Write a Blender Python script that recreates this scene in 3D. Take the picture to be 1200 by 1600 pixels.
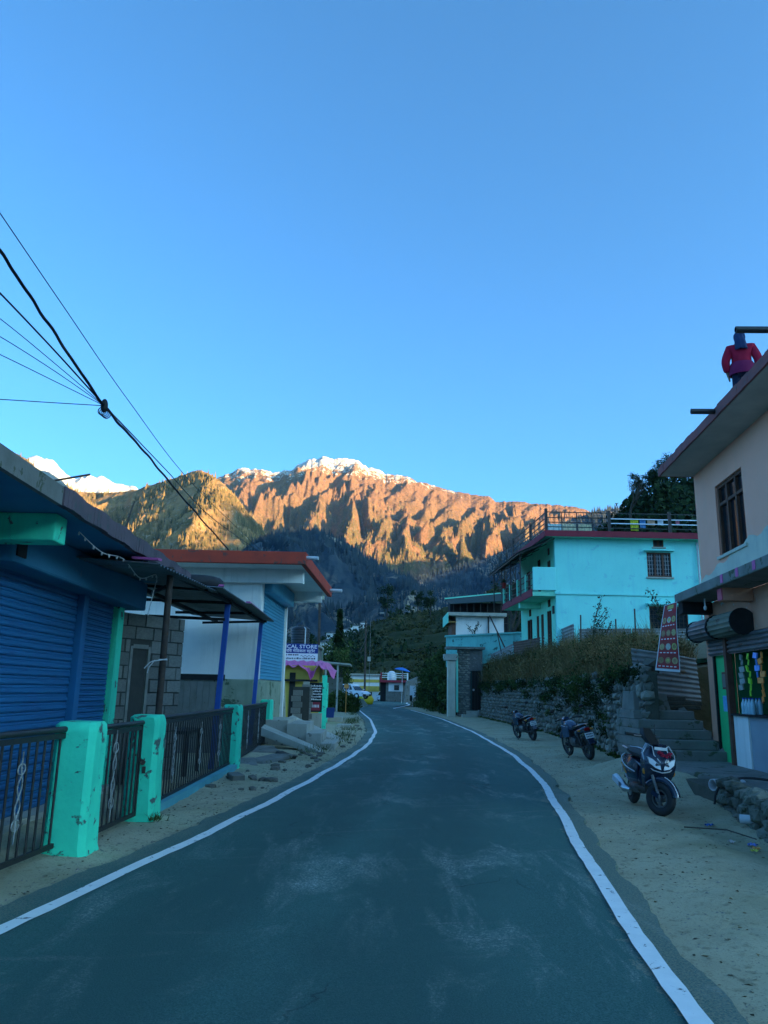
import bpy, bmesh, math, random
import numpy as np
from mathutils import Vector, Matrix
for o in list(bpy.data.objects): bpy.data.objects.remove(o, do_unlink=True)
scene = bpy.context.scene
COL = scene.collection
R = math.radians
# ------------------------------------------------------------------ camera
F = 1200.0; PITCH = math.atan(280 / 1200.0); ROLL = R(1.2); EYE = 1.6
cam = bpy.data.cameras.new('camera'); cam.sensor_fit = 'VERTICAL'; cam.sensor_height = 24.0; cam.lens = 24.0 * F / 1600.0
cam.clip_start = 0.1; cam.clip_end = 40000
camo = bpy.data.objects.new('camera', cam); COL.objects.link(camo)
camo.matrix_world = Matrix.Translation((0, 0, EYE)) @ Matrix.Rotation(math.pi / 2 + PITCH, 4, 'X') @ Matrix.Rotation(ROLL, 4, 'Z')
scene.camera = camo
# ------------------------------------------------------------------ sky, sun, exposure
SUN_AZ, SUN_EL = R(116), R(10)          # low sun behind the camera to the right
world = bpy.data.worlds.new('World'); scene.world = world; world.use_nodes = True
wn, wl = world.node_tree.nodes, world.node_tree.links
wn.clear()
wo = wn.new('ShaderNodeOutputWorld'); wb = wn.new('ShaderNodeBackground'); sky = wn.new('ShaderNodeTexSky')
sky.sky_type = 'NISHITA'; sky.sun_disc = False; sky.sun_elevation = SUN_EL; sky.sun_rotation = SUN_AZ
sky.altitude = 2200; sky.air_density = 0.6; sky.dust_density = 10.0; sky.ozone_density = 6.0
wt = wn.new('ShaderNodeMix'); wt.data_type = 'RGBA'; wt.blend_type = 'MULTIPLY'; wt.inputs[0].default_value = 1.0
wt.inputs[7].default_value = (0.80, 1.05, 0.82, 1)     # the photograph's cool white balance, the same over the whole sky
wl.new(sky.outputs[0], wt.inputs[6]); wl.new(wt.outputs[2], wb.inputs[0]); wl.new(wb.outputs[0], wo.inputs[0])
wb.inputs[1].default_value = 0.15
sl = bpy.data.lights.new('sun', 'SUN'); sl.energy = 4.7; sl.angle = R(0.4); sl.color = (1.0, 0.62, 0.26)
so = bpy.data.objects.new('sun', sl); COL.objects.link(so)
SUNV = Vector((math.sin(SUN_AZ) * math.cos(SUN_EL), math.cos(SUN_AZ) * math.cos(SUN_EL), math.sin(SUN_EL)))
so.rotation_euler = SUNV.to_track_quat('Z', 'Y').to_euler()
scene.view_settings.view_transform = 'Standard'; scene.view_settings.look = 'None'
scene.view_settings.gamma = 1.0; scene.view_settings.use_curve_mapping = False
scene.view_settings.exposure = 2.46
scene.cycles.use_denoising = True
scene.cycles.max_bounces = 6; scene.cycles.diffuse_bounces = 3; scene.cycles.glossy_bounces = 3; scene.cycles.transparent_max_bounces = 6
scene.cycles.sample_clamp_indirect = 8.0

# ------------------------------------------------------------------ helpers
HAZE = 2.3e-5
rnd = random.Random(7)
def ray(x, y):
    a, b, c = (x - 600) / F, (800 - y) / F, -1.0
    a, b = a * math.cos(ROLL) - b * math.sin(ROLL), a * math.sin(ROLL) + b * math.cos(ROLL)
    t = math.pi / 2 + PITCH
    return (a, b * math.cos(t) - c * math.sin(t), b * math.sin(t) + c * math.cos(t))
def at(x, y, Y):
    d = ray(x, y); s = Y / d[1]; return Vector((d[0] * s, Y, EYE + d[2] * s))
def G(x, y, z=0.0):
    d = ray(x, y); s = (z - EYE) / d[2]; return Vector((d[0] * s, d[1] * s, z))

def _hash(ix, iy, seed):
    h = (ix.astype(np.int64) * 374761393 + iy.astype(np.int64) * 668265263 + seed * 974634777) & 0xffffffff
    h = ((h ^ (h >> 13)) * 1274126177) & 0xffffffff
    return ((h ^ (h >> 16)) & 0xffff) / 65535.0
def perlin(x, y, seed=0):
    x = np.asarray(x, float); y = np.asarray(y, float)
    ix = np.floor(x); iy = np.floor(y); fx = x - ix; fy = y - iy
    u = fx * fx * fx * (fx * (fx * 6 - 15) + 10); v = fy * fy * fy * (fy * (fy * 6 - 15) + 10)
    def g(dx, dy):
        a = _hash(ix + dx, iy + dy, seed) * 2 * np.pi
        return np.cos(a) * (fx - dx) + np.sin(a) * (fy - dy)
    n0 = g(0, 0) * (1 - u) + g(1, 0) * u; n1 = g(0, 1) * (1 - u) + g(1, 1) * u
    return (n0 * (1 - v) + n1 * v) * 1.5
def fbm(x, y, o=4, seed=0, gain=0.5):
    s = 0; a = 1.0; f = 1.0
    for i in range(o):
        s = s + a * perlin(x * f, y * f, seed + i * 17); a *= gain; f *= 2.03
    return s
def ridged(x, y, o=4, seed=0, gain=0.5):
    s = 0; a = 1.0; f = 1.0
    for i in range(o):
        n = 1 - np.abs(perlin(x * f, y * f, seed + i * 31)); s = s + a * n * n; a *= gain; f *= 2.1
    return s

class MB:
    def __init__(s): s.v = []; s.f = []
    def add(s, vs, fs):
        b = len(s.v); s.v += [tuple(v) for v in vs]; s.f += [tuple(i + b for i in f) for f in fs]; return s
    def hexa(s, p):
        return s.add(p, [(0, 3, 2, 1), (4, 5, 6, 7), (0, 1, 5, 4), (1, 2, 6, 5), (2, 3, 7, 6), (3, 0, 4, 7)])
    def box(s, x0, x1, y0, y1, z0, z1):
        return s.hexa([(x0, y0, z0), (x1, y0, z0), (x1, y1, z0), (x0, y1, z0), (x0, y0, z1), (x1, y0, z1), (x1, y1, z1), (x0, y1, z1)])
    def obox(s, c, size, rz=0, rx=0, ry=0):
        m = Matrix.Translation(c) @ Matrix.Rotation(rz, 4, 'Z') @ Matrix.Rotation(ry, 4, 'Y') @ Matrix.Rotation(rx, 4, 'X')
        a, b, d = size[0] / 2, size[1] / 2, size[2] / 2
        return s.hexa([m @ Vector(p) for p in ((-a, -b, -d), (a, -b, -d), (a, b, -d), (-a, b, -d), (-a, -b, d), (a, -b, d), (a, b, d), (-a, b, d))])
    def bar(s, p0, p1, w, h=None, up=(0, 0, 1)):
        p0 = Vector(p0); p1 = Vector(p1); d = (p1 - p0).normalized(); h = h or w; u = Vector(up)
        if abs(d.dot(u)) > .98: u = Vector((0, 1, 0))
        a = d.cross(u).normalized() * w / 2; b = a.cross(d).normalized() * h / 2
        return s.hexa([p0 - a - b, p0 + a - b, p0 + a + b, p0 - a + b, p1 - a - b, p1 + a - b, p1 + a + b, p1 - a + b])
    def cyl(s, p0, p1, r0, r1=None, n=10, caps=True):
        return s.tube([p0, p1], [r0, r0 if r1 is None else r1], n, caps)
    def tube(s, pts, r, n=8, caps=True):
        pts = [Vector(p) for p in pts]; k = len(pts)
        rr = r if isinstance(r, (list, tuple)) else [r] * k
        vs = []; fs = []; pa = None
        for i in range(k):
            d = (pts[min(i + 1, k - 1)] - pts[max(i - 1, 0)])
            d = d.normalized() if d.length > 1e-9 else Vector((0, 0, 1))
            if pa is None:
                u = Vector((0, 0, 1)) if abs(d.z) < .9 else Vector((1, 0, 0))
                a = d.cross(u).normalized()
            else:
                a = (pa - d * pa.dot(d)).normalized()
            pa = a; b = d.cross(a)
            for j in range(n):
                t = 2 * math.pi * j / n; vs.append(pts[i] + (a * math.cos(t) + b * math.sin(t)) * rr[i])
        for i in range(k - 1):
            for j in range(n):
                fs.append((i * n + j, i * n + (j + 1) % n, (i + 1) * n + (j + 1) % n, (i + 1) * n + j))
        if caps: fs.append(tuple(range(n))[::-1]); fs.append(tuple((k - 1) * n + j for j in range(n)))
        return s.add(vs, fs)
    def lathe(s, c, prof, n=16, axis='Z'):
        vs = []; k = len(prof); c = Vector(c); fs = []
        for r, h in prof:
            for j in range(n):
                t = 2 * math.pi * j / n; p = (r * math.cos(t), r * math.sin(t), h)
                if axis == 'X': p = (p[2], p[0], p[1])
                if axis == 'Y': p = (p[0], p[2], p[1])
                vs.append(c + Vector(p))
        for i in range(k - 1):
            for j in range(n): fs.append((i * n + j, i * n + (j + 1) % n, (i + 1) * n + (j + 1) % n, (i + 1) * n + j))
        if prof[0][0] > 1e-6: fs.append(tuple(range(n))[::-1])
        if prof[-1][0] > 1e-6: fs.append(tuple((k - 1) * n + j for j in range(n)))
        return s.add(vs, fs)
    def torus(s, c, R0, r, n=24, m=10, axis='X', flat=1.0):
        prof = []
        vs = []; fs = []; c = Vector(c)
        for i in range(n):
            t = 2 * math.pi * i / n
            for j in range(m):
                q = 2 * math.pi * j / m; rad = R0 + r * math.cos(q); h = r * flat * math.sin(q)
                p = {'X': (h, rad * math.cos(t), rad * math.sin(t)), 'Y': (rad * math.cos(t), h, rad * math.sin(t)), 'Z': (rad * math.cos(t), rad * math.sin(t), h)}[axis]
                vs.append(c + Vector(p))
        for i in range(n):
            for j in range(m):
                fs.append((i * m + j, ((i + 1) % n) * m + j, ((i + 1) % n) * m + (j + 1) % m, i * m + (j + 1) % m))
        return s.add(vs, fs)
    def ell(s, c, rad, nu=12, nv=8, rot=None):
        c = Vector(c); vs = []; fs = []
        for i in range(nv + 1):
            a = math.pi * i / nv
            for j in range(nu):
                t = 2 * math.pi * j / nu
                p = Vector((rad[0] * math.sin(a) * math.cos(t), rad[1] * math.sin(a) * math.sin(t), rad[2] * math.cos(a)))
                if rot is not None: p = rot @ p
                vs.append(c + p)
        for i in range(nv):
            for j in range(nu): fs.append((i * nu + j, (i + 1) * nu + j, (i + 1) * nu + (j + 1) % nu, i * nu + (j + 1) % nu))
        return s.add(vs, fs)
    def loft(s, rings, caps=True, closed=True):
        n = len(rings[0]); vs = [p for r in rings for p in r]; fs = []
        for i in range(len(rings) - 1):
            for j in range(n if closed else n - 1):
                fs.append((i * n + j, i * n + (j + 1) % n, (i + 1) * n + (j + 1) % n, (i + 1) * n + j))
        if caps: fs.append(tuple(range(n))[::-1]); fs.append(tuple((len(rings) - 1) * n + j for j in range(n)))
        return s.add(vs, fs)
    def prism(s, poly, a0, a1, axis='X'):
        m = {'X': lambda p, a: (a, p[0], p[1]), 'Y': lambda p, a: (p[0], a, p[1]), 'Z': lambda p, a: (p[0], p[1], a)}[axis]
        return s.loft([[m(p, a0) for p in poly], [m(p, a1) for p in poly]])
    def corrugated(s, p0, pu, pv, waves, amp, nv=1, th=0.004, jit=0.0):
        """sheet from corner p0 spanned by pu (across the waves) and pv (along them)"""
        p0, pu, pv = Vector(p0), Vector(pu), Vector(pv); nn = pu.cross(pv).normalized(); n = waves * 6
        for side in (0, 1):
            vs = []; fs = []
            for j in range(nv + 1):
                for i in range(n + 1):
                    a = i / n; b = j / nv
                    vs.append(p0 + pu * a + pv * b + nn * (amp * math.sin(2 * math.pi * waves * a) + side * th + jit * math.sin(3.1 * a * 2 + b * 4)))
            for j in range(nv):
                for i in range(n):
                    q = (j * (n + 1) + i, j * (n + 1) + i + 1, (j + 1) * (n + 1) + i + 1, (j + 1) * (n + 1) + i)
                    fs.append(q if side else q[::-1])
            s.add(vs, fs)
        return s
    def skew(s, k, y0):
        s.v = [(x + k * (y - y0), y, z) for x, y, z in s.v]; return s
    def xf(s, m):
        s.v = [tuple(m @ Vector(v)) for v in s.v]; return s

ORG = {}
def org(o): return ORG.get(o, Vector((0, 0, 0))) if o is not None else Vector((0, 0, 0))
def link(name, data, parent=None):
    o = bpy.data.objects.new(name, data); COL.objects.link(o)
    if parent is not None: o.parent = parent
    return o
def finish(me, mat, smooth=None, recalc=True):
    if recalc:
        bm = bmesh.new(); bm.from_mesh(me); bmesh.ops.recalc_face_normals(bm, faces=bm.faces); bm.to_mesh(me); bm.free()
    if mat: me.materials.append(mat)
    if smooth is not None:
        me.polygons.foreach_set('use_smooth', [True] * len(me.polygons))
        me.set_sharp_from_angle(angle=R(smooth))
    me.update()
def part(name, mb, mat, parent=None, smooth=None, bevel=0, recalc=True):
    """link a builder as ONE mesh object; vertices given in world space (or the thing's own space)"""
    og = org(parent); me = bpy.data.meshes.new(name)
    if parent is None and mb.v:
        xs = np.array(mb.v); og = Vector((float(xs[:, 0].mean()), float(xs[:, 1].mean()), float(xs[:, 2].min())))
    me.from_pydata([(v[0] - og[0], v[1] - og[1], v[2] - og[2]) for v in mb.v], [], mb.f)
    finish(me, mat, smooth, recalc)
    o = link(name, me, parent)
    if parent is None: o.location = og
    ORG[o] = Vector(og)
    if bevel:
        b = o.modifiers.new('bevel', 'BEVEL'); b.width = bevel; b.segments = 2; b.limit_method = 'ANGLE'
    return o
def thing(name, label, cat, loc=(0, 0, 0), group=None):
    o = link(name, None); o.location = loc; o.empty_display_size = .2; ORG[o] = Vector(loc)
    return tag(o, label, cat, group)
def tag(o, label, cat, group=None):
    o['label'] = label; o['category'] = cat
    if group: o['group'] = group
    return o
def struct(o): o['kind'] = 'structure'; return o
def stuff(o, label=None, cat=None):
    o['kind'] = 'stuff'
    if label: o['label'] = label; o['category'] = cat
    return o
def inst(src, parent, loc, rot=(0, 0, 0), scale=(1, 1, 1), mat=None):
    """another object on the same mesh data, placed at a world position under its parent"""
    o = bpy.data.objects.new(src.name.split('.')[0], src.data); COL.objects.link(o)
    if parent is not None: o.parent = parent
    o.location = Vector(loc) - org(parent); o.rotation_euler = rot; o.scale = scale
    return o
def mesh_only(name, mb, mat, smooth=None):
    me = bpy.data.meshes.new(name); me.from_pydata(mb.v, [], mb.f); finish(me, mat, smooth); return me
def put(name, me, parent, loc, rot=(0, 0, 0), scale=(1, 1, 1)):
    o = bpy.data.objects.new(name, me); COL.objects.link(o)
    if parent is not None: o.parent = parent
    o.location = Vector(loc) - org(parent); o.rotation_euler = rot; o.scale = scale
    return o
def copy_tree(o, parent=None):
    c = o.copy(); COL.objects.link(c); c.parent = parent
    for ch in list(o.children): copy_tree(ch, c)
    return c
def quads(name, V, mat, parent=None, k=4):
    """V: (n, k, 3) array of loose quads (leaves, blades) in world space"""
    n = len(V); og = np.array(org(parent)) if parent is not None else V.reshape(-1, 3).mean(0)
    me = bpy.data.meshes.new(name); me.vertices.add(n * k); me.vertices.foreach_set('co', (V - og).reshape(-1))
    me.loops.add(n * k); me.loops.foreach_set('vertex_index', np.arange(n * k)); me.polygons.add(n)
    me.polygons.foreach_set('loop_start', np.arange(n) * k); me.polygons.foreach_set('loop_total', np.full(n, k)); me.update(calc_edges=True)
    me.materials.append(mat); o = link(name, me, parent); ORG[o] = Vector(og)
    if parent is None: o.location = og
    return o
def leaves(C, size, seed=0, asp=0.5, droop=0.0):
    """leaf quads (diamonds) around centres C (n,3); size scalar or (n,)"""
    g = np.random.default_rng(seed); n = len(C); d = g.normal(size=(n, 3)); d[:, 2] -= droop; d /= np.linalg.norm(d, axis=1)[:, None]
    e = g.normal(size=(n, 3)); e = np.cross(d, e); e /= np.linalg.norm(e, axis=1)[:, None] + 1e-9
    s = (np.asarray(size) * np.ones(n) * g.uniform(.6, 1.4, n))[:, None]; nn = np.cross(d, e) * s * .15
    return np.stack([C - d * s * .5, C + e * s * asp * .5 + nn, C + d * s * .5, C - e * s * asp * .5 + nn], 1)
def blades(C, h, w, seed=0, lean=.5):
    g = np.random.default_rng(seed); n = len(C); a = g.uniform(0, 2 * np.pi, n); hh = (np.asarray(h) * g.uniform(.5, 1.3, n))[:, None]
    side = np.stack([np.cos(a), np.sin(a), np.zeros(n)], 1) * w; ln = g.normal(size=(n, 3)) * lean; ln[:, 2] = 1
    tip = C + ln * hh
    return np.stack([C - side, C + side, tip + side * .2, tip - side * .2], 1)

# ------------------------------------------------------------------ materials
def nt(name):
    m = bpy.data.materials.new(name); m.use_nodes = True; t = m.node_tree
    return m, t.nodes, t.links, t.nodes['Principled BSDF']
def N(ns, t, **kw):
    n = ns.new(t)
    for k, v in kw.items(): setattr(n, k, v)
    return n
def coords(ns, ls, objrand=True, world_=False):
    if world_:
        g = ns.new('ShaderNodeNewGeometry'); return g.outputs['Position']
    tc = ns.new('ShaderNodeTexCoord')
    if not objrand: return tc.outputs['Object']
    oi = ns.new('ShaderNodeObjectInfo'); ml = N(ns, 'ShaderNodeMath', operation='MULTIPLY'); ml.inputs[1].default_value = 61.0
    ls.new(oi.outputs['Random'], ml.inputs[0]); va = N(ns, 'ShaderNodeVectorMath', operation='ADD')
    ls.new(tc.outputs['Object'], va.inputs[0]); ls.new(ml.outputs[0], va.inputs[1]); return va.outputs[0]
def noise(ns, ls, co, scale, detail=5, rough=.6, dist=0, stretch=None):
    if stretch:
        mp = N(ns, 'ShaderNodeMapping'); mp.inputs['Scale'].default_value = stretch; ls.new(co, mp.inputs[0]); co = mp.outputs[0]
    n = N(ns, 'ShaderNodeTexNoise'); n.inputs['Scale'].default_value = scale; n.inputs['Detail'].default_value = detail
    n.inputs['Roughness'].default_value = rough; n.inputs['Distortion'].default_value = dist; ls.new(co, n.inputs['Vector']); return n.outputs[0]
def ramp(ns, ls, fac, stops):
    r = ns.new('ShaderNodeValToRGB'); e = r.color_ramp.elements
    while len(e) < len(stops): e.new(.5)
    for i, (p, c) in enumerate(stops):
        e[i].position = p; e[i].color = (c if len(c) == 4 else (*c, 1)) if isinstance(c, (tuple, list)) else (c, c, c, 1)
    ls.new(fac, r.inputs[0]); return r.outputs[0]
def mix(ns, ls, fac, a, b, mode='MIX'):
    m = N(ns, 'ShaderNodeMix', data_type='RGBA', blend_type=mode)
    for i, v in ((0, fac), (6, a), (7, b)):
        if isinstance(v, (int, float)): m.inputs[i].default_value = v
        elif isinstance(v, (tuple, list)): m.inputs[i].default_value = (*v[:3], 1)
        else: ls.new(v, m.inputs[i])
    return m.outputs[2]
def bump(ns, ls, bs, h, strength, dist=.02):
    b = ns.new('ShaderNodeBump'); b.inputs['Strength'].default_value = strength; b.inputs['Distance'].default_value = dist
    ls.new(h, b.inputs['Height']); ls.new(b.outputs[0], bs.inputs['Normal'])
def mk(name, col, col2=None, scale=3.0, rough=.8, bmp=.25, bscale=40, metal=0.0, spec=.3, patch=None, pscale=6.0, pth=.62, streak=None, rand=0.0, coat=0):
    """painted / mineral surface: two tones of noise, optional worn patches and vertical stains, fine relief"""
    m, ns, ls, bs = nt(name); co = coords(ns, ls)
    col2 = col2 or tuple(c * .72 for c in col)
    c = mix(ns, ls, ramp(ns, ls, noise(ns, ls, co, scale, 6), [(.3, 0), (.7, 1)]), col, col2)
    if streak:
        s = ramp(ns, ls, noise(ns, ls, co, 1.6, 7, .7, .5, (3.0, 3.0, .3)), [(.52, 0), (.85, .75)])
        c = mix(ns, ls, s, c, streak)
    h = noise(ns, ls, co, bscale, 4)
    if patch:
        pn = noise(ns, ls, co, pscale, 8, .68, .4)
        pm = ramp(ns, ls, pn, [(pth, 0), (pth + .03, 1)])
        c = mix(ns, ls, pm, c, patch)
        h = mix(ns, ls, .5, h, mix(ns, ls, pm, (1, 1, 1), (0, 0, 0)))
    if rand:
        oi = ns.new('ShaderNodeObjectInfo'); rr = ramp(ns, ls, oi.outputs['Random'], [(0, 1 - rand), (1, 1 + rand)])
        c = mix(ns, ls, 1.0, c, rr, 'MULTIPLY')
    ls.new(c, bs.inputs['Base Color']); bs.inputs['Roughness'].default_value = rough; bs.inputs['Metallic'].default_value = metal
    bs.inputs['Specular IOR Level'].default_value = spec; bs.inputs['Coat Weight'].default_value = coat
    if bmp: bump(ns, ls, bs, h, bmp)
    return m
def leafmat(name, cols, trans=.25):
    m, ns, ls, bs = nt(name); g = ns.new('ShaderNodeNewGeometry')
    c = ramp(ns, ls, g.outputs['Random Per Island'], [(i / (len(cols) - 1), c) for i, c in enumerate(cols)])
    n = noise(ns, ls, g.outputs['Position'], .6, 3); c = mix(ns, ls, 1.0, c, ramp(ns, ls, n, [(.3, .6), (.7, 1.25)]), 'MULTIPLY')
    ls.new(c, bs.inputs['Base Color']); bs.inputs['Roughness'].default_value = .75; bs.inputs['Specular IOR Level'].default_value = .15
    return m
def glassy(name, col, rough=.08, spec=.5):
    m, ns, ls, bs = nt(name); bs.inputs['Base Color'].default_value = (*col, 1); bs.inputs['Roughness'].default_value = rough
    bs.inputs['Specular IOR Level'].default_value = spec; return m
# ------------------------------------------------------------------ mountains
def terrain_mat(name, mode):
    m, ns, ls, bs = nt(name); g = ns.new('ShaderNodeNewGeometry'); P = g.outputs['Position']
    sp = N(ns, 'ShaderNodeSeparateXYZ'); ls.new(P, sp.inputs[0]); sn = N(ns, 'ShaderNodeSeparateXYZ'); ls.new(g.outputs['Normal'], sn.inputs[0])
    big = noise(ns, ls, P, .004, 6, .6); mid = noise(ns, ls, P, .02, 6, .65); fine = noise(ns, ls, P, .09, 6, .7)
    if mode == 'main':
        c = mix(ns, ls, ramp(ns, ls, mid, [(.35, 0), (.65, 1)]), (.31, .17, .085), (.20, .11, .06))
        c = mix(ns, ls, ramp(ns, ls, fine, [(.45, 0), (.6, .8)]), c, (.13, .09, .055))
        # forest low down, in patches
        zt = N(ns, 'ShaderNodeMapRange'); zt.inputs[1].default_value = 1250; zt.inputs[2].default_value = 700; ls.new(sp.outputs[2], zt.inputs[0])
        f = N(ns, 'ShaderNodeMath', operation='MULTIPLY'); ls.new(zt.outputs[0], f.inputs[0]); ls.new(ramp(ns, ls, big, [(.42, 0), (.5, 1)]), f.inputs[1])
        f2 = N(ns, 'ShaderNodeMath', operation='MULTIPLY'); ls.new(f.outputs[0], f2.inputs[0]); ls.new(ramp(ns, ls, fine, [(.38, 0), (.5, 1)]), f2.inputs[1])
        c = mix(ns, ls, f2.outputs[0], c, (.11, .10, .04))
        # snow near the crest
        a = N(ns, 'ShaderNodeMath', operation='MULTIPLY_ADD'); a.inputs[1].default_value = 760; ls.new(mid, a.inputs[0]); ls.new(sp.outputs[2], a.inputs[2])
        b = N(ns, 'ShaderNodeMath', operation='MULTIPLY_ADD'); b.inputs[1].default_value = 560; ls.new(fine, b.inputs[0]); ls.new(a.outputs[0], b.inputs[2])
        s = N(ns, 'ShaderNodeMapRange'); s.inputs[1].default_value = SNOW0; s.inputs[2].default_value = SNOW0 + 40; ls.new(b.outputs[0], s.inputs[0])
        c = mix(ns, ls, s.outputs[0], c, (.62, .6, .52))
    elif mode == 'snow':
        c = mix(ns, ls, ramp(ns, ls, mid, [(.56, 0), (.68, 1)]), (.6, .58, .5), (.3, .22, .15))
    elif mode == 'ridge':
        c = mix(ns, ls, ramp(ns, ls, mid, [(.35, 0), (.6, 1)]), (.46, .28, .115), (.30, .19, .085))
        c = mix(ns, ls, ramp(ns, ls, noise(ns, ls, P, .012, 6, .7), [(.46, 0), (.56, .85)]), c, (.17, .13, .055))
        c = mix(ns, ls, ramp(ns, ls, fine, [(.56, 0), (.64, .7)]), c, (.42, .35, .26))
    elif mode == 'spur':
        c = mix(ns, ls, ramp(ns, ls, big, [(.45, 0), (.6, 1)]), (.04, .065, .08), (.09, .11, .115))  # blue shade tone put into the spur's ground colours
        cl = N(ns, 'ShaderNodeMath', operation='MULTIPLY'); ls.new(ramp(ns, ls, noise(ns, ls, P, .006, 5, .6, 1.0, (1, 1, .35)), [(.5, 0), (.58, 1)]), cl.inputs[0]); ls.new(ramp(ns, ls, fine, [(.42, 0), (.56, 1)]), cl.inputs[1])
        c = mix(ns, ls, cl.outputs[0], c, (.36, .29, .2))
    elif mode == 'hill':
        c = mix(ns, ls, ramp(ns, ls, noise(ns, ls, P, .06, 6, .65), [(.35, 0), (.65, 1)]), (.04, .05, .022), (.085, .075, .034))
        st = N(ns, 'ShaderNodeMath', operation='ABSOLUTE'); ls.new(sn.outputs[2], st.inputs[0])
        c = mix(ns, ls, ramp(ns, ls, st.outputs[0], [(.9, 0), (.97, .8)]), c, (.12, .11, .045))
    ls.new(c, bs.inputs['Base Color']); bs.inputs['Roughness'].default_value = .95; bs.inputs['Specular IOR Level'].default_value = .05
    bump(ns, ls, bs, fine if mode == 'hill' else noise(ns, ls, P, .035, 9, .72, .3), .8, {'hill': .8, 'main': 26.0, 'snow': 20.0}.get(mode, 12.0))
    return m
SNOW0 = 2090
def crest_at(pts, x):
    xs = [p[0] for p in pts]; return np.interp(x, xs, [p[1] for p in pts])
def mountain(name, pts, D, B, mat, cols, rows, amp, wl_, skew, seed, back=.35, gpow=1.25, jag=2.0, zb=0.0, steps=0, winpow=.7, fall=.55, rough=.10, ani=3.2, spurs=None, spur_amp=0, spur_w=50):
    """height field with real depth: crest at distance D(px), foot at distance B(px), gullies running down it"""
    px = np.linspace(pts[0][0], pts[-1][0], cols); py = crest_at(pts, px) + jag * fbm(px / 14.0, px * 0 + seed, 5, seed, .6)
    Dx = D(px); Bx = B(px)
    cr = np.array([at(a, b, d) for a, b, d in zip(px, py, Dx)]); fo = np.array([at(a, b, d) for a, b, d in zip(px, py, Bx)])
    nb = max(3, int(rows * back)); v = np.concatenate([np.linspace(0, 1, rows), 1 + np.linspace(0, 1, nb + 1)[1:] * .6])
    V = v[:, None]; X = fo[None, :, 0] + (cr[:, 0] - fo[:, 0])[None] * V; Y = fo[None, :, 1] + (cr[:, 1] - fo[:, 1])[None] * V
    Zc = cr[None, :, 2]
    Z = np.where(V <= 1, zb + (Zc - zb) * np.clip(V, 0, 1) ** gpow, Zc - (V - 1) * Zc * 1.15)
    L = (Dx - Bx)[None] * V; U = X - skew(px)[None] * L
    wu = U + wl_ * .4 * fbm(X / wl_ * .55, Y / wl_ * .55, 3, seed + 5)
    n = ridged(wu / wl_, L / (wl_ * ani), 5, seed, .52) - 1.15
    win = np.clip(V, 0, 1) ** winpow * np.clip(np.abs(1 - V) * 3.2, 0, 1) ** fall
    Z = Z + amp * n * win + amp * rough * fbm(U / wl_ * 3.2, L / wl_ * 2.0, 5, seed + 9, .58) * np.clip(win + .12, 0, 1)
    if spurs:
        eyx = (X / Y); ey = (Z - EYE) / Y; PX = 600 + 1233 * eyx; PY = 1080 - 1233 * (ey * 1.0)
        PX = PX + 20 * fbm(PX / 75, PY / 75, 3, seed + 3); S = np.zeros_like(Z)
        for sp_, w_ in spurs:
            yy_ = np.array([q[1] for q in sp_], float); xx_ = np.array([q[0] for q in sp_], float); xc = np.interp(PY, yy_, xx_); ww = spur_w * w_ * (1 + .25 * np.clip((PY - yy_[0]) / 100, 0, 1.5))
            S = np.maximum(S, np.clip(1 - np.abs(PX - xc) / ww, 0, 1) ** .9 * np.clip((yy_[-1] + 60 - PY) / 90, 0, 1))
        Z = Z + spur_amp * (S - .45) * np.clip(V, 0, 1) ** .6 * np.clip(np.abs(1 - V) * 2.6, 0, 1) ** 1.25
    if steps:
        st = steps * (1 + .2 * np.sin(X / 90)); q = Z / st + .35 * fbm(X / 60, Y / 60, 3, seed + 2); fr = q - np.floor(q)
        Z = Z - (fr - np.clip((fr - .55) / .45, 0, 1)) * st * .85
    nr = len(v); verts = np.stack([X, Y, Z], 2).reshape(-1, 3)
    idx = np.arange(nr * cols).reshape(nr, cols)
    q = np.stack([idx[:-1, :-1], idx[:-1, 1:], idx[1:, 1:], idx[1:, :-1]], 2).reshape(-1, 4)
    me = bpy.data.meshes.new(name); me.vertices.add(len(verts)); me.vertices.foreach_set('co', verts.reshape(-1))
    me.loops.add(q.size); me.loops.foreach_set('vertex_index', q.reshape(-1)); me.polygons.add(len(q))
    me.polygons.foreach_set('loop_start', np.arange(len(q)) * 4); me.polygons.foreach_set('loop_total', np.full(len(q), 4)); me.update(calc_edges=True)
    me.polygons.foreach_set('use_smooth', [True] * len(q)); me.materials.append(mat)
    o = struct(link(name, me)); return o, X, Y, Z
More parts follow.
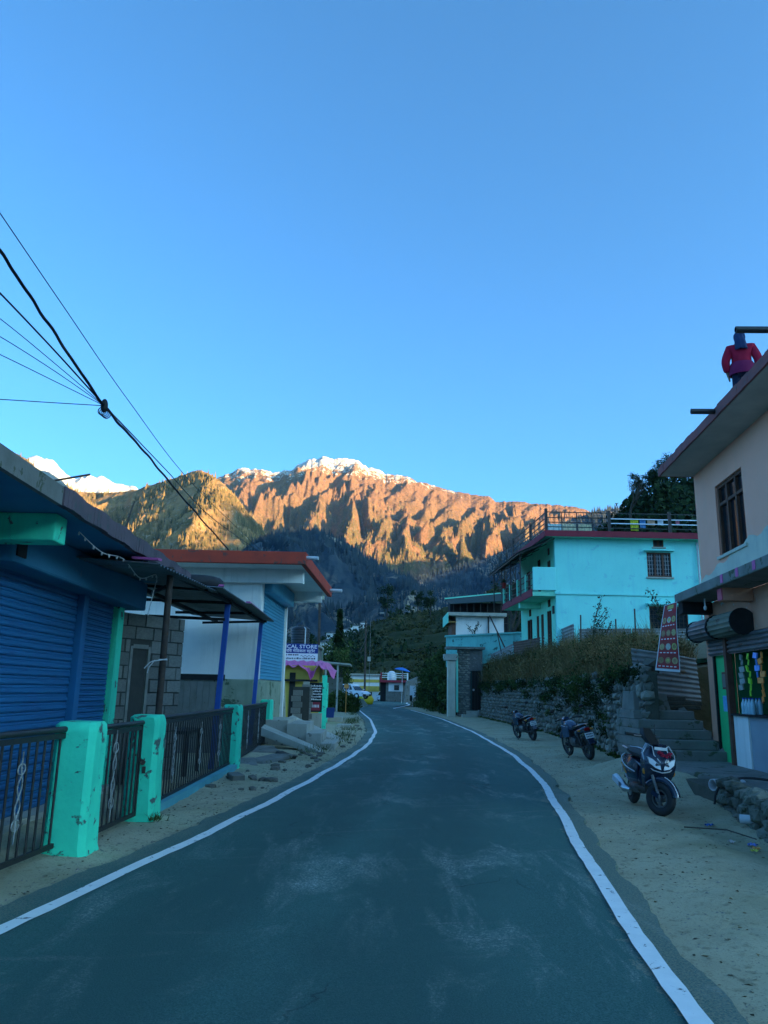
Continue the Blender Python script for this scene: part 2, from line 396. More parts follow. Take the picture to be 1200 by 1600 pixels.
def trees_on(name, X, Y, Z, n, h, mat, seed, keep=None, vmin=0, vmax=None, label=None):
    """thousands of far conifers as one mass of small spires"""
    g = np.random.default_rng(seed); nr, nc = X.shape; i = g.uniform(vmin * (nr - 1), (vmax or 1) * (nr - 1.001), n); j = g.uniform(0, nc - 1.001, n)
    i0 = i.astype(int); j0 = j.astype(int); a = (i - i0); b = (j - j0)
    def s(A): return (A[i0, j0] * (1 - a) * (1 - b) + A[i0 + 1, j0] * a * (1 - b) + A[i0, j0 + 1] * (1 - a) * b + A[i0 + 1, j0 + 1] * a * b)
    P = np.stack([s(X), s(Y), s(Z)], 1)
    if keep is not None: P = P[keep(P, g)]
    n = len(P); H = h * g.uniform(.6, 1.35, n); W = H * g.uniform(.16, .24, n); T = []
    for k in range(3):
        t0 = 2 * np.pi * k / 3 + g.uniform(0, 1, n) * 0; t1 = t0 + 2 * np.pi / 3
        pa = P + np.stack([np.cos(t0) * W, np.sin(t0) * W, H * 0 - H * .1], 1); pb = P + np.stack([np.cos(t1) * W, np.sin(t1) * W, -H * .1], 1)
        tp = P + np.stack([0 * H, 0 * H, H], 1); T.append(np.stack([pa, pb, tp], 1))
    V = np.concatenate(T, 0); o = quads(name, V, mat, None, 3); return stuff(o, label, 'forest')

M_main = terrain_mat('mountain_rock', 'main'); M_snow = terrain_mat('mountain_snow', 'snow'); M_ridge = terrain_mat('ridge_soil', 'ridge')
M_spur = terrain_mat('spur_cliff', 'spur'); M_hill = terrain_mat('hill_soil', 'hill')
M_conif = leafmat('far_conifer', [(.085, .08, .032), (.16, .125, .05), (.26, .18, .075)])
M_conif_shade = leafmat('far_conifer_shade', [(.018, .038, .05), (.03, .055, .068), (.045, .065, .07)])  # blue of the shaded slopes put into these conifers' colour
one = lambda v: (lambda x: np.full(np.shape(x), float(v)))
lin = lambda a, b: (lambda x: np.interp(x, a, b))
main_pts = [(240, 800), (300, 770), (340, 748), (352, 741), (370, 735), (382, 730), (390, 734), (412, 733), (426, 739), (440, 736), (455, 734), (475, 722), (490, 716), (503, 713), (520, 717), (540, 716), (560, 719), (575, 730), (590, 733), (602, 741), (615, 742), (636, 743), (650, 752), (675, 758), (700, 765), (735, 772), (765, 776), (775, 785), (810, 784), (830, 787), (870, 790), (890, 791), (910, 795), (935, 803), (980, 815), (1060, 830), (1200, 850)]
MAIN_SPURS = [([(388, 728), (375, 770), (355, 810)], 1), ([(440, 733), (415, 775), (400, 820)], .9), ([(500, 712), (458, 760), (440, 790), (425, 830)], 1.1), ([(556, 717), (530, 770), (500, 805), (478, 850)], 1.0), ([(575, 728), (586, 785), (598, 845), (606, 900)], 1.3), ([(606, 740), (560, 790), (540, 830), (520, 870)], .8), ([(640, 743), (622, 790), (638, 850), (650, 905)], 1.0), ([(664, 754), (640, 800), (620, 840)], .8), ([(695, 762), (668, 800), (652, 850)], .8), ([(729, 770), (690, 830), (662, 885)], 1), ([(773, 782), (735, 830), (690, 880)], .9), ([(809, 784), (778, 820), (735, 860)], .8), ([(850, 789), (815, 820), (770, 850)], .8), ([(900, 794), (862, 815), (820, 840)], .8)]
main_o, mX, mY, mZ = mountain('snow_capped_mountain', main_pts, one(5200), lin([240, 600, 1200], [2500, 2500, 2700]), M_main, 760, 340, 170, 300,
    lin([240, 450, 600, 800, 1200], [.12, .2, .28, .5, .6]), 3, rough=.38, ani=4.0, fall=.9, spurs=MAIN_SPURS, spur_amp=400, spur_w=46)
peak_pts = [(-60, 760), (0, 740), (30, 720), (48, 714), (58, 712), (70, 717), (82, 718), (92, 730), (105, 742), (118, 748), (138, 742), (150, 746), (160, 743), (178, 755), (195, 758), (212, 760), (225, 772), (300, 800), (380, 830)]
mountain('far_snow_peak', peak_pts, one(9000), one(6000), M_snow, 200, 110, 300, 700, one(.4), 12, jag=1.5)
ridge_pts = [(-150, 680), (-60, 690), (0, 701), (20, 706), (40, 716), (60, 735), (90, 752), (120, 768), (160, 770), (190, 768), (215, 765), (240, 757), (262, 750), (285, 742), (302, 736), (315, 735), (328, 741), (345, 752), (360, 766), (375, 784), (392, 806), (410, 826), (430, 848), (450, 872), (480, 905), (520, 940), (560, 975), (600, 1000)]
ridge_o, rX, rY, rZ = mountain('forested_ridge', ridge_pts, lin([-150, 100, 310, 450, 600], [2600, 2500, 2150, 1900, 1750]), lin([-150, 310, 600], [1200, 1100, 1250]), M_ridge, 380, 170, 90, 260, one(.1), 21, jag=1.2)
rs_pts = [(560, 1010), (600, 965), (630, 930), (655, 905), (690, 896), (730, 884), (770, 868), (810, 850), (850, 832), (890, 812), (930, 800), (990, 790), (1100, 770), (1250, 750)]
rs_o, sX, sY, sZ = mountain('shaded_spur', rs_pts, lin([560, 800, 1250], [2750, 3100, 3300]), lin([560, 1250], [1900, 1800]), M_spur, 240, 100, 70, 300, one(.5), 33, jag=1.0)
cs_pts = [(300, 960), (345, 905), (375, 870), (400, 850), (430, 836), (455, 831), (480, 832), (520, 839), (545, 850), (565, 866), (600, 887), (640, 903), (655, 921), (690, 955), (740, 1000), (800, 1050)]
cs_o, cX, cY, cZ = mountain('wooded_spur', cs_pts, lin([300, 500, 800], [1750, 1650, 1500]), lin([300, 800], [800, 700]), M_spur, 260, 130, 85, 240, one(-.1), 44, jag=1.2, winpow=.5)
trees_on('ridge_forest', rX, rY, rZ, 15000, 15, M_conif, 1, keep=lambda P, g: (fbm(P[:, 0] / 130, P[:, 1] / 130, 3, 5) + g.uniform(-.25, .25, len(P)) > -.1), vmin=.15, vmax=.74)
trees_on('spur_forest', cX, cY, cZ, 9000, 15, M_conif_shade, 2, keep=lambda P, g: (fbm(P[:, 0] / 110, P[:, 1] / 110, 3, 8) + (P[:, 2] - 200) / 300 + g.uniform(-.2, .2, len(P)) > 0), vmin=.1, vmax=.76)
trees_on('slope_forest', sX, sY, sZ, 9000, 20, M_conif_shade, 3, vmin=.35, vmax=.76)
trees_on('mountain_forest', mX, mY, mZ, 16000, 21, M_conif, 4, keep=lambda P, g: (P[:, 2] < 1000 + 200 * fbm(P[:, 0] / 300, P[:, 1] / 300, 2, 3)) & (fbm(P[:, 0] / 200, P[:, 1] / 200, 4, 6) + g.uniform(-.2, .2, len(P)) > .05), vmin=.2, vmax=.6)
# unseen ridge added behind the camera at right, shaped to shade the village
def shade_ridge():
    sh = np.array([math.sin(SUN_AZ), math.cos(SUN_AZ)]); nn_ = np.array([-math.cos(SUN_AZ), math.sin(SUN_AZ)])
    t = np.linspace(-7000, 9000, 500)
    keep = sorted((float(np.dot((p.x, p.y), nn_)), p.z + (SHADE_R - float(np.dot((p.x, p.y), sh))) * math.tan(SUN_EL)) for p in (at(*c) for c in SHADOW_LINE))
    tt = [-7000, -2000] + [k[0] for k in keep] + [9000]; hh = [1650, 1650] + [k[1] for k in keep] + [2500]
    H = np.interp(t, tt, hh); H = np.convolve(np.pad(H, 2, 'edge'), np.ones(5) / 5, 'valid') + 14 * fbm(t / 160, t * 0 + 3.3, 4, 2)
    w = np.linspace(-1, 1, 15); prof = 1 - np.abs(w) ** 1.15
    X = sh[0] * (SHADE_R + w[:, None] * 2600) + nn_[0] * t[None]; Y = sh[1] * (SHADE_R + w[:, None] * 2600) + nn_[1] * t[None]
    Z = H[None] * prof[:, None] + 90 * fbm(X / 700, Y / 700, 4, 9) * (1 - prof[:, None]) * prof[:, None] * 4 - 2
    nr, nc = X.shape; verts = np.stack([X, Y, Z], 2).reshape(-1, 3); idx = np.arange(nr * nc).reshape(nr, nc)
    q = np.stack([idx[:-1, :-1], idx[:-1, 1:], idx[1:, 1:], idx[1:, :-1]], 2).reshape(-1, 4)
    me = bpy.data.meshes.new('shade_ridge'); me.from_pydata(verts.tolist(), [], q.tolist()); me.materials.append(M_ridge)
    me.polygons.foreach_set('use_smooth', [True] * len(q)); struct(link('shade_ridge', me))
SHADE_R = 7000
# where the edge of that shade falls on the slopes ahead (pixel column, row, distance)
SHADOW_LINE = [(190, 830, 2000), (270, 800, 1950), (310, 790, 1900), (370, 815, 1800), (430, 850, 1750), (480, 825, 1650), (700, 898, 2800), (800, 862, 2950), (900, 822, 3000), (620, 900, 4000)]
shade_ridge()
# valley floor
gm = MB(); gm.add([(-16000, -9000, -.06), (16000, -9000, -.06), (16000, 16000, -.06), (-16000, 16000, -.06)], [(0, 1, 2, 3)])
M_valley = mk('valley_floor', (.16, .13, .08), (.09, .09, .045), .02, .95, .3, .5)
struct(part('ground', gm, M_valley))
hill_pts = [(380, 1030), (430, 1015), (470, 1008), (510, 1003), (540, 996), (565, 985), (590, 972), (620, 962), (650, 955), (690, 947), (730, 938), (770, 925), (820, 905), (880, 875), (930, 842), (975, 806), (1005, 775), (1040, 757), (1090, 748), (1150, 740), (1300, 720)]
hill_o, hX, hY, hZ = mountain('terraced_hillside', hill_pts, lin([380, 540, 620, 760, 900, 1040, 1300], [620, 600, 430, 330, 260, 210, 200]), lin([380, 540, 640, 800, 1300], [170, 165, 150, 130, 95]), M_hill, 420, 150, 10, 55, one(0), 55, jag=1.5, steps=3.2, gpow=1.0)
# ------------------------------------------------------------------ road, shoulders, markings
def asphalt():
    m, ns, ls, bs = nt('asphalt'); P = coords(ns, ls, world_=True)
    c = mix(ns, ls, ramp(ns, ls, noise(ns, ls, P, 90, 3, .8), [(.38, 0), (.68, 1)]), (.024, .085, .074), (.09, .205, .178))
    c = mix(ns, ls, ramp(ns, ls, noise(ns, ls, P, .55, 4), [(.3, 0), (.7, .4)]), c, (.068, .165, .142))
    # chalky dust scuffed into swirls, never evenly
    wv = N(ns, 'ShaderNodeMapping'); wv.inputs['Scale'].default_value = (2.3, .75, 1); wv.inputs['Rotation'].default_value = (0, 0, R(-34)); ls.new(P, wv.inputs[0])
    sw = noise(ns, ls, wv.outputs[0], .62, 9, .66, .7)
    wv2 = N(ns, 'ShaderNodeMapping'); wv2.inputs['Scale'].default_value = (2.6, .6, 1); wv2.inputs['Rotation'].default_value = (0, 0, R(38)); wv2.inputs['Location'].default_value = (7, 3, 0); ls.new(P, wv2.inputs[0])
    sw2 = noise(ns, ls, wv2.outputs[0], .6, 9, .66, .6)
    zone = ramp(ns, ls, noise(ns, ls, P, .2, 3, .5), [(.36, 0), (.56, 1)])
    grit = ramp(ns, ls, noise(ns, ls, P, 48, 4, .75), [(.50, .16), (.60, 1)])
    sm = mix(ns, ls, 1.0, ramp(ns, ls, sw, [(.53, 0), (.70, 1)]), ramp(ns, ls, sw2, [(.56, 0), (.70, .9)]), 'ADD')
    d = mix(ns, ls, 1.0, sm, zone, 'MULTIPLY'); d = mix(ns, ls, 1.0, d, grit, 'MULTIPLY')
    c = mix(ns, ls, d, c, (.62, .66, .58))
    # wheels keep two tracks swept; dust drifts back in from the broken edges
    at_ = N(ns, 'ShaderNodeAttribute', attribute_name='lane'); ln = at_.outputs['Fac']
    wob_ = N(ns, 'ShaderNodeMath', operation='MULTIPLY_ADD'); wob_.inputs[1].default_value = .22; ls.new(noise(ns, ls, P, .9, 6, .7), wob_.inputs[0]); ls.new(ln, wob_.inputs[2])
    tr_ = ramp(ns, ls, wob_.outputs[0], [(.22, 0), (.36, .5), (.46, .5), (.56, 0), (.66, .5), (.78, .5), (.9, 0)])
    c = mix(ns, ls, tr_, c, (.03, .08, .07))
    ed = ramp(ns, ls, wob_.outputs[0], [(.10, 1), (.20, 0), (.98, 0), (1.08 if False else 1.0, .0)])
    ed2 = N(ns, 'ShaderNodeMath', operation='GREATER_THAN'); ed2.inputs[1].default_value = 1.045; ls.new(wob_.outputs[0], ed2.inputs[0])
    gr2 = ramp(ns, ls, noise(ns, ls, P, 60, 6, .8), [(.42, 0), (.6, .8)])
    c = mix(ns, ls, mix(ns, ls, 1.0, ed, gr2, 'MULTIPLY'), c, (.34, .30, .2)); c = mix(ns, ls, mix(ns, ls, 1.0, ed2.outputs[0], gr2, 'MULTIPLY'), c, (.34, .30, .2))
    # hairline cracks
    vo = N(ns, 'ShaderNodeTexVoronoi', feature='DISTANCE_TO_EDGE'); vo.inputs['Scale'].default_value = .45; vd = N(ns, 'ShaderNodeVectorMath', operation='ADD'); vn = N(ns, 'ShaderNodeTexNoise'); vn.inputs['Scale'].default_value = 1.6; vn.inputs['Detail'].default_value = 6; ls.new(P, vn.inputs['Vector']); ls.new(P, vd.inputs[0]); ls.new(vn.outputs['Color'], vd.inputs[1]); ls.new(vd.outputs[0], vo.inputs['Vector'])
    ck = mix(ns, ls, 1.0, ramp(ns, ls, vo.outputs[0], [(.0, .8), (.006, 0)]), ramp(ns, ls, noise(ns, ls, P, .4, 3), [(.52, 0), (.6, 1)]), 'MULTIPLY')
    c = mix(ns, ls, ck, c, (.012, .02, .02))
    # thin tyre-swept arcs of dust across the carriageway
    mp2 = N(ns, 'ShaderNodeMapping'); mp2.inputs['Location'].default_value = (4.0, -22.0, 0); ls.new(P, mp2.inputs[0])
    w2 = N(ns, 'ShaderNodeTexWave', wave_type='RINGS', rings_direction='Z', wave_profile='SIN'); w2.inputs['Scale'].default_value = .8; w2.inputs['Distortion'].default_value = 5; w2.inputs['Detail'].default_value = 4; w2.inputs['Detail Scale'].default_value = .6
    ls.new(mp2.outputs[0], w2.inputs[0])
    a = mix(ns, ls, 1.0, ramp(ns, ls, w2.outputs[1], [(.9, 0), (1, 1)]), ramp(ns, ls, noise(ns, ls, P, .5, 5, .6), [(.5, 0), (.66, .6)]), 'MULTIPLY'); a = mix(ns, ls, 1.0, a, grit, 'MULTIPLY')
    c = mix(ns, ls, a, c, (.26, .26, .24))
    ls.new(c, bs.inputs['Base Color']); bs.inputs['Roughness'].default_value = .82; bs.inputs['Specular IOR Level'].default_value = .3
    bump(ns, ls, bs, noise(ns, ls, P, 90, 5, .8), .9, .012); return m
M_asph = asphalt()
def dirtmat():
    m, ns, ls, bs = nt('shoulder_dirt'); P = coords(ns, ls, world_=True)
    c = mix(ns, ls, ramp(ns, ls, noise(ns, ls, P, 1.2, 6), [(.3, 0), (.7, 1)]), (.50, .45, .30), (.40, .35, .23))
    c = mix(ns, ls, ramp(ns, ls, noise(ns, ls, P, 9, 7, .7), [(.55, 0), (.68, .8)]), c, (.2, .18, .11))
    c = mix(ns, ls, ramp(ns, ls, noise(ns, ls, P, 55, 4, .7), [(.56, 0), (.64, .6)]), c, (.17, .15, .1))
    c = mix(ns, ls, ramp(ns, ls, noise(ns, ls, P, 22, 8, .8, .6), [(.60, 0), (.66, .85)]), c, (.07, .065, .045))
    c = mix(ns, ls, ramp(ns, ls, noise(ns, ls, P, .35, 4), [(.52, 0), (.66, .6)]), c, (.27, .26, .14))
    ls.new(c, bs.inputs['Base Color']); bs.inputs['Roughness'].default_value = .95; bs.inputs['Specular IOR Level'].default_value = .1
    bump(ns, ls, bs, noise(ns, ls, P, 18, 8, .75), .7, .03); return m
M_dirt = dirtmat()
M_line = mk('road_paint', (.9, .88, .84), (.78, .77, .74), 6, .7, .3, 120, patch=(.09, .09, .09), pscale=9, pth=.61)
LLp = [(-2.62, -6), (-2.60, 3), (-2.49, 5.6), (-2.34, 6.29), (-2.17, 7.28), (-1.95, 8.66), (-1.63, 10.91), (-1.24, 14.11), (-.77, 18.58), (-.33, 24.07), (-.14, 31.44), (-.52, 45.0), (-1.75, 66.2), (-3.0, 78)]
RLp = [(1.2, -6), (1.5, 3), (1.6, 4.34), (1.78, 5.68), (1.98, 7.53), (2.46, 10.81), (3.09, 15.39), (3.57, 21.52), (3.9, 33.03), (3.78, 48.53), (2.95, 66), (2.1, 78)]
def smooth_line(pts):
    y = np.array([p[1] for p in pts]); x = np.array([p[0] for p in pts]); yy = np.concatenate([np.arange(-6, 40, .25), np.arange(40, 78.1, .5)])
    xx = np.interp(yy, y, x)
    for _ in range(14): xx[1:-1] = (xx[:-2] + 2 * xx[1:-1] + xx[2:]) / 4
    return xx, yy
lx, yy = smooth_line(LLp); rx, _ = smooth_line(RLp)
def lineL(y): return float(np.interp(y, yy, lx))
def lineR(y): return float(np.interp(y, yy, rx))
def edge_noise(y, s): return .10 * fbm(np.asarray(y) * .8, np.asarray(y) * 0 + s, 5, s, .65)
yf = np.concatenate([np.arange(-6, 40, .06), np.arange(40, 78.01, .25)])
eL = np.interp(yf, yy, lx) - .36 + .6 * edge_noise(yf, 3)
eR = np.interp(yf, yy, rx) + .25 + .10 * np.clip((yf - 12) / 10, 0, 1) + .6 * edge_noise(yf, 8)
rd = MB(); n = len(yf)
vs = []
for i in range(n): vs += [(eL[i], yf[i], .016)] + [(eL[i] + (eR[i] - eL[i]) * k / 6, yf[i], .02 + .018 * math.sin(math.pi * k / 6)) for k in range(1, 6)] + [(eR[i], yf[i], .016)]
rd.add(vs, [(i * 7 + k, i * 7 + k + 1, (i + 1) * 7 + k + 1, (i + 1) * 7 + k) for i in range(n - 1) for k in range(6)])
# skirts so the broken tarmac edge has thickness
b = len(rd.v); rd.v += [(eL[i] - .02, yf[i], -.04) for i in range(n)] + [(eR[i] + .02, yf[i], -.04) for i in range(n)]
rd.f += [(b + i, i * 7, (i + 1) * 7, b + i + 1) for i in range(n - 1)] + [(i * 7 + 6, b + n + i, b + n + i + 1, (i + 1) * 7 + 6) for i in range(n - 1)]
far = [(-3.4, 78), (2.55, 78), (1.5, 84), (3.9, 101), (5.0, 134), (9.2, 236), (2.2, 236), (-.4, 155), (-2.4, 94), (-3.6, 89), (-16, 88), (-16, 76), (-3.8, 76.5)]
rd.add([(x, y, .018) for x, y in far], [tuple(range(len(far)))])
ro_ = struct(part('road', rd, M_asph, recalc=False)); la = ro_.data.attributes.new('lane', 'FLOAT', 'POINT'); lv = np.full(len(rd.v), .5); lv[:n * 7] = np.tile(np.arange(7) / 6.0, n); lv[n * 7:n * 8] = 0; lv[n * 8:n * 9] = 1; la.data.foreach_set('value', lv.astype(np.float32))
def marking(name, pts, w=.12, z=.043):
    P = [Vector((x, y, 0)) for x, y in pts]; m = MB(); vs = []; k = len(P)
    for i in range(k):
        d = (P[min(i + 1, k - 1)] - P[max(i - 1, 0)]).normalized(); s = Vector((-d.y, d.x, 0)) * w / 2 * (1 + .10 * math.sin(i * 2.9) * math.sin(i * .7))
        vs += [P[i] + s + Vector((0, 0, z)), P[i] - s + Vector((0, 0, z))]
    m.add(vs, [(2 * i, 2 * i + 1, 2 * i + 3, 2 * i + 2) for i in range(k - 1)])
    o = struct(part(name, m, M_line)); return o
def crown(x, y, z0=.02):
    a = float(np.interp(y, yf, eL)); b_ = float(np.interp(y, yf, eR)); t = min(1, max(0, (x - a) / (b_ - a))); return z0 + .018 * math.sin(math.pi * t)
marking('road_marking', [(lx[i] + .015 * math.sin(yy[i] * 2.3) * (yy[i] < 30), yy[i]) for i in range(len(yy))], .125, .032)
marking('road_marking', [(rx[i] + .012 * math.sin(yy[i] * 1.9), yy[i]) for i in range(len(yy)) if yy[i] < 70], .125, .034)
marking('road_marking', [(-3.0, 78), (-3.35, 80), (-3.45, 82), (-3.3, 85), (-2.8, 89)], .2, .03)
marking('road_marking', [(-2.18, 94), (-1.2, 120), (-.23, 155)], .25, .03)
marking('road_marking', [(1.9, 160), (2.5, 190), (2.5, 219)], .35, .03)
marking('road_marking', [(1.2, 74.5), (2.3, 84), (3.4, 95), (3.75, 101), (3.6, 108), (4.1, 118)], .22, .032)
marking('road_marking', [(5.5, 128), (6.3, 150), (8.4, 215)], .3, .03)
# dirt shoulders either side as one sheet
xs = np.concatenate([np.linspace(-14, -5, 16), np.linspace(-4.8, 8.2, 190), np.linspace(8.6, 14, 10)]); ys = np.concatenate([np.arange(-5, 16, .09), np.arange(16, 40, .2), np.arange(40, 84, .6)])
XX, YY = np.meshgrid(xs, ys); RE = np.interp(YY, yf, eR); LE = np.interp(YY, yf, eL)
do = np.maximum(LE - XX, XX - RE); out = np.clip(do / .5, 0, 1)
ZZ = -.03 + out * (.03 + .022 * fbm(XX * 1.1, YY * 1.1, 5, 4) + .012 * fbm(XX * 5, YY * 5, 4, 6)) + .05 * np.clip((do - .6) / 1.5, 0, 1)
ZZ = np.where(do < -.3, -.05, ZZ)
# a runnel beside the low stone wall
ZZ = ZZ - .09 * np.exp(-((XX - (4.15 + .07 * (YY - 9))) / .28) ** 2) * np.clip((13 - YY) / 2, 0, 1)
ss = lambda t: np.clip(t, 0, 1) ** 2 * (3 - 2 * np.clip(t, 0, 1))
ZZ = np.maximum(ZZ, np.where(do > .3, (.37 * ss((XX - 4.0) / 1.35) * ss((YY - 13.0) / 1.2) * ss((18.6 - YY) / 1.6)) + .012 * fbm(XX * 4, YY * 4, 4, 6) - .02, -9) * (XX < 5.6) + (XX >= 5.6) * -9)
idx = np.arange(XX.size).reshape(XX.shape); q = np.stack([idx[:-1, :-1], idx[:-1, 1:], idx[1:, 1:], idx[1:, :-1]], 2).reshape(-1, 4)
me = bpy.data.meshes.new('dirt_shoulder'); vv = np.stack([XX, YY, ZZ], 2).reshape(-1, 3)
me.vertices.add(len(vv)); me.vertices.foreach_set('co', vv.reshape(-1)); me.loops.add(q.size); me.loops.foreach_set('vertex_index', q.reshape(-1))
me.polygons.add(len(q)); me.polygons.foreach_set('loop_start', np.arange(len(q)) * 4); me.polygons.foreach_set('loop_total', np.full(len(q), 4)); me.update(calc_edges=True)
me.polygons.foreach_set('use_smooth', [True] * len(q)); me.materials.append(M_dirt); struct(link('dirt_shoulder', me))
def gz(x, y):
    i = min(max(int(np.searchsorted(ys, y)) - 1, 0), len(ys) - 1); j = min(max(int(np.searchsorted(xs, x)) - 1, 0), len(xs) - 1); return float(ZZ[i, j])

# ------------------------------------------------------------------ shared materials
M_teal = mk('teal_paint', (.06, .86, .52), (.045, .70, .43), 2.6, .75, .7, 14, patch=(.09, .15, .13), pscale=4.6, pth=.575, streak=(.05, .46, .32))
M_shut = mk('blue_shutter', (.012, .135, .31), (.01, .105, .25), 1.5, .5, .12, 60, spec=.4, streak=(.012, .06, .2))
M_shut2 = mk('blue_shutter_faded', (.08, .36, .52), (.06, .28, .43), 1.5, .5, .12, 60, spec=.4, streak=(.07, .17, .28))
M_bluewall = mk('blue_wall', (.04, .21, .34), (.035, .16, .28), 1.6, .75, .25, 30, patch=(.10, .2, .28), pscale=1.6, pth=.66)
M_conc = mk('concrete', (.46, .45, .38), (.35, .34, .28), 2.2, .88, .45, 26, patch=(.17, .17, .15), pscale=3.5, pth=.6)
M_concd = mk('weathered_concrete', (.23, .225, .2), (.15, .15, .125), 2.2, .9, .5, 26, patch=(.09, .1, .06), pscale=3, pth=.58)
M_moss = mk('mossy_plaster', (.33, .36, .26), (.22, .28, .19), 1.8, .9, .4, 30, patch=(.09, .13, .075), pscale=2.5, pth=.58, streak=(.12, .16, .1))
M_block = mk('concrete_block', (.25, .25, .22), (.17, .17, .15), 7, .92, .7, 60, rand=.22)
M_mortar = mk('mortar', (.07, .07, .06), (.05, .05, .045), 6, .95, .5, 60)
M_black = mk('black_iron', (.016, .017, .018), (.03, .025, .02), 12, .5, .2, 80, spec=.45)
M_rust = mk('rusty_steel', (.11, .085, .07), (.065, .045, .035), 8, .75, .3, 60, metal=.3, patch=(.16, .08, .04), pscale=9, pth=.6)
M_bpost = mk('blue_post', (.02, .10, .42), (.02, .075, .3), 5, .5, .1, 60, spec=.45, patch=(.08, .09, .12), pscale=16, pth=.68)
M_tin = mk('tin_sheet', (.19, .20, .20), (.12, .125, .12), 3, .5, .2, 40, metal=.55, patch=(.12, .075, .05), pscale=3, pth=.6)
M_purple = mk('faded_red_fascia', (.17, .11, .125), (.10, .085, .09), 3.5, .85, .4, 40, patch=(.10, .10, .10), pscale=7, pth=.57)
M_redroof = mk('red_oxide', (.5, .06, .03), (.36, .05, .03), 2.5, .8, .35, 35, patch=(.13, .06, .05), pscale=4, pth=.6)
M_white = mk('white_plaster', (.84, .83, .78), (.74, .73, .69), 1.2, .85, .2, 25, streak=(.45, .46, .42), patch=(.3, .3, .27), pscale=5, pth=.73)
M_pink = mk('pink_plastic', (.62, .12, .32), (.5, .1, .27), 3, .5, .2, 20)
M_rubber = mk('rubber', (.018, .018, .019), (.03, .03, .03), 10, .7, .3, 90, spec=.4)
M_dark = mk('dark_paint_and_shade', (.02, .022, .022), (.012, .012, .012), 5, .8, .2, 40)  # near-black for dark parts and for shade painted into openings
M_wire = mk('black_cable', (.008, .009, .01), (.012, .012, .012), 9, .6, .1, 90)
M_wwire = mk('white_cord', (.6, .6, .58), (.5, .5, .5), 9, .6, .05, 90)
M_orn = mk('pale_wrought_iron', (.42, .44, .42), (.2, .2, .18), 20, .7, .2, 80, patch=(.06, .06, .06), pscale=30, pth=.6)
M_steel = mk('bright_steel', (.55, .56, .58), (.42, .43, .45), 9, .3, .05, 80, metal=.9)
M_pvc = mk('white_pipe', (.6, .61, .62), (.5, .51, .52), 6, .5, .05, 60)

# ------------------------------------------------------------------ left: shop with blue roller shutters
K, Y0 = -.028, 10.0
shop = thing('shop_building', 'shop with deep blue roller shutters under a sloping concrete eave', 'building', (-4.2, 9.5, 0))
def sk(mb): return mb.skew(K, Y0)
part('roof_slab', sk(MB().box(-9, -3.2, 2.5, 12.75, 3.28, 3.41)), M_bluewall, shop)
m = MB()
for i in range(60):
    a = 7.12 + i * (12.8 - 7.12) / 60; b_ = a + (12.8 - 7.12) / 60; j = .006 * math.sin(i * .7) + .004 * rnd.random()
    m.box(-3.2, -3.13 + j, a, b_, 3.26 + j, 3.445 + j * 1.5)
part('fascia', sk(m), M_purple, shop)
part('fascia', sk(MB().box(-3.2, -3.145, 2.5, 7.11, 3.26, 3.44)), M_concd, shop)
part('beam', sk(MB().box(-9, -3.36, 7.55, 7.85, 3.0, 3.279)), M_teal, shop, bevel=.015)
part('shutter_housing', sk(MB().box(-4.35, -3.88, 7.85, 12.95, 2.83, 3.278)), M_bluewall, shop, bevel=.03)
part('shutter_housing', sk(MB().box(-4.35, -3.95, 3.0, 7.55, 2.83, 3.278)), M_bluewall, shop, bevel=.03)
part('dark_recess_panel', sk(MB().box(-3.879, -3.86, 7.9, 8.12, 2.9, 3.06)), M_dark, shop)  # dark box proud of the housing; recess shade is put into its colour
part('wall', sk(MB().box(-9, -4.36, 3, 12.35, 0, 3.278)), M_bluewall, shop)
part('mullion', sk(MB().box(-4.36, -4.12, 10.72, 10.90, 0, 2.83)), M_shut, shop, bevel=.01)
part('mullion', sk(MB().box(-4.36, -4.12, 7.2, 7.38, 0, 2.83)), M_shut, shop, bevel=.01)
slat = MB(); prof = [(.0, -.052), (.016, -.047), (.026, -.03), (.024, .0), (.012, .012), (.02, .026), (.018, .04), (.0, .05), (-.012, .05), (-.012, -.052)]
slat.loft([[(p[0], -.5, p[1]) for p in prof], [(p[0], .5, p[1]) for p in prof]]); slat_me = mesh_only('slat', slat, M_shut, 30)
slat_me2 = slat_me.copy(); slat_me2.materials[0] = M_shut2
def shutter(parent, x, ya, yb, z0, z1, pitch, me=slat_me, k=K, y0=Y0, mat=M_shut):
    xc = x + k * ((ya + yb) / 2 - y0)
    base = part('roller_shutter', MB().box(x - .06, x - .03, ya, yb, z0, z1).skew(k, y0), mat, parent)
    nsl = int((z1 - z0) / pitch)
    for i in range(nsl):
        put('slat', me, base, (xc - .028, (ya + yb) / 2, z0 + (i + .5) * pitch), (0, 0, -math.atan(k)), (1, (yb - ya) / math.cos(math.atan(k)), pitch / .102))
    return base
for ya, yb in ((3.2, 7.18), (7.40, 10.70)): shutter(shop, -4.2, ya, yb, .12, 2.85, .105)
shutter(shop, -4.2, 10.92, 12.28, .12, 2.85, .078)
part('threshold', sk(MB().box(-4.35, -4.0, 3, 12.5, -.02, .12)), M_conc, shop)
part('pilaster', sk(MB().box(-4.4, -4.13, 12.34, 12.62, 0, 2.86)), M_teal, shop, bevel=.012)
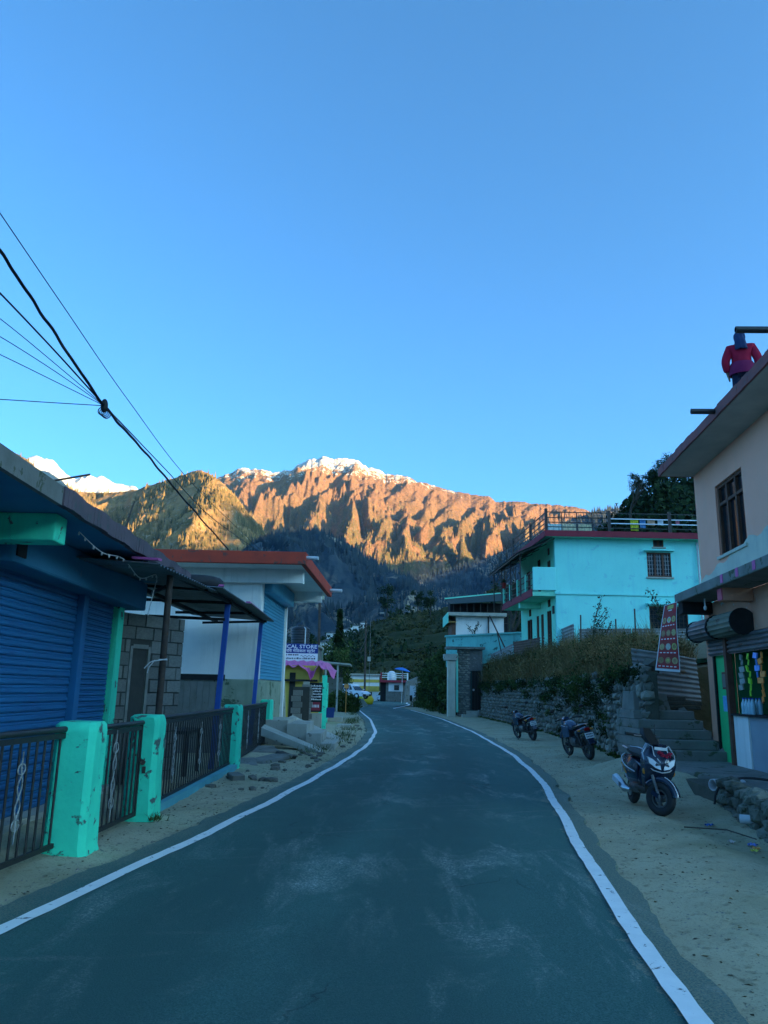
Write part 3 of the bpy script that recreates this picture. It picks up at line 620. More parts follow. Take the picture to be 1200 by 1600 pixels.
# loose stones and rods on the roof
m = MB().ell((-3.5, 7.35, 3.47), (.30, .26, .17), 14, 9); mv = []
for v in m.v: mv.append((v[0] + .04 * perlin(v[0] * 5, v[1] * 5, 2).item(), v[1], v[2] + .05 * perlin(v[0] * 4 + 3, v[2] * 4, 3).item()))
m.v = mv; tag(part('roof_stone', sk(m), M_conc, smooth=50), 'grey boulder resting on the roof edge of the blue shutter shop', 'boulder')
tag(part('reinforcing_rod', sk(MB().cyl((-3.45, 9.9, 3.40), (-3.33, 9.95, 4.0), .011, n=6)), M_rust), 'upright rusty rod sticking out of the shop roof', 'metal rod')
tag(part('reinforcing_rod', sk(MB().cyl((-3.35, 7.0, 3.44), (-2.98, 7.3, 3.62), .011, n=6)), M_rust), 'slanting rusty rod poking past the roof boulder', 'metal rod')
# block wall with a door
A = Vector((-4.30, 12.62, 0)); Bv = Vector((-3.55, 13.95, 0)); dv = (Bv - A).normalized(); nv = Vector((dv.y, -dv.x, 0)); LW = (Bv - A).length
bw = thing('block_wall', 'unplastered concrete block wall with a grey door beside the blue shutters', 'wall', A)
def wp(u, o, z): return A + dv * u + nv * o + Vector((0, 0, z))
def wbox(u0, u1, o0, o1, z0, z1): return MB().hexa([wp(u0, o0, z0), wp(u1, o0, z0), wp(u1, o1, z0), wp(u0, o1, z0), wp(u0, o0, z1), wp(u1, o0, z1), wp(u1, o1, z1), wp(u0, o1, z1)])
part('mortar_core', wbox(0, LW, -.18, -.012, 0, 2.78), M_mortar, bw)
blk = mesh_only('block', MB().box(-.5, .5, -.5, .5, -.5, .5), M_block)
rz = math.atan2(dv.y, dv.x); DU0, DU1, DZ = .36, .70, 2.25
for r_ in range(13):
    u = -.2 + (r_ % 2) * .2; z = r_ * .215
    while u < LW:
        u0, u1 = max(u, 0), min(u + .385, LW); u += .40
        segs = [(u0, u1)]
        if z < DZ: segs = [(a, b2) for a, b2 in ((u0, min(u1, DU0 - .06)), (max(u0, DU1 + .06), u1)) if b2 - a > .05]
        for a, b2 in segs:
            if b2 - a < .04: continue
            p = wp((a + b2) / 2, -.07 + .012 * rnd.random(), z + .1)
            put('block', blk, bw, p, (0, 0, rz + rnd.uniform(-.01, .01)), (b2 - a - .012, .15, .198 + rnd.uniform(-.008, .004)))
part('door', wbox(DU0, DU1, -.14, -.05, .02, DZ - .04), M_concd, bw)
part('door_frame', wbox(DU0 - .055, DU0, -.1, .02, 0, DZ), M_block, bw); part('door_frame', wbox(DU1, DU1 + .055, -.1, .02, 0, DZ), M_block, bw); part('door_frame', wbox(DU0, DU1, -.1, .018, DZ - .04, DZ + .03), M_block, bw)
# tin awning on posts
aw = thing('tin_awning', 'low tin sheet awning on two blue posts and one rusty pole', 'awning', (-3.1, 15, 0))
part('rusty_pole', MB().tube([(-3.12, 11.2, 0), (-3.09, 11.1, 1.3), (-3.06, 11.0, 3.28)], .048, 12), M_rust, aw, smooth=50)
part('blue_post', MB().bar((-3.30, 15.9, 0), (-3.22, 16.1, 3.36), .10, .10, (0, 1, 0)), M_bpost, aw)
part('blue_post', MB().bar((-3.42, 21.2, 0), (-3.36, 21.6, 3.46), .10, .10, (0, 1, 0)), M_bpost, aw)
for (ya, yb, za, zb) in ((9.6, 14.0, 3.10, 3.30), (13.7, 17.3, 3.34, 3.44), (17.0, 21.9, 3.42, 3.46)):
    xo = -2.83 - .03 * (ya - 9.6) / 4
    part('tin_sheet', MB().corrugated((xo, ya, za), (-.16, yb - ya, zb - za), (-2.3, -.05, .14), int((yb - ya) / .17), .016), M_tin, aw, smooth=60)
for (a, b_) in (((-3.06, 9.8, 3.18), (-3.2, 16.3, 3.36)), ((-3.2, 16.3, 3.36), (-3.34, 21.9, 3.42)), ((-4.2, 11.0, 3.27), (-4.6, 21.6, 3.40))):
    part('purlin', MB().bar(a, b_, .06, .07), M_dark, aw)
for y_ in (11.0, 13.4, 16.0, 18.7, 21.6): part('rafter', MB().bar((-3.0 - .02 * (y_ - 11), y_, 3.22 + .02 * (y_ - 11)), (-5.0, y_, 3.36), .05, .06), M_dark, aw)
part('brace', MB().bar((-3.1, 11.0, 3.0), (-4.2, 14.0, 3.26), .04, .05), M_dark, aw); part('cross_rail', MB().bar((-4.9, 16.0, 3.02), (-3.25, 16.0, 2.98), .05, .06), M_dark, aw)
for p0_, p1_ in (((-2.83, 9.65, 3.17), (-3.2, 9.75, 3.2)), ((-2.9, 13.8, 3.40), (-3.2, 14.9, 3.44)), ((-2.98, 17.1, 3.47), (-3.16, 21.8, 3.51))): part('ridge_flashing', MB().bar(p0_, p1_, .09, .03), M_pink, aw)
ty = MB(); ty.torus((-3.62, 14.9, 3.56), .40, .13, 30, 12, 'Z'); tag(part('tyre', ty, M_rubber, smooth=60), 'old black tyre lying flat on the tin awning', 'tyre')
# fairy-light cord drooping from the eave
pts = [Vector((-3.35, 8.3, 3.24)), Vector((-3.3, 8.9, 3.12)), Vector((-3.28, 9.6, 3.16)), Vector((-3.27, 10.3, 3.02)), Vector((-3.26, 11.0, 3.16)), Vector((-3.3, 11.05, 2.9)), Vector((-3.33, 11.0, 2.62))]
def catmull(P, k=8):
    o = []; Q = [P[0]] + list(P) + [P[-1]]
    for i in range(1, len(Q) - 2):
        for j in range(k):
            t = j / k; a, b, c, d = Q[i - 1], Q[i], Q[i + 1], Q[i + 2]
            o.append(.5 * ((2 * b) + (c - a) * t + (2 * a - 5 * b + 4 * c - d) * t * t + (3 * b - a - 3 * c + d) * t ** 3))
    return o + [P[-1]]
cord = MB().tube(catmull(pts), .006, 5)
for p in catmull(pts, 3): cord.ell(p + Vector((0, 0, -.02)), (.012, .012, .02), 6, 4)
tag(part('light_string', cord, M_wwire), 'thin string of tiny lights drooping from the blue eave', 'light string')
tag(part('tied_cord', MB().tube(catmull([Vector((-3.02, 11.05, 1.98)), Vector((-3.10, 10.98, 1.96)), Vector((-3.2, 10.9, 1.93)), Vector((-3.27, 10.85, 1.84))]), .008, 5).tube([(-3.16, 10.95, 1.96), (-3.22, 10.9, 1.86), (-3.24, 10.9, 1.78)], .007, 5).torus((-3.08, 11.06, 1.97), .055, .01, 14, 6, 'Z'), M_wwire), 'frayed pale cord knotted round the rusty pole', 'cord')

# ------------------------------------------------------------------ roadside fence of teal pillars and railings
fence = thing('roadside_fence', 'teal pillared roadside fence with black railings and pale scrollwork', 'fence', (-3.0, 12, 0))
def pillar(x, y, s, h, sd):
    m = MB(); rings = []; g = random.Random(sd)
    for z, o in ((0, .02), (.06, .012), (.5, 0), (h - .1, 0), (h - .03, -.006), (h, -.03)):
        jx, jy = g.uniform(-.008, .008), g.uniform(-.008, .008); rr = s / 2 + o
        pts_ = []
        for cx, cy in ((-1, -1), (1, -1), (1, 1), (-1, 1)):
            for ax, ay in (((0, .06), (.06, 0)) if cx * cy > 0 else ((.06, 0), (0, .06))):
                pts_.append((x + jx + cx * (rr - ax), y + jy + cy * (rr - ay), z))
        rings.append(pts_)
    m.loft(rings); o = part('pillar', m, M_teal, fence, smooth=35); return o
PIL = [(-3.02, 8.1, .42, 1.24), (-2.93, 10.1, .38, 1.25), (-3.02, 16.35, .36, 1.27), (-3.28, 23.0, .36, 1.30), (-3.3, 5.6, .42, 1.24)]
for i, (x, y, s, h) in enumerate(PIL): pillar(x, y, s, h, i)
def scroll(base, c, hgt, w, dirv):
    """wrought-iron scroll: four curls and a drawn-out lozenge, in the plane of the railing"""
    c = Vector(c); d = Vector(dirv).normalized(); up = Vector((0, 0, 1)); m = MB()
    def P(a, b): return c + d * a * w + up * b * hgt
    m.tube(catmull([P(0, .5), P(-.05, .38), P(.3, .16), P(0, 0), P(-.3, -.16), P(.05, -.38), P(0, -.5)], 4), .008, 5)
    m.tube(catmull([P(0, .42), P(.05, .3), P(-.3, .14), P(0, 0), P(.3, -.14), P(-.05, -.3), P(0, -.42)], 4), .008, 5)
    for sx in (-1, 1):
        for sz in (-1, 1):
            m.tube([P(sx * (.03 + .45 * math.sin(min(t, 3.4)) * (1 if t < 3.4 else 1) + .1 * (t > 3.4)), sz * (.30 + .075 * (1 - math.cos(t)))) for t in np.linspace(0, 4.6, 9)], .007, 5)
    m.tube([P(0, .5), P(0, .62)], .006, 5); m.tube([P(0, -.5), P(0, -.62)], .006, 5)
    part('scroll', m, M_orn, base, smooth=60)
def railing(parent, p0, p1, zt, zb, nb, scr=(), name='railing_panel', dens=.012, backs=None):
    p0 = Vector((*p0, 0)); p1 = Vector((*p1, 0)); d = (p1 - p0)
    r_ = part(name, MB().tube([p0 + Vector((0, 0, zt)), p1 + Vector((0, 0, zt))], .030, 10).bar(p0 + Vector((0, 0, zt - .06)), p1 + Vector((0, 0, zt - .06)), .03, .05), M_black, parent, smooth=50)
    part('bottom_rail', MB().bar(p0 + Vector((0, 0, zb)), p1 + Vector((0, 0, zb)), .03, .045), M_black, r_)
    for i in range(nb):
        q_ = p0 + d * (i + .5) / nb; part('bar', MB().cyl(q_ + Vector((0, 0, zb)), q_ + Vector((0, 0, zt - .05)), dens, n=6), M_black, r_)
    for t, h, w in scr: scroll(r_, p0 + d * t + Vector((.02, 0, (zt + zb) / 2)), h, w, d)
    return r_
railing(fence, (-3.24, 5.82), (-3.1, 7.88), 1.17, .10, 14, ((.62, .62, .13), (.2, .62, .13)))
railing(fence, (-2.93, 10.3), (-3.0, 16.16), 1.19, .13, 40, ((.2, .62, .16), (.5, .62, .18), (.78, .62, .2)))
railing(fence, (-3.03, 16.54), (-3.26, 22.8), 1.2, .12, 30, ((.35, .7, .2), (.7, .7, .2)))
part('plinth', MB().box(-3.05, -2.84, 10.3, 16.15, -.05, .11), mk('blue_plinth', (.12, .42, .46), (.1, .33, .36), 2, .85, .4, 30), fence)
gate = thing('metal_gate', 'small black metal gate with a pale scroll, chained between two teal pillars', 'gate', (-3.0, 9.1, 0))
gr = railing(gate, (-2.98, 8.33), (-2.93, 9.86), 1.16, .10, 11, ((.42, .78, .15),), 'gate_leaf')
part('gate_stile', MB().bar((-2.93, 9.83, .08), (-2.93, 9.83, 1.17), .035, .035), M_black, gate); part('gate_stile', MB().bar((-2.98, 8.36, .08), (-2.98, 8.36, 1.17), .035, .035), M_black, gate)
ch = MB()
for i in range(9): ch.torus((-2.88 + .01 * math.sin(i), 9.74 + .03 * i, .72 - .03 * math.sin(i * .45)), .024, .007, 10, 5, 'XYZ'[i % 3])
ch.box(-2.9, -2.86, 9.90, 9.96, .56, .64); tag(part('chain_and_padlock', ch, M_rust), 'rusty chain and padlock holding the small black gate shut', 'padlock')
# leaning boards and a low dark board fence behind the railing
bf = thing('board_fence', 'dark board fence with a black top rail in front of the white store wall', 'fence', (-4.6, 19.4, 0))
for i in range(13): part('board', MB().box(-5.9 + i * .155, -5.9 + i * .155 + .148, 19.38, 19.42, 0, 1.78), M_concd, bf)
part('top_rail', MB().box(-5.95, -3.85, 19.34, 19.46, 1.78, 1.92), M_dark, bf)
tag(part('leaning_slab', MB().hexa([(-3.9, 12.4, .02), (-3.82, 12.4, .02), (-3.82, 13.6, .02), (-3.9, 13.6, .02), (-3.55, 12.2, .95), (-3.47, 12.2, .95), (-3.47, 13.2, .72), (-3.55, 13.2, .72)]), M_conc), 'grey slab leaning behind the long black railing', 'slab')
tag(part('work_bench', MB().box(-4.0, -3.4, 14.2, 15.5, .78, .84).box(-3.98, -3.9, 14.3, 14.38, 0, .78).box(-3.5, -3.42, 14.3, 14.38, 0, .78).box(-3.98, -3.9, 15.32, 15.4, 0, .78).box(-3.5, -3.42, 15.32, 15.4, 0, .78), M_dark), 'low dark bench standing behind the long black railing', 'bench')

# ------------------------------------------------------------------ white store with the red roof edge
K2, Y2 = .033, 22.3
def s2(mb): return mb.skew(K2, Y2)
store = thing('white_store', 'white walled store with a red roof edge and a raised blue roller shutter', 'building', (-4.5, 24, 0))
part('plinth', s2(MB().box(-9, -3.58, 22.25, 27.3, -.05, 1.85)), M_moss, store, bevel=.03)
part('wall', s2(MB().box(-9, -3.62, 22.32, 27.3, 1.85, 4.95)), M_white, store)
part('column', s2(MB().box(-3.619, -3.50, 22.3, 22.68, 1.86, 4.93)), M_white, store)
part('column', s2(MB().box(-3.619, -3.50, 27.1, 27.35, .42, 4.93)), M_white, store)
part('beam', s2(MB().box(-9, -2.28, 22.0, 22.28, 4.58, 4.97)), M_white, store)
part('beam', s2(MB().box(-3.6, -2.3, 27.1, 27.35, 4.62, 4.97)), M_white, store)
part('roof_slab', s2(MB().box(-9.3, -2.12, 20.8, 28.2, 4.97, 5.03)), M_white, store)
m = MB()
for (a, b_, c, d) in ((-9.3, -2.06, 20.74, 20.9), (-2.2, -2.055, 20.9, 28.2)): m.box(a, b_, c, d, 4.93, 5.27)
part('roof_edge', s2(m), M_redroof, store, bevel=.015); part('roof_top', s2(MB().box(-9.3, -2.2, 20.9, 28.2, 5.03, 5.16)), M_concd, store)
shutter(store, -3.56, 22.7, 27.08, 1.87, 4.5, .10, slat_me2, K2, Y2, M_shut2)
part('shutter_box', s2(MB().box(-3.6, -3.25, 22.7, 27.08, 4.4, 4.9)), M_shut2, store, bevel=.05)
part('corner_post', MB().hexa([(-3.53, 27.36, .4), (-3.25, 27.36, .4), (-3.25, 27.6, .4), (-3.53, 27.6, .4), (-3.55, 27.36, 1.88), (-3.35, 27.36, 1.88), (-3.35, 27.6, 1.88), (-3.55, 27.6, 1.88)]), M_conc, store)
part('drain_pipe', MB().cyl((-2.3, 20.95, 5.15), (-1.78, 20.85, 5.12), .05, n=12), M_pvc, store, smooth=50); part('drain_pipe', MB().cyl((-2.1, 27.6, 5.10), (-1.45, 27.5, 5.08), .06, n=12), M_pvc, store, smooth=50)
for i, (x, y) in enumerate(((-4.3, 21.9), (-4.22, 22.0), (-4.5, 21.8), (-4.1, 21.95))): part('reinforcing_rod', MB().cyl((x, y, 5.1), (x + .03 * i - .05, y, 5.5 + .1 * (i % 2)), .012, n=5), M_rust, store)
# stair and broken slabs at the store's foot
st = thing('roadside_stair', 'concrete stair with sloping side slabs climbing from the road to the store', 'stairs', (-2.3, 23.5, 0))
for i, (xa, xb, zt) in enumerate(((-3.6, -2.62, .74), (-2.62, -2.05, .66), (-2.05, -1.62, .42), (-1.62, -1.22, .17))):
    part('step', MB().box(xa + .002, xb, 22.75 - .25 * i, 25.2 - .35 * i, -.05, zt), M_conc, st, bevel=.012)
part('side_slab', MB().hexa([(-3.5, 21.9, .42), (-1.55, 20.9, -.1), (-1.45, 21.5, -.1), (-3.5, 22.72, .42), (-3.5, 21.9, .66), (-1.6, 20.9, .06), (-1.5, 21.5, .06), (-3.5, 22.72, .70)]), M_conc, st, bevel=.02)
part('side_slab', MB().hexa([(-3.0, 25.3, -.05), (-1.2, 24.6, -.1), (-1.1, 26.2, -.1), (-3.0, 27.3, -.05), (-3.0, 25.3, .70), (-1.25, 24.6, .05), (-1.15, 26.2, .05), (-3.0, 27.3, .74)]), M_conc, st, bevel=.02)
for i, (x, y, z, sx, sy, sz, rz_, rx_) in enumerate(((-2.95, 20.6, .07, .75, 1.2, .10, .3, .05), (-2.5, 18.2, .05, .55, 1.6, .09, -.35, .04), (-2.95, 17.4, .03, .6, 1.0, .08, .2, .06), (-2.55, 14.4, .06, .26, .34, .12, .5, .1), (-2.25, 19.4, .04, .22, 1.5, .1, .35, 0), (-2.1, 22.2, .05, .4, .35, .14, .2, .08))):
    m = MB().obox((0, 0, 0), (sx, sy, sz)); bm_ = []
    for v in m.v: bm_.append((v[0] * (1 + rnd.uniform(-.25, .1)), v[1] * (1 + rnd.uniform(-.2, .1)), v[2] * rnd.uniform(.8, 1.2)))
    m.v = bm_; m.xf(Matrix.Translation((x, y, z)) @ Matrix.Rotation(rz_, 4, 'Z') @ Matrix.Rotation(rx_, 4, 'X'))
    lab = ['broken concrete slab tipped against the stair foot by the last teal pillar', 'long cracked slab lying beside the short far railing', 'flat broken slab at the foot of the third teal pillar', 'small loose stone lying on the dirt by the long railing', 'narrow dark kerb stone lying in the dirt below the stair', 'small stone chunk lying at the bottom of the store stair'][i]
    tag(part('broken_slab', m, M_concd if i != 4 else M_mortar, bevel=.015), lab, 'slab', 'broken slabs along the left verge')
# ------------------------------------------------------------------ left, farther along
M_yel = mk('yellow_paint', (.62, .45, .09), (.5, .36, .07), 2, .75, .2, 30, streak=(.35, .27, .08))
M_brown = mk('brown_wood', (.16, .07, .04), (.10, .045, .03), 5, .7, .25, 40, stretch if False else .3) if False else mk('brown_wood', (.17, .075, .045), (.10, .045, .03), 5, .7, .25, 40)
M_glass = glassy('dark_glass', (.012, .02, .025), .12, .5)
M_signblue = mk('sign_blue', (.015, .04, .22), (.015, .035, .19), 2, .5, .05, 30)
M_signwhite = mk('sign_white', (.8, .8, .8), (.74, .74, .74), 2, .5, .05, 30)
M_text = mk('lettering_white', (.85, .85, .85), (.8, .8, .8), 2, .5, 0)
M_textd = mk('lettering_dark', (.03, .035, .06), (.03, .03, .05), 2, .5, 0)
M_tank = mk('black_tank', (.014, .016, .018), (.02, .022, .024), 3, .45, .1, 20, spec=.5)
M_carw = mk('white_car_paint', (.78, .79, .8), (.76, .77, .78), 1, .25, 0, coat=.6)
M_chrome = mk('chrome', (.7, .7, .72), (.6, .6, .62), 4, .15, 0, metal=1)
M_lamp = mk('lamp_lens', (.6, .62, .65), (.5, .52, .55), 8, .12, .1, 30, spec=.6)
M_redlens = mk('red_lens', (.35, .012, .01), (.3, .01, .01), 8, .2, 0)
M_plate = mk('number_plate', (.75, .75, .72), (.68, .68, .66), 6, .5, 0)
def text_mesh(name, body, size, mat, loc, rotz=0.0, parent=None, width=None, extr=.004):
    cu = bpy.data.curves.new(name, 'FONT'); cu.body = body; cu.size = size; cu.extrude = extr; cu.align_x = 'LEFT'; cu.resolution_u = 2; cu.offset = size * .012
    to = bpy.data.objects.new('tmp', cu); COL.objects.link(to); dg = bpy.context.evaluated_depsgraph_get(); dg.update()
    me = bpy.data.meshes.new_from_object(to.evaluated_get(dg)); bpy.data.objects.remove(to, do_unlink=True)
    co = np.array([v.co[:] for v in me.vertices]); sx = 1.0
    if width and len(co): sx = width / max(co[:, 0].max() - co[:, 0].min(), 1e-6)
    ox = co[:, 0].min() if len(co) else 0
    M = Matrix.Rotation(rotz, 4, 'Z') @ Matrix.Rotation(math.pi / 2, 4, 'X') @ Matrix.Diagonal((sx, 1, 1, 1)) @ Matrix.Translation((-ox, 0, 0))
    me.transform(M); me.materials.clear(); me.materials.append(mat); o = link(name, me, parent); o.location = Vector(loc) - org(parent); return o

ys_ = thing('yellow_shop', 'small yellow shop under a crumpled pink tarpaulin roof', 'shop', (-4, 39, 0))
part('wall', MB().box(-5.9, -2.98, 38.3, 41, 0, 2.75), M_yel, ys_)
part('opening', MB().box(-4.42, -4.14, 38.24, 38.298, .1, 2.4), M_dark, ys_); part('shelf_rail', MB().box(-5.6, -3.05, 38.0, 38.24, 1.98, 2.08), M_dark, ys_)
part('side_panel', MB().box(-2.975, -2.6, 38.4, 39.5, 0, 1.95), M_teal, ys_)
tp = MB(); nx, ny = 30, 5; vs = []
for j in range(ny + 1):
    for i in range(nx + 1):
        x = -6.0 + i * 3.75 / nx; t = j / ny; hem = -.14 * abs(math.sin(i * .8)) - (.62 if 19 <= i <= 23 else 0) * (1 - abs(i - 21) / 2.6) * (1 if j == ny else .3)
        z = 3.05 - t * .26 + .05 * math.sin(i * 1.7 + j) + (hem if j >= ny - 1 else 0) - (.5 * max(0, (i - 25) / 5) ** 1.3)
        vs.append((x, 40.6 - t * 2.75 + .04 * math.sin(i * 2.1), z))
tp.add(vs, [(j * (nx + 1) + i, j * (nx + 1) + i + 1, (j + 1) * (nx + 1) + i + 1, (j + 1) * (nx + 1) + i) for j in range(ny) for i in range(nx)])
tpo = part('tarpaulin', tp, M_pink, ys_); so_ = tpo.modifiers.new('solid', 'SOLIDIFY'); so_.thickness = .02
sg = thing('shop_sign', 'blue and white medical store signboard above the pink tarpaulin', 'sign', (-4.6, 40, 3))
part('board', MB().box(-6.1, -3.3, 40.72, 40.76, 3.44, 3.93), M_signblue, sg); part('lower_board', MB().box(-6.1, -3.3, 40.72, 40.76, 3.02, 3.438), M_signwhite, sg)
text_mesh('lettering', 'MEDICAL STORE', .26, M_text, (-5.62, 40.715, 3.70), 0, sg, 2.27)
text_mesh('lettering', 'रिव मेिडकल स्टोर', .2, M_text, (-4.95, 40.715, 3.50), 0, sg, 1.5)
m = MB(); g_ = random.Random(4)
for r_, z in enumerate((3.32, 3.14)):
    x = -5.9
    while x < -3.45:
        w = g_.uniform(.03, .09)
        if not (x > -4.3 and r_ == 0): m.box(x, x + w, 40.712, 40.718, z, z + g_.uniform(.05, .09))
        x += w + g_.uniform(.015, .05)
m.tube([(-4.2 + .07 * i, 40.712, 3.30 + .045 * math.sin(i * 2.2)) for i in range(12)], .012, 4)
part('small_print', m, M_textd, sg); part('frame_leg', MB().box(-3.4, -3.34, 40.78, 40.84, 2.2, 3.9), M_black, sg); part('frame_leg', MB().box(-6.0, -5.94, 40.78, 40.84, 2.2, 3.9), M_black, sg)
rm = thing('tank_room', 'plain concrete rooftop room carrying the black water tank', 'building', (-4.6, 43, 0)); part('wall', MB().box(-6.2, -3.35, 41.6, 44.2, 0, 3.82), M_concd, rm); part('roof_slab', MB().box(-6.3, -3.25, 41.5, 44.3, 3.82, 3.92), M_conc, rm)
tk = thing('water_tank', 'ribbed black plastic water tank behind the store sign', 'water tank', (-4.42, 42.4, 3.92))
prof = [(.0, 0), (.5, 0), (.52, .03)]
for i in range(6): prof += [(.52, .06 + i * .14), (.49, .10 + i * .14), (.49, .14 + i * .14), (.52, .17 + i * .14)]
prof += [(.5, .92), (.36, 1.02), (.22, 1.06), (.2, 1.12), (0, 1.13)]
part('body', MB().lathe((-4.42, 42.4, 3.92), prof, 24), M_tank, tk, smooth=40); part('fill_pipe', MB().tube([(-4.1, 41.86, 3.9), (-4.1, 41.86, 4.8), (-4.2, 42.1, 4.9)], .03, 8), M_pvc, tk)
lw = thing('low_block_wall', 'low wall of bare grey blocks beside the notice board', 'wall', (-2.9, 29, 0))
for r_ in range(7):
    for c in range(2):
        if r_ == 6 and c == 0: continue
        put('block', blk, lw, (-3.08 + c * .36 + (r_ % 2) * .06, 29.0 + c * .2, .43 + r_ * .21), (0, 0, .03 * rnd.uniform(-1, 1)), (.34, .2, .195))
part('mortar_core', MB().box(-3.2, -2.6, 29.05, 29.15, .3, 1.7), M_mortar, lw)
nb = thing('notice_board', 'black and red notice board hung between pale concrete posts', 'notice board', (-2.6, 30.5, 0))
part('post', MB().hexa([(-3.0, 30, .2), (-2.7, 30, .2), (-2.7, 30.25, .2), (-3.0, 30.25, .2), (-2.93, 30, 1.9), (-2.72, 30, 1.9), (-2.72, 30.25, 1.9), (-2.93, 30.25, 1.9)]), M_conc, nb)
part('base', MB().box(-2.7, -2.2, 30.05, 30.2, .1, .74), M_conc, nb); part('panel', MB().box(-2.69, -2.2, 30.0, 30.04, .78, 1.86), M_dark, nb)
part('lower_panel', MB().box(-2.6, -2.26, 29.985, 29.999, .84, 1.14), mk('maroon_sign', (.3, .03, .05), (.25, .03, .05), 3, .6, 0), nb); m = MB(); g_ = random.Random(5)
for r_ in range(6):
    x = -2.66
    while x < -2.24:
        w = g_.uniform(.02, .05); m.box(x, x + w, 29.98, 29.998, 1.22 + r_ * .1, 1.22 + r_ * .1 + g_.uniform(.03, .06)); x += w + .015
for k in range(5): m.box(-2.56 + k * .055, -2.53 + k * .055, 29.978, 29.984, .95, 1.05)
part('small_print', m, M_text, nb)
tag(part('teal_post', MB().box(-2.44, -2.24, 33, 33.2, 0, 2.2), M_teal), 'slim weathered teal post right of the notice board', 'post')
tag(part('waste_bin', MB().hexa([(-2.35, 34, .45), (-1.98, 34, .45), (-1.98, 34.3, .45), (-2.35, 34.3, .45), (-2.38, 33.97, .82), (-1.95, 33.97, .82), (-1.95, 34.33, .82), (-2.38, 34.33, .82)]).box(-2.4, -1.93, 33.95, 34.35, .821, .86), mk('bin_blue', (.02, .05, .2), (.015, .04, .16), 3, .5, .1)), 'dark blue bin standing beside the slim teal post', 'bin')
for i, (px_, py_, w, lab) in enumerate(((509, 1106, .9, 'upper concrete step slab below the blue bin'), (524, 1120, .7, 'middle concrete step slab on the verge past the stair'), (537, 1132, .6, 'lowest concrete step slab on the verge past the stair'))):
    p = G(px_, py_, .42 - .14 * i); tag(part('step_slab', MB().box(p.x - w / 2, p.x + w / 2, p.y, p.y + .9, -.05, p.z), M_conc, bevel=.02), lab, 'step', 'step slabs on the left verge')
pl = thing('utility_pole', 'rusty utility pole with a cream meter box behind the medical store sign', 'utility pole', (-3.62, 45, 0))
part('pole', MB().cyl((-3.55, 45, 0), (-3.66, 45, 7.35), .10, .075, 10), M_rust, pl, smooth=50); part('meter_box', MB().box(-3.95, -3.4, 44.8, 45.2, 6.75, 7.2), M_yel if False else mk('cream_box', (.6, .58, .4), (.5, .48, .34), 3, .6, .1), pl, bevel=.02); part('footing', MB().box(-3.75, -3.35, 44.8, 45.2, 0, 4.0), M_moss, pl)
for zz in (7.4, 7.05): part('crossarm', MB().bar((-4.1, 45, zz), (-2.9, 45, zz + .05), .05, .05), M_black, pl)
hp = thing('utility_pole', 'tall dark utility pole beside the parked white cars', 'utility pole', (-2.2, 112, 0)); part('pole', MB().cyl((-2.2, 112, 0), (-2.3, 112, 11.5), .16, .11, 8), M_rust, hp); part('crossarm', MB().bar((-3.2, 112, 10.9), (-1.3, 112, 10.9), .1, .1), M_black, hp)
hp = thing('street_light_pole', 'slender steel lamp pole with a bent arm and a small box', 'street light', (-1.6, 108, 0)); part('pole', MB().tube([(-1.55, 108, 0), (-1.55, 108, 11.2), (-1.2, 108, 12.0), (-.2, 108, 12.3)], .035, 6), M_tin, hp); part('lamp_head', MB().box(-.3, .3, 107.9, 108.1, 12.2, 12.35), M_conc, hp); part('control_box', MB().box(-1.85, -1.4, 107.7, 107.9, 5.6, 6.2), M_conc, hp)
sh = thing('flat_roof_shed', 'open shed with a thin flat roof on pale posts beyond the pink tarpaulin', 'shed', (-3.8, 60, 0))
part('roof', MB().hexa([(-6, 58.8, 3.72), (-2.3, 58.8, 3.45), (-2.3, 63, 3.45), (-6, 63, 3.72), (-6, 58.8, 3.84), (-2.3, 58.8, 3.57), (-2.3, 63, 3.57), (-6, 63, 3.84)]), M_conc, sh)
for x in (-4.55, -4.2, -3.3): part('post', MB().box(x, x + .14, 59, 59.14, 0, 3.5), M_conc, sh)
part('wall', MB().box(-6, -3, 62.5, 62.7, 0, 2.6), M_concd, sh)
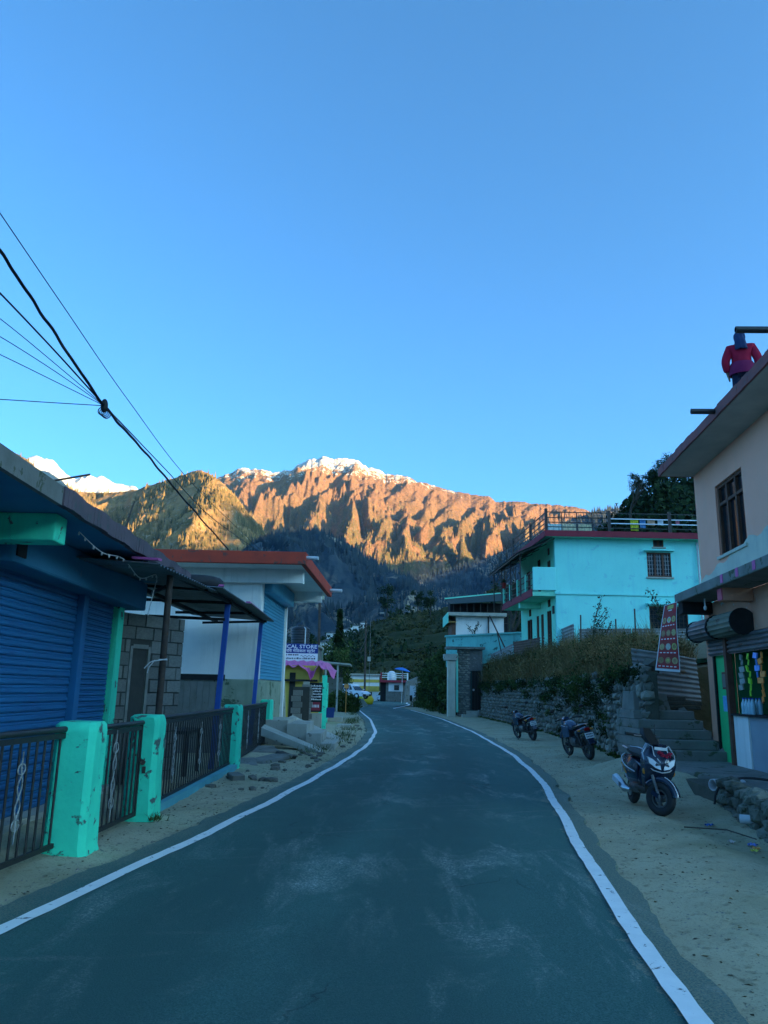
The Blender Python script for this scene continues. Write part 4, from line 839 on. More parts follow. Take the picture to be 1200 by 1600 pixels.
# parked cars
def car(label, L, W, H, suv, group=None):
    c = thing('parked_car', label, 'car', (0, 0, 0), group)
    hl, hw = L / 2, W / 2
    def sec(x, zb, zt, w): return [(x, -w, zb), (x, w, zb), (x, w * 1.0, zb + (zt - zb) * .5), (x, w * .93, zt), (x, -w * .93, zt), (x, -w, zb + (zt - zb) * .5)]
    bt = .95 if suv else .88; hd = .98 if suv else .86
    part('body', MB().loft([sec(-hl, .45, bt - .25, hw * .8), sec(-hl + .12, .28, bt - .02, hw * .95), sec(-hl * .5, .25, bt, hw), sec(0, .24, bt, hw), sec(hl * .4, .25, hd, hw), sec(hl * .72, .27, hd - .06, hw * .96), sec(hl - .1, .3, hd - .22, hw * .88), sec(hl, .42, hd - .36, hw * .75)]), M_carw, c, smooth=35)
    def cab(x, z, w): return (x, w, z)
    xs_ = (-hl + (.18 if suv else .35), -hl + (.45 if suv else .75), hl * .12, hl * .45)
    part('cabin', MB().loft([[(xs_[0], -hw * .9, bt - .02), (xs_[0], hw * .9, bt - .02), (xs_[3], hw * .9, hd - .02), (xs_[3], -hw * .9, hd - .02)], [(xs_[1], -hw * .74, H), (xs_[1], hw * .74, H), (xs_[2], hw * .74, H), (xs_[2], -hw * .74, H)]]), M_carw, c, bevel=.05)
    for s in (-1, 1):
        y0_, y1_ = s * hw * .905, s * hw * .765
        for (a0, a1, b0, b1) in ((.06, .36, .10, .42), (.40, .66, .46, .94), (.69, .9, .97, .97)):
            xl = lambda t: xs_[0] + (xs_[3] - xs_[0]) * t; xt = lambda t: xs_[1] + (xs_[2] - xs_[1]) * min(t, 1)
            part('side_window', MB().hexa([(xl(a0), y0_, bt + .03), (xl(a1), y0_, bt + .03), (xl(a1), y0_ - s * .03, bt + .03), (xl(a0), y0_ - s * .03, bt + .03), (xt(b0), y1_ + s * .012, H - .08), (xt(b1), y1_ + s * .012, H - .08), (xt(b1), y1_ - s * .02, H - .08), (xt(b0), y1_ - s * .02, H - .08)]), M_glass, c)
        part('headlight', MB().obox((hl - .16, s * hw * .66, hd - .27), (.22, .32, .15), s * -.3), M_lamp, c, bevel=.03)
        part('tail_light', MB().obox((-hl + .06, s * hw * .72, bt - .12), (.12, .22, .26), 0), M_redlens, c, bevel=.02)
        part('mirror', MB().ell((hl * .38, s * (hw + .1), bt + .1), (.07, .1, .07), 8, 6), M_carw, c, smooth=60)
        for x in (-hl * .62, hl * .62):
            w = part('wheel', MB().torus((x, s * (hw - .1), .32), .23, .10, 22, 8, 'Y', 1.1), M_rubber, c, smooth=60)
            part('rim', MB().cyl((x, s * (hw - .19), .32), (x, s * (hw - .03), .32), .17, n=14), M_steel, w)
    part('windscreen', MB().hexa([(xs_[3] + .01, -hw * .82, hd + .02), (xs_[3] + .01, hw * .82, hd + .02), (xs_[3] - .02, hw * .82, hd + .02), (xs_[3] - .02, -hw * .82, hd + .02), (xs_[2] + .03, -hw * .68, H - .05), (xs_[2] + .03, hw * .68, H - .05), (xs_[2] - .0, hw * .68, H - .05), (xs_[2] - .0, -hw * .68, H - .05)]), M_glass, c)
    part('bumper', MB().box(hl - .14, hl + .04, -hw * .8, hw * .8, .3, .5), M_black, c, bevel=.04); part('plate', MB().box(hl + .041, hl + .05, -.25, .25, .38, .48), M_plate, c)
    return c
struct(part('parking_pad', MB().hexa([(-16, 73.5, -.1), (-1.6, 73.5, -.1), (-1.2, 88, -.1), (-16, 88, -.1), (-16, 74.5, .75), (-2.3, 74.5, .75), (-1.9, 88, .75), (-16, 88, .75)]), M_asph))
c1 = car('tall white car seen side on behind the roadside bush', 4.4, 1.8, 1.78, True); c1.location = (-5.0, 77.5, .76); c1.rotation_euler.z = R(-6)
c2 = car('low white car parked right of the taller one beside the pole', 3.9, 1.65, 1.5, False); c2.location = (-2.9, 83, .76); c2.rotation_euler.z = R(-38)
c3 = car('distant white car at the road bend before the maroon balcony house', 4.0, 1.7, 1.55, False); c3.location = (1.0, 131, .02); c3.rotation_euler.z = R(-60)
# yellow heaps and a roadside bush
def heap(name, c, r, mat, seed, label, cat):
    m = MB().ell(c, r, 18, 12); V = np.array(m.v); n_ = 1 + .28 * fbm(V[:, 0] * 2.1 + seed, V[:, 2] * 2.1 + V[:, 1], 4, seed); V = np.array(c) + (V - np.array(c)) * n_[:, None]; m.v = [tuple(v) for v in V]
    return tag(part(name, m, mat, smooth=60), label, cat)
heap('yellow_sack', (-1.3, 95, .5), (.55, .5, .6), mk('yellow_sheet', (.75, .5, .02), (.6, .4, .02), 3, .6, .3, 15), 3, 'bulging bright yellow sack by the foot of the tall pole', 'sack')
heap('yellow_sack', (-2.3, 88, .5), (.45, .4, .6), mk('lime_sheet', (.55, .55, .03), (.4, .42, .03), 3, .6, .3, 15), 5, 'small lime yellow sack behind the roadside bush', 'sack')
tag(part('warning_lamp', MB().box(-2.62, -2.3, 57, 57.25, 1.75, 2.05).cyl((-2.46, 57.1, 0), (-2.46, 57.1, 1.75), .03, n=6), mk('orange_plastic', (.75, .3, .08), (.7, .26, .06), 3, .4, 0)), 'small orange hazard marker standing before the white cars', 'marker')
M_leaf = leafmat('leaf_green', [(.03, .06, .015), (.055, .10, .022), (.08, .12, .03), (.12, .13, .04)])
M_leafd = leafmat('leaf_dark', [(.012, .03, .01), (.025, .05, .016), (.045, .07, .02)])
M_dry = leafmat('dry_grass', [(.12, .075, .03), (.2, .13, .05), (.28, .2, .085), (.10, .085, .03)])
M_bark = mk('bark', (.09, .07, .055), (.055, .045, .035), 6, .9, .6, 30)
def cloud(C, rad, n, seed, shell=.55):
    g = np.random.default_rng(seed); d = g.normal(size=(n, 3)); d /= np.linalg.norm(d, axis=1)[:, None]
    r = g.uniform(shell, 1.0, n) * (1 + .22 * perlin(d[:, 0] * 3 + seed, d[:, 1] * 3 + d[:, 2] * 2, seed)); return np.array(C) + d * r[:, None] * np.array(rad)
bs_ = thing('roadside_bush', 'rounded green bush at the bend in front of the white cars', 'bush', (-2.7, 60, 0))
quads('foliage', leaves(np.concatenate([cloud((-3.0, 60, .75), (1.05, 1.0, .95), 2600, 1), cloud((-2.1, 60.3, .55), (.75, .9, .75), 1500, 2), cloud((-3.8, 60.4, .6), (.6, .8, .7), 900, 3)]), .16, 3), M_leaf, bs_)
part('stem', MB().tube([(-2.8, 60, 0), (-2.7, 60, .7)], .05, 6), M_bark, bs_)
# distant buildings at the bend
fb = thing('maroon_balcony_house', 'distant white house with a maroon balcony edge and roof tank', 'house', (2, 126, 0))
part('wall', MB().box(.9, 4.2, 126, 131, 0, 3.0), M_concd, fb); part('upper_wall', MB().box(1.3, 3.6, 125.9, 125.99, 1.6, 2.95), M_patch_ if False else M_signwhite, fb); part('dark_opening', MB().box(.0, .9, 126.4, 131, 0, 3.0), M_dark, fb); M_maroon = mk('maroon', (.30, .03, .05), (.22, .025, .04), 2, .7, .2, 20)
part('balcony_slab', MB().box(-.1, 4.4, 125, 131, 3.0, 3.35), M_maroon, fb)
for x in (.1, 1.2, 2.4, 3.5, 4.3): part('parapet_post', MB().box(x - .12, x + .12, 125.05, 125.3, 3.35, 4.5), M_maroon if x in (.1, 3.5) else M_white, fb)
for z in (3.7, 4.0, 4.35): part('parapet_rail', MB().box(-.05, 4.35, 125.12, 125.2, z, z + .1), M_white, fb)
part('window', MB().box(2.2, 3.0, 125.82, 125.89, 1.8, 2.6), M_glass, fb)
wt_ = thing('roof_tank', 'white rooftop tank above the maroon balcony', 'water tank', (1.8, 127, 3.35)); part('body', MB().lathe((1.8, 127, 3.35), [(.55, 0), (.58, .5), (.55, 1.0), (.5, 1.3), (.25, 1.45), (0, 1.47)], 14), M_signwhite, wt_, smooth=40)
fb = thing('yellow_band_shop', 'distant low shop front with yellow bands across white walls', 'shop', (-2, 133, 0))
part('wall', MB().box(-6, -.2, 133, 138, 0, 4.2), M_white, fb)
for z0, z1 in ((1.5, 2.4), (3.0, 3.5)): part('yellow_band', MB().box(-6, -.18, 132.9, 132.99, z0, z1), M_yel, fb)
part('roof_slab', MB().box(-6.3, .1, 132.4, 138, 4.2, 4.4), M_conc, fb); part('shop_opening', MB().box(-4.6, -3.2, 132.93, 132.985, .1, 1.45), M_dark, fb); part('shop_opening', MB().box(-2.8, -1.4, 132.93, 132.985, .1, 1.45), M_dark, fb)
tag(part('retaining_block', MB().hexa([(3.6, 119, 0), (6.4, 119, 0), (6.4, 124, 0), (3.6, 124, 0), (4.0, 119.3, 3.1), (6.4, 119.3, 4.0), (6.4, 124, 4.2), (4.0, 124, 3.2)]), M_concd), 'sloping concrete retaining block right of the maroon balcony house', 'wall')
bp = thing('blue_parasol', 'tilted blue parasol above the far bend', 'parasol', (3.0, 110, 0)); part('canopy', MB().lathe((0, 0, 0), [(1.15, -.12), (.9, .05), (.5, .2), (0, .3)], 14).xf(Matrix.Translation((3.05, 110, 4.6)) @ Matrix.Rotation(R(10), 4, 'Y')), mk('parasol_blue', (.03, .2, .6), (.025, .16, .5), 2, .6, .1), bp, smooth=50); part('pole', MB().cyl((3.0, 110, 0), (3.05, 110, 4.7), .05, n=6), M_steel, bp)
sb_ = thing('road_sign', 'pale sign panel on a post half hidden by the creepers', 'sign', (3.9, 92, 0)); part('panel', MB().box(3.45, 4.15, 92, 92.06, .95, 2.3), M_signwhite, sb_); part('post', MB().box(3.75, 3.83, 92.07, 92.15, 0, 2.2), M_steel, sb_); part('lower_panel', MB().box(3.45, 3.72, 91.96, 91.995, .5, 1.2), M_dark, sb_)
for i, (a, b_, Dm, w, h, lab) in enumerate(((558, 984, 520, 9, 5, 'white hillside house on the brow above the terraces'), (546, 989, 540, 11, 4.5, 'wide pale house just below the brow of the far hill'), (568, 978, 500, 4, 4, 'tiny white hut highest on the far brow'), (511, 1012, 300, 6, 4, 'pale hillside house left of the poles among dark trees'), (530, 1014, 330, 8, 3.5, 'long grey roofed house among the far dark trees'), (518, 994, 520, 7, 4, 'small white house low on the far left brow'))):
    p = at(a, b_, Dm); f_ = thing('hillside_house', lab, 'house', p, 'houses on the far hillside')
    part('wall', MB().box(p.x - w / 2, p.x + w / 2, p.y, p.y + 6, p.z - 6, p.z + h * .5), M_white, f_); part('roof', MB().prism([(p.x - w / 2 - .5, p.z + h * .5), (p.x + w / 2 + .5, p.z + h * .5), (p.x, p.z + h * .85)], p.y - .5, p.y + 6.5, 'Y'), M_tin, f_)
    for k in (-.25, .2): part('window', MB().box(p.x + w * k - .5, p.x + w * k + .5, p.y - .05, p.y - .01, p.z - .9, p.z + .6), M_glass, f_)

# ------------------------------------------------------------------ overhead cables
def cable(name, label, pix, r, parent=None, wob=0, extra=None):
    P = catmull([at(*p) for p in pix], 14)
    if wob: P = [p + Vector((wob * math.sin(i * .9), 0, wob * math.cos(i * 1.3))) for i, p in enumerate(P)]
    o = part(name, MB().tube(P, r, 6), M_wire, parent, smooth=60)
    if parent is None: tag(o, label, 'cable', 'overhead cables')
    return o
kn = at(163, 634, 9.0)
cable('overhead_cable', 'thick twisted black cable crossing the sky at left', [(-60, 305, 6.2), (0, 392, 7.0), (75, 505, 8.0), (163, 634, 9.0), (225, 705, 12.0), (290, 783, 16.0), (358, 860, 21.5)], .019, wob=.006)
cable('overhead_cable', 'highest thin wire slanting down from the upper left edge', [(-60, 245, 7), (0, 333, 8), (100, 480, 10), (200, 625, 13), (300, 755, 17), (410, 862, 24)], .007)
cable('overhead_cable', 'dark service wire just under the thick twisted cable', [(-60, 400, 6.5), (0, 458, 7.2), (90, 553, 8.2), (163, 634, 9.0)], .010)
cable('overhead_cable', 'upper of three thin wires fanning left from the cable knot', [(-60, 462, 6.5), (0, 498, 7.2), (100, 580, 8.3), (163, 634, 9.0)], .0045)
cable('overhead_cable', 'middle of three thin wires fanning left from the cable knot', [(-60, 497, 6.5), (0, 526, 7.2), (90, 583, 8.2), (163, 634, 9.0)], .0045)
cable('overhead_cable', 'lower of three thin wires fanning left from the cable knot', [(-60, 528, 6.5), (0, 554, 7.2), (90, 598, 8.2), (163, 634, 9.0)], .0045)
cable('overhead_cable', 'nearly level wire running left from the cable knot', [(-60, 622, 7), (0, 624, 7.6), (80, 629, 8.3), (163, 634, 9.0)], .0055)
cable('overhead_cable', 'slack thin wire following the thick cable down past the knot', [(163, 634, 9.0), (200, 672, 11), (260, 735, 14.5), (330, 808, 19), (405, 862, 25)], .009)
kk = MB().ell(kn, (.045, .05, .09), 10, 8)
for i in range(4): kk.torus(kn + Vector((-.02 + .02 * i, 0, -.07 - .015 * i)), .05, .007, 14, 5, 'Y')
tag(part('cable_joint', kk, M_wire, smooth=60), 'knotted cable joint where the thin wires meet', 'cable joint')
cable('overhead_cable', 'dark wire sagging right from the cream meter box pole', [(500, 928, 45), (530, 985, 60), (560, 1018, 80), (576, 985, 112)], .022)
cable('overhead_cable', 'wire from the meter box pole back to the white store', [(498, 940, 45), (470, 944, 38), (445, 938, 28)], .015)
cable('overhead_cable', 'pale wire crossing the terraces to the right of the lamp pole', [(581, 1023, 108), (640, 1018, 90), (700, 1000, 70), (705, 960, 62)], .016)
# ------------------------------------------------------------------ right: bank, dry-stone wall
def stone_variant(seed, dirty=False):
    g = random.Random(seed); bm = bmesh.new(); bmesh.ops.create_icosphere(bm, subdivisions=1, radius=.5)
    for v in bm.verts:
        d = v.co.normalized(); mx = max(abs(d.x), abs(d.y), abs(d.z)); v.co = d * (.5 / mx) * .55 + d * .5 * .45
        v.co *= g.uniform(.82, 1.12)
    me = bpy.data.meshes.new('stone'); bm.to_mesh(me); bm.free(); return me
M_stone = mk('wall_stone', (.27, .255, .21), (.18, .175, .145), 4, .92, .6, 22, rand=.38, patch=(.1, .12, .06), pscale=4, pth=.62)
M_stonebed = mk('stone_bedding', (.11, .105, .08), (.07, .07, .05), 5, .95, .7, 25)
M_earth = mk('bank_earth', (.15, .12, .07), (.09, .085, .04), 2, .95, .7, 12)
STV = [stone_variant(i) for i in range(9)]
for s_ in STV: s_.materials.append(M_stone)
WL = [(5.72, 17.25), (6.25, 20.5), (6.8, 25), (7.05, 32), (7.0, 42), (6.78, 52.8)]
wseg = np.array(WL); wl_len = np.concatenate([[0], np.cumsum(np.linalg.norm(np.diff(wseg, axis=0), axis=1))])
def wpos(s):
    x = float(np.interp(s, wl_len, wseg[:, 0])); y = float(np.interp(s, wl_len, wseg[:, 1]))
    x2 = float(np.interp(s + .3, wl_len, wseg[:, 0])); y2 = float(np.interp(s + .3, wl_len, wseg[:, 1])); d = Vector((x2 - x, y2 - y, 0)); d = d.normalized() if d.length > 1e-6 else Vector((0, 1, 0))
    return Vector((x, y, 0)), d
TOPZ = 2.15
sw = thing('stone_retaining_wall', 'rough grey stone retaining wall behind the parked motorcycles', 'wall', (6.5, 28, 0))
m = MB(); NS = 60
for i in range(NS):
    pa, da = wpos(wl_len[-1] * i / NS); pb, db = wpos(wl_len[-1] * (i + 1) / NS); na = Vector((da.y, -da.x, 0)); nb_ = Vector((db.y, -db.x, 0))
    m.hexa([pa, pa + na * .35, pb + nb_ * .35, pb, pa + Vector((.12, 0, TOPZ)), pa + na * .35 + Vector((0, 0, TOPZ)), pb + nb_ * .35 + Vector((0, 0, TOPZ)), pb + Vector((.12, 0, TOPZ))])
part('bedding', m, M_stonebed, sw)
def stones(parent, total_len, posf, z0f, z1f, smin, smax, limit, seed, lean=.05, restname='stone_course', meshes=None):
    STV_ = meshes or STV
    g = random.Random(seed); out = []
    z = 0
    row = 0
    while z < 3:
        s = -g.uniform(0, .2); hrow = g.uniform(smin, smax) * .8
        while s < total_len:
            w = g.uniform(smin, smax) * g.choice((.8, 1, 1.25)); h = hrow * g.uniform(.8, 1.25); p, d = posf(s + w / 2)
            zz = z + g.uniform(-.03, .03) + z0f(s)
            if zz + h * .5 < z1f(s) and s + w / 2 > 0: out.append((p, d, zz + h / 2, w, h, g.randrange(9), g.uniform(-.25, .25), g.uniform(0, 6.28)))
            s += w * .93
        z += hrow * .9; row += 1
    out.sort(key=lambda t: (t[0] - Vector((0, 0, 0))).length / t[3])
    rest = MB()
    for k, (p, d, zz, w, h, vi, tw, ra) in enumerate(out):
        rzz = math.atan2(d.y, d.x); n_ = Vector((-d.y, d.x, 0)); loc = p + n_ * (-.05 + .04 * math.sin(ra)) + Vector((lean * zz, 0, zz))
        if k < limit: put('stone', STV_[vi], parent, loc, (tw * .5, tw, rzz + tw), (w * 1.04, .28, h * 1.06))
        else:
            M_ = Matrix.Translation(loc) @ Matrix.Rotation(rzz + tw, 4, 'Z') @ Matrix.Diagonal((w * 1.04, .28, h * 1.06, 1)); me_ = STV_[vi]
            rest.add([M_ @ v.co for v in me_.vertices], [tuple(pp.vertices) for pp in me_.polygons])
    if rest.v: stuff(part(restname, rest, M_stone, parent, recalc=False))
stones(sw, float(wl_len[-1]), wpos, lambda s: 0, lambda s: TOPZ + .12 * math.sin(s * .9), .18, .36, 290, 5)
# the grassy bank above the wall and the terrace the turquoise house stands on
FL = [(7.7, 19.9), (8.6, 23), (9.4, 28), (9.6, 34), (8.8, 41), (7.2, 52.8)]; FZ = [2.55, 3.0, 3.6, 4.0, 3.9, 3.6]
nu, nv_ = 160, 26; vs = []; us = np.linspace(0, 1, nu)
for iu, u in enumerate(us):
    p, d = wpos(2.3 + u * (wl_len[-1] - 2.3)); t = u * (len(FL) - 1); fx = float(np.interp(t, range(len(FL)), [a[0] for a in FL])); fy = float(np.interp(t, range(len(FL)), [a[1] for a in FL])); fz = float(np.interp(t, range(len(FL)), FZ))
    for iv in range(nv_ + 1):
        v = iv / nv_; x = p.x + .18 + (fx - p.x) * v; y = p.y + (fy - p.y) * v; z = TOPZ - .05 + (fz - TOPZ) * (v ** .75) + .12 * float(fbm(np.array(x * .9), np.array(y * .9), 4, 3)) * min(1, v * 4)
        vs.append((x, y, z))
bk = MB().add(vs, [(i * (nv_ + 1) + j, (i + 1) * (nv_ + 1) + j, (i + 1) * (nv_ + 1) + j + 1, i * (nv_ + 1) + j + 1) for i in range(nu - 1) for j in range(nv_)])
bank = struct(part('grass_bank', bk, M_earth, smooth=80)); BV = np.array(vs)
tr = MB(); tr.add([(x, y, z) for (x, y), z in zip(FL, FZ)] + [(x, y, z) for (x, y), z in zip([(14, 17.5), (20, 23), (24, 28), (30, 34), (36, 41), (40, 52.8)], [2.9, 3.4, 3.9, 4.2, 4.2, 4.2])] + [(6.9, 60, 3.6), (45, 60, 4.3), (7.5, 95, 4.5), (60, 95, 6)], [(i, i + 6, i + 7, i + 1) for i in range(5)] + [(5, 11, 13, 12), (12, 13, 15, 14)])
tr.hexa([(6.3, 19.3, 0), (9, 19.3, 0), (9, 20.5, 0), (6.3, 20.5, 0), (6.3, 19.3, 2.1), (9, 19.3, 2.5), (9, 20.5, 2.6), (6.3, 20.5, 2.1)]); struct(part('house_terrace', tr, M_earth))
tr = MB().hexa([(5.3, 57, -.1), (9, 57, -.1), (9, 95, -.1), (6.5, 95, -.1), (5.3, 57, 3.55), (9, 57, 3.55), (9, 95, 4.45), (6.5, 95, 4.45)]); struct(part('terrace_face', tr, M_earth))
# vegetation: dry grass and scrub on the bank, creepers over the wall
g = np.random.default_rng(11)
C = BV[g.integers(0, len(BV), 24000)] + g.normal(size=(24000, 3)) * [.09, .12, .02]
stuff(quads('dry_grass', blades(C, np.full(len(C), .30) * (.5 + 1.0 * np.clip(fbm(C[:, 0], C[:, 1], 3, 8) + .5, 0, 1.3)), .011, 5, .45), M_dry), 'rough dry brown grass covering the bank above the stone wall', 'grass')
g2 = np.random.default_rng(31); cc = BV[g2.integers(0, len(BV), 70)]; C2 = np.repeat(cc, 45, 0) + g2.normal(size=(70 * 45, 3)) * [.16, .2, .02]
stuff(quads('dry_stalks', blades(C2, np.repeat(g2.uniform(.35, .95, 70), 45), .013, 8, .35), M_dry), 'tall clumps of dry stalks standing out of the bank grass', 'grass')
def bankpt(n, seed, vmin, vmax):
    gg = np.random.default_rng(seed); iu = gg.integers(0, nu, n); iv = (gg.uniform(vmin, vmax, n) * nv_).astype(int); return BV[iu * (nv_ + 1) + iv]
cs = bankpt(190, 21, .05, .9); L_ = []; LG = []
for k, c in enumerate(cs):
    r = rnd.uniform(.2, .6) * (1.6 if k % 9 == 0 else 1); (LG if k % 7 < 2 else L_).append(cloud(c + np.array([0, 0, r * .5]), (r, r * 1.2, r * .8), int(170 * r / .4), k, .3))
stuff(quads('bank_bushes', leaves(np.concatenate(LG), .09, 14), leafmat('bank_bush', [(.03, .05, .015), (.07, .08, .02), (.13, .11, .035)])), 'low green-brown bushes along the bank', 'bushes')
stuff(quads('bank_scrub', leaves(np.concatenate(L_), .085, 4), M_dry), 'tangled brown scrub growing along the grassy bank', 'scrub')
L_ = []; L2 = []
for k in range(130):
    s = rnd.uniform(.0, 1) ** .9 * wl_len[-1]; p, d = wpos(s); drop = abs(rnd.gauss(0, .5)) * (1.25 if 5 < s < 20 else .6) * (.3 if s < 4.5 else 1); n_ = Vector((-d.y, d.x, 0))
    r = rnd.uniform(.14, .32); c = p + n_ * .12 + Vector((0, 0, max(.3, TOPZ + .05 - drop))); (L_ if k % 3 else L2).append(cloud(c, (r, r * 1.3, r), 110, k + 900, .2))
for k in range(120):
    s = rnd.uniform(.08, 1) * wl_len[-1]; p, d = wpos(s); n_ = Vector((-d.y, d.x, 0)); r = rnd.uniform(.1, .2); L2.append(cloud(p + n_ * .1 + Vector((0, 0, .05)), (r, r * 2, r * .7), 60, k + 300, .1))
stuff(quads('wall_creeper', leaves(np.concatenate(L_), .075, 6, .6, .3), M_leafd), 'dark green creepers hanging over the stone wall', 'creeper')
stuff(quads('wall_weeds', leaves(np.concatenate(L2), .08, 7, .5, .1), M_leaf), 'green weeds sprouting from the stone wall and its foot', 'weeds')
tag(part('red_bucket', MB().ell((7.6, 24.6, 2.62), (.13, .13, .10), 12, 8), mk('red_plastic', (.7, .06, .03), (.6, .05, .03), 3, .4, 0), smooth=60), 'small bright red plastic thing lying atop the bank', 'plastic')
for i, (x, y, z, s, lab) in enumerate(((6.75, 19.6, 2.35, .62, 'large rounded boulder on top of the wall near the steps'), (6.35, 18.3, 2.32, .42, 'smaller boulder sitting beside the curled tin sheet'), (7.55, 23.6, 2.62, .5, 'dark squared stone lying behind the red plastic on the bank'))):
    o = put('boulder', STV[i + 2], None, (x, y, z), (.2, .3, i), (s * 1.3, s, s * .75)); tag(o, lab, 'boulder')
# corrugated sheet fence at the head of the bank
M_tin2 = mk('galvanised_sheet', (.30, .31, .29), (.2, .2, .185), 2.5, .55, .2, 30, metal=.35, patch=(.2, .12, .07), pscale=2.5, pth=.62)
M_tinrust = mk('rusty_sheet', (.17, .09, .06), (.11, .065, .05), 3, .75, .3, 30, metal=.2)
cf = thing('corrugated_fence', 'patched fence of corrugated tin sheets below the turquoise house', 'fence', (9, 42, 3.5))
def sheet(parent, pa, pb, zt_a, zt_b, h, mat, waves=7, amp=.02, name='tin_sheet'):
    pa = Vector((*pa, zt_a)); pb = Vector((*pb, zt_b)); part(name, MB().corrugated(pa - Vector((0, 0, h)), Vector((0, 0, h)), pb - pa, waves, amp, 3, .005), mat, parent, smooth=60)
sheet(cf, (7.35, 52.4), (8.15, 48.2), 4.15, 4.65, 1.1, M_tin2); sheet(cf, (8.16, 48.0), (8.9, 43.4), 4.72, 4.72, 1.0, M_tinrust); sheet(cf, (8.92, 43.3), (9.5, 38.2), 4.72, 5.05, 1.15, M_tin2)
sheet(cf, (9.6, 37.6), (12.0, 37.2), 4.75, 4.78, .9, M_tin2); sheet(cf, (12.02, 37.1), (14.6, 36.9), 4.78, 4.8, .9, M_tin2); sheet(cf, (14.6, 36.8), (16.6, 36.6), 4.8, 4.8, .9, M_tin2)
for p0_, p1_ in (((7.9, 50.2, 3.4), (7.5, 50.4, 5.6)), ((8.9, 43.0, 3.6), (8.95, 43.0, 5.0)), ((9.6, 37.4, 3.8), (9.65, 37.4, 5.4)), ((12.1, 36.9, 3.8), (12.12, 36.9, 5.7)), ((11.2, 37, 3.8), (11.22, 37, 5.2))): part('stake', MB().cyl(p0_, p1_, .035, n=6), M_rust, cf)
# curled sheet and stacked slates above the steps
sc = thing('curled_tin_sheet', 'curled corrugated tin sheet propped above the concrete steps', 'tin sheet', (6.8, 19.2, 2))
m = MB(); nn1, nn2 = 54, 10
for side in (0, 1):
    vs = []
    for i in range(nn1 + 1):
        for j in range(nn2 + 1):
            a = i / nn1; b_ = j / nn2; bend = .28 * math.sin(b_ * 2.6) + .12 * (1 - b_); x = 6.05 + b_ * 1.55; z = 1.62 + a * 1.0 - .10 * b_ + .12 * (1 - b_) * a
            vs.append((x, 18.75 - bend * .6 + .018 * math.sin(a * 2 * math.pi * 9) + .006 * side + .16 * a, z))
    m.add(vs, [(i * (nn2 + 1) + j, i * (nn2 + 1) + j + 1, (i + 1) * (nn2 + 1) + j + 1, (i + 1) * (nn2 + 1) + j) for i in range(nn1) for j in range(nn2)])
part('sheet', m, M_tin2, sc, smooth=60); part('prop', MB().cyl((6.2, 18.95, 1.2), (6.25, 19.0, 2.7), .03, n=6), M_rust, sc)
sl = thing('slate_stack', 'dark flat slates stacked between the steps and the tin sheet', 'stone stack', (6.5, 18.6, 1.3))
for i in range(11): part('slate', MB().obox((6.0 + .42 * (i % 4) + .06 * (i // 4), 18.55 + .02 * i, 1.38 + .095 * (i // 4)), (.44, .5, .085), rnd.uniform(-.15, .15), 0, rnd.uniform(-.04, .04)), M_stonebed, sl, bevel=.01)
# concrete steps
sp = thing('concrete_steps', 'worn concrete steps climbing beside the pink building', 'stairs', (6.4, 17, .36))
PZ = .36
for i in range(5):
    part('step', MB().box(5.55, 7.05 - (.0, .03, .06, .1, .16)[i], 16.15 + .30 * i, 18.6, PZ + .19 * i - .02 * (i == 0), PZ + .19 * (i + 1)), M_concd, sp, bevel=.02)
part('landing_block', MB().hexa([(5.68, 17.7, 1.3), (6.55, 17.8, 1.3), (6.55, 18.6, 1.3), (5.68, 18.6, 1.3), (5.72, 17.85, 1.72), (6.5, 17.9, 1.68), (6.5, 18.6, 1.68), (5.72, 18.6, 1.72)]), M_concd, sp, bevel=.02)
part('side_kerb', MB().hexa([(6.9, 16.2, PZ), (7.04, 16.2, PZ), (7.04, 18.6, PZ), (6.9, 18.6, PZ), (6.98, 16.2, .5), (7.04, 16.2, .55), (7.04, 18.6, 1.5), (6.9, 18.6, 1.45)]), M_concd, sp)
# forecourt platform with its low rubble wall and culvert
pf = MB(); poly = [(4.5, 7.0), (4.55, 9.3), (4.95, 11.2), (5.2, 12.1), (5.95, 12.6), (5.75, 13.4), (5.2, 14.2), (5.3, 16.2), (7.2, 17.2), (9, 17.2), (9, 7)]
pf.prism(poly, -.05, PZ, 'Z'); struct(part('forecourt', pf, M_concd, bevel=.03))
lwall = thing('rubble_wall', 'low mossy rubble wall holding up the forecourt at right', 'wall', (4.7, 10, 0))
def lwp(s):
    q_ = np.array([(4.44, 6.6), (4.5, 9.2), (4.9, 11.15), (5.12, 12.15)]); l_ = np.concatenate([[0], np.cumsum(np.linalg.norm(np.diff(q_, axis=0), axis=1))])
    f = lambda s_: Vector((float(np.interp(s_, l_, q_[:, 0])), float(np.interp(s_, l_, q_[:, 1])), 0)); d = f(s + .1) - f(s - .1); return f(s), d.normalized()
STD = [m_.copy() for m_ in STV]
for m_ in STD: m_.materials[0] = mk('dark_rubble', (.2, .2, .16), (.12, .13, .1), 4, .95, .7, 22, rand=.35, patch=(.06, .08, .04), pscale=4, pth=.58) if m_ is STD[0] else STD[0].materials[0]
stones(lwall, 5.7, lwp, lambda s: -.06, lambda s: PZ + .05, .16, .30, 120, 9, .1, meshes=STD)
part('bedding', MB().prism([(4.5, 6.6), (4.56, 9.2), (4.96, 11.15), (5.2, 12.1), (5.3, 12.1), (5.1, 11.1), (4.7, 9.1), (4.62, 6.6)], -.1, PZ - .03, 'Z'), M_stonebed, lwall)
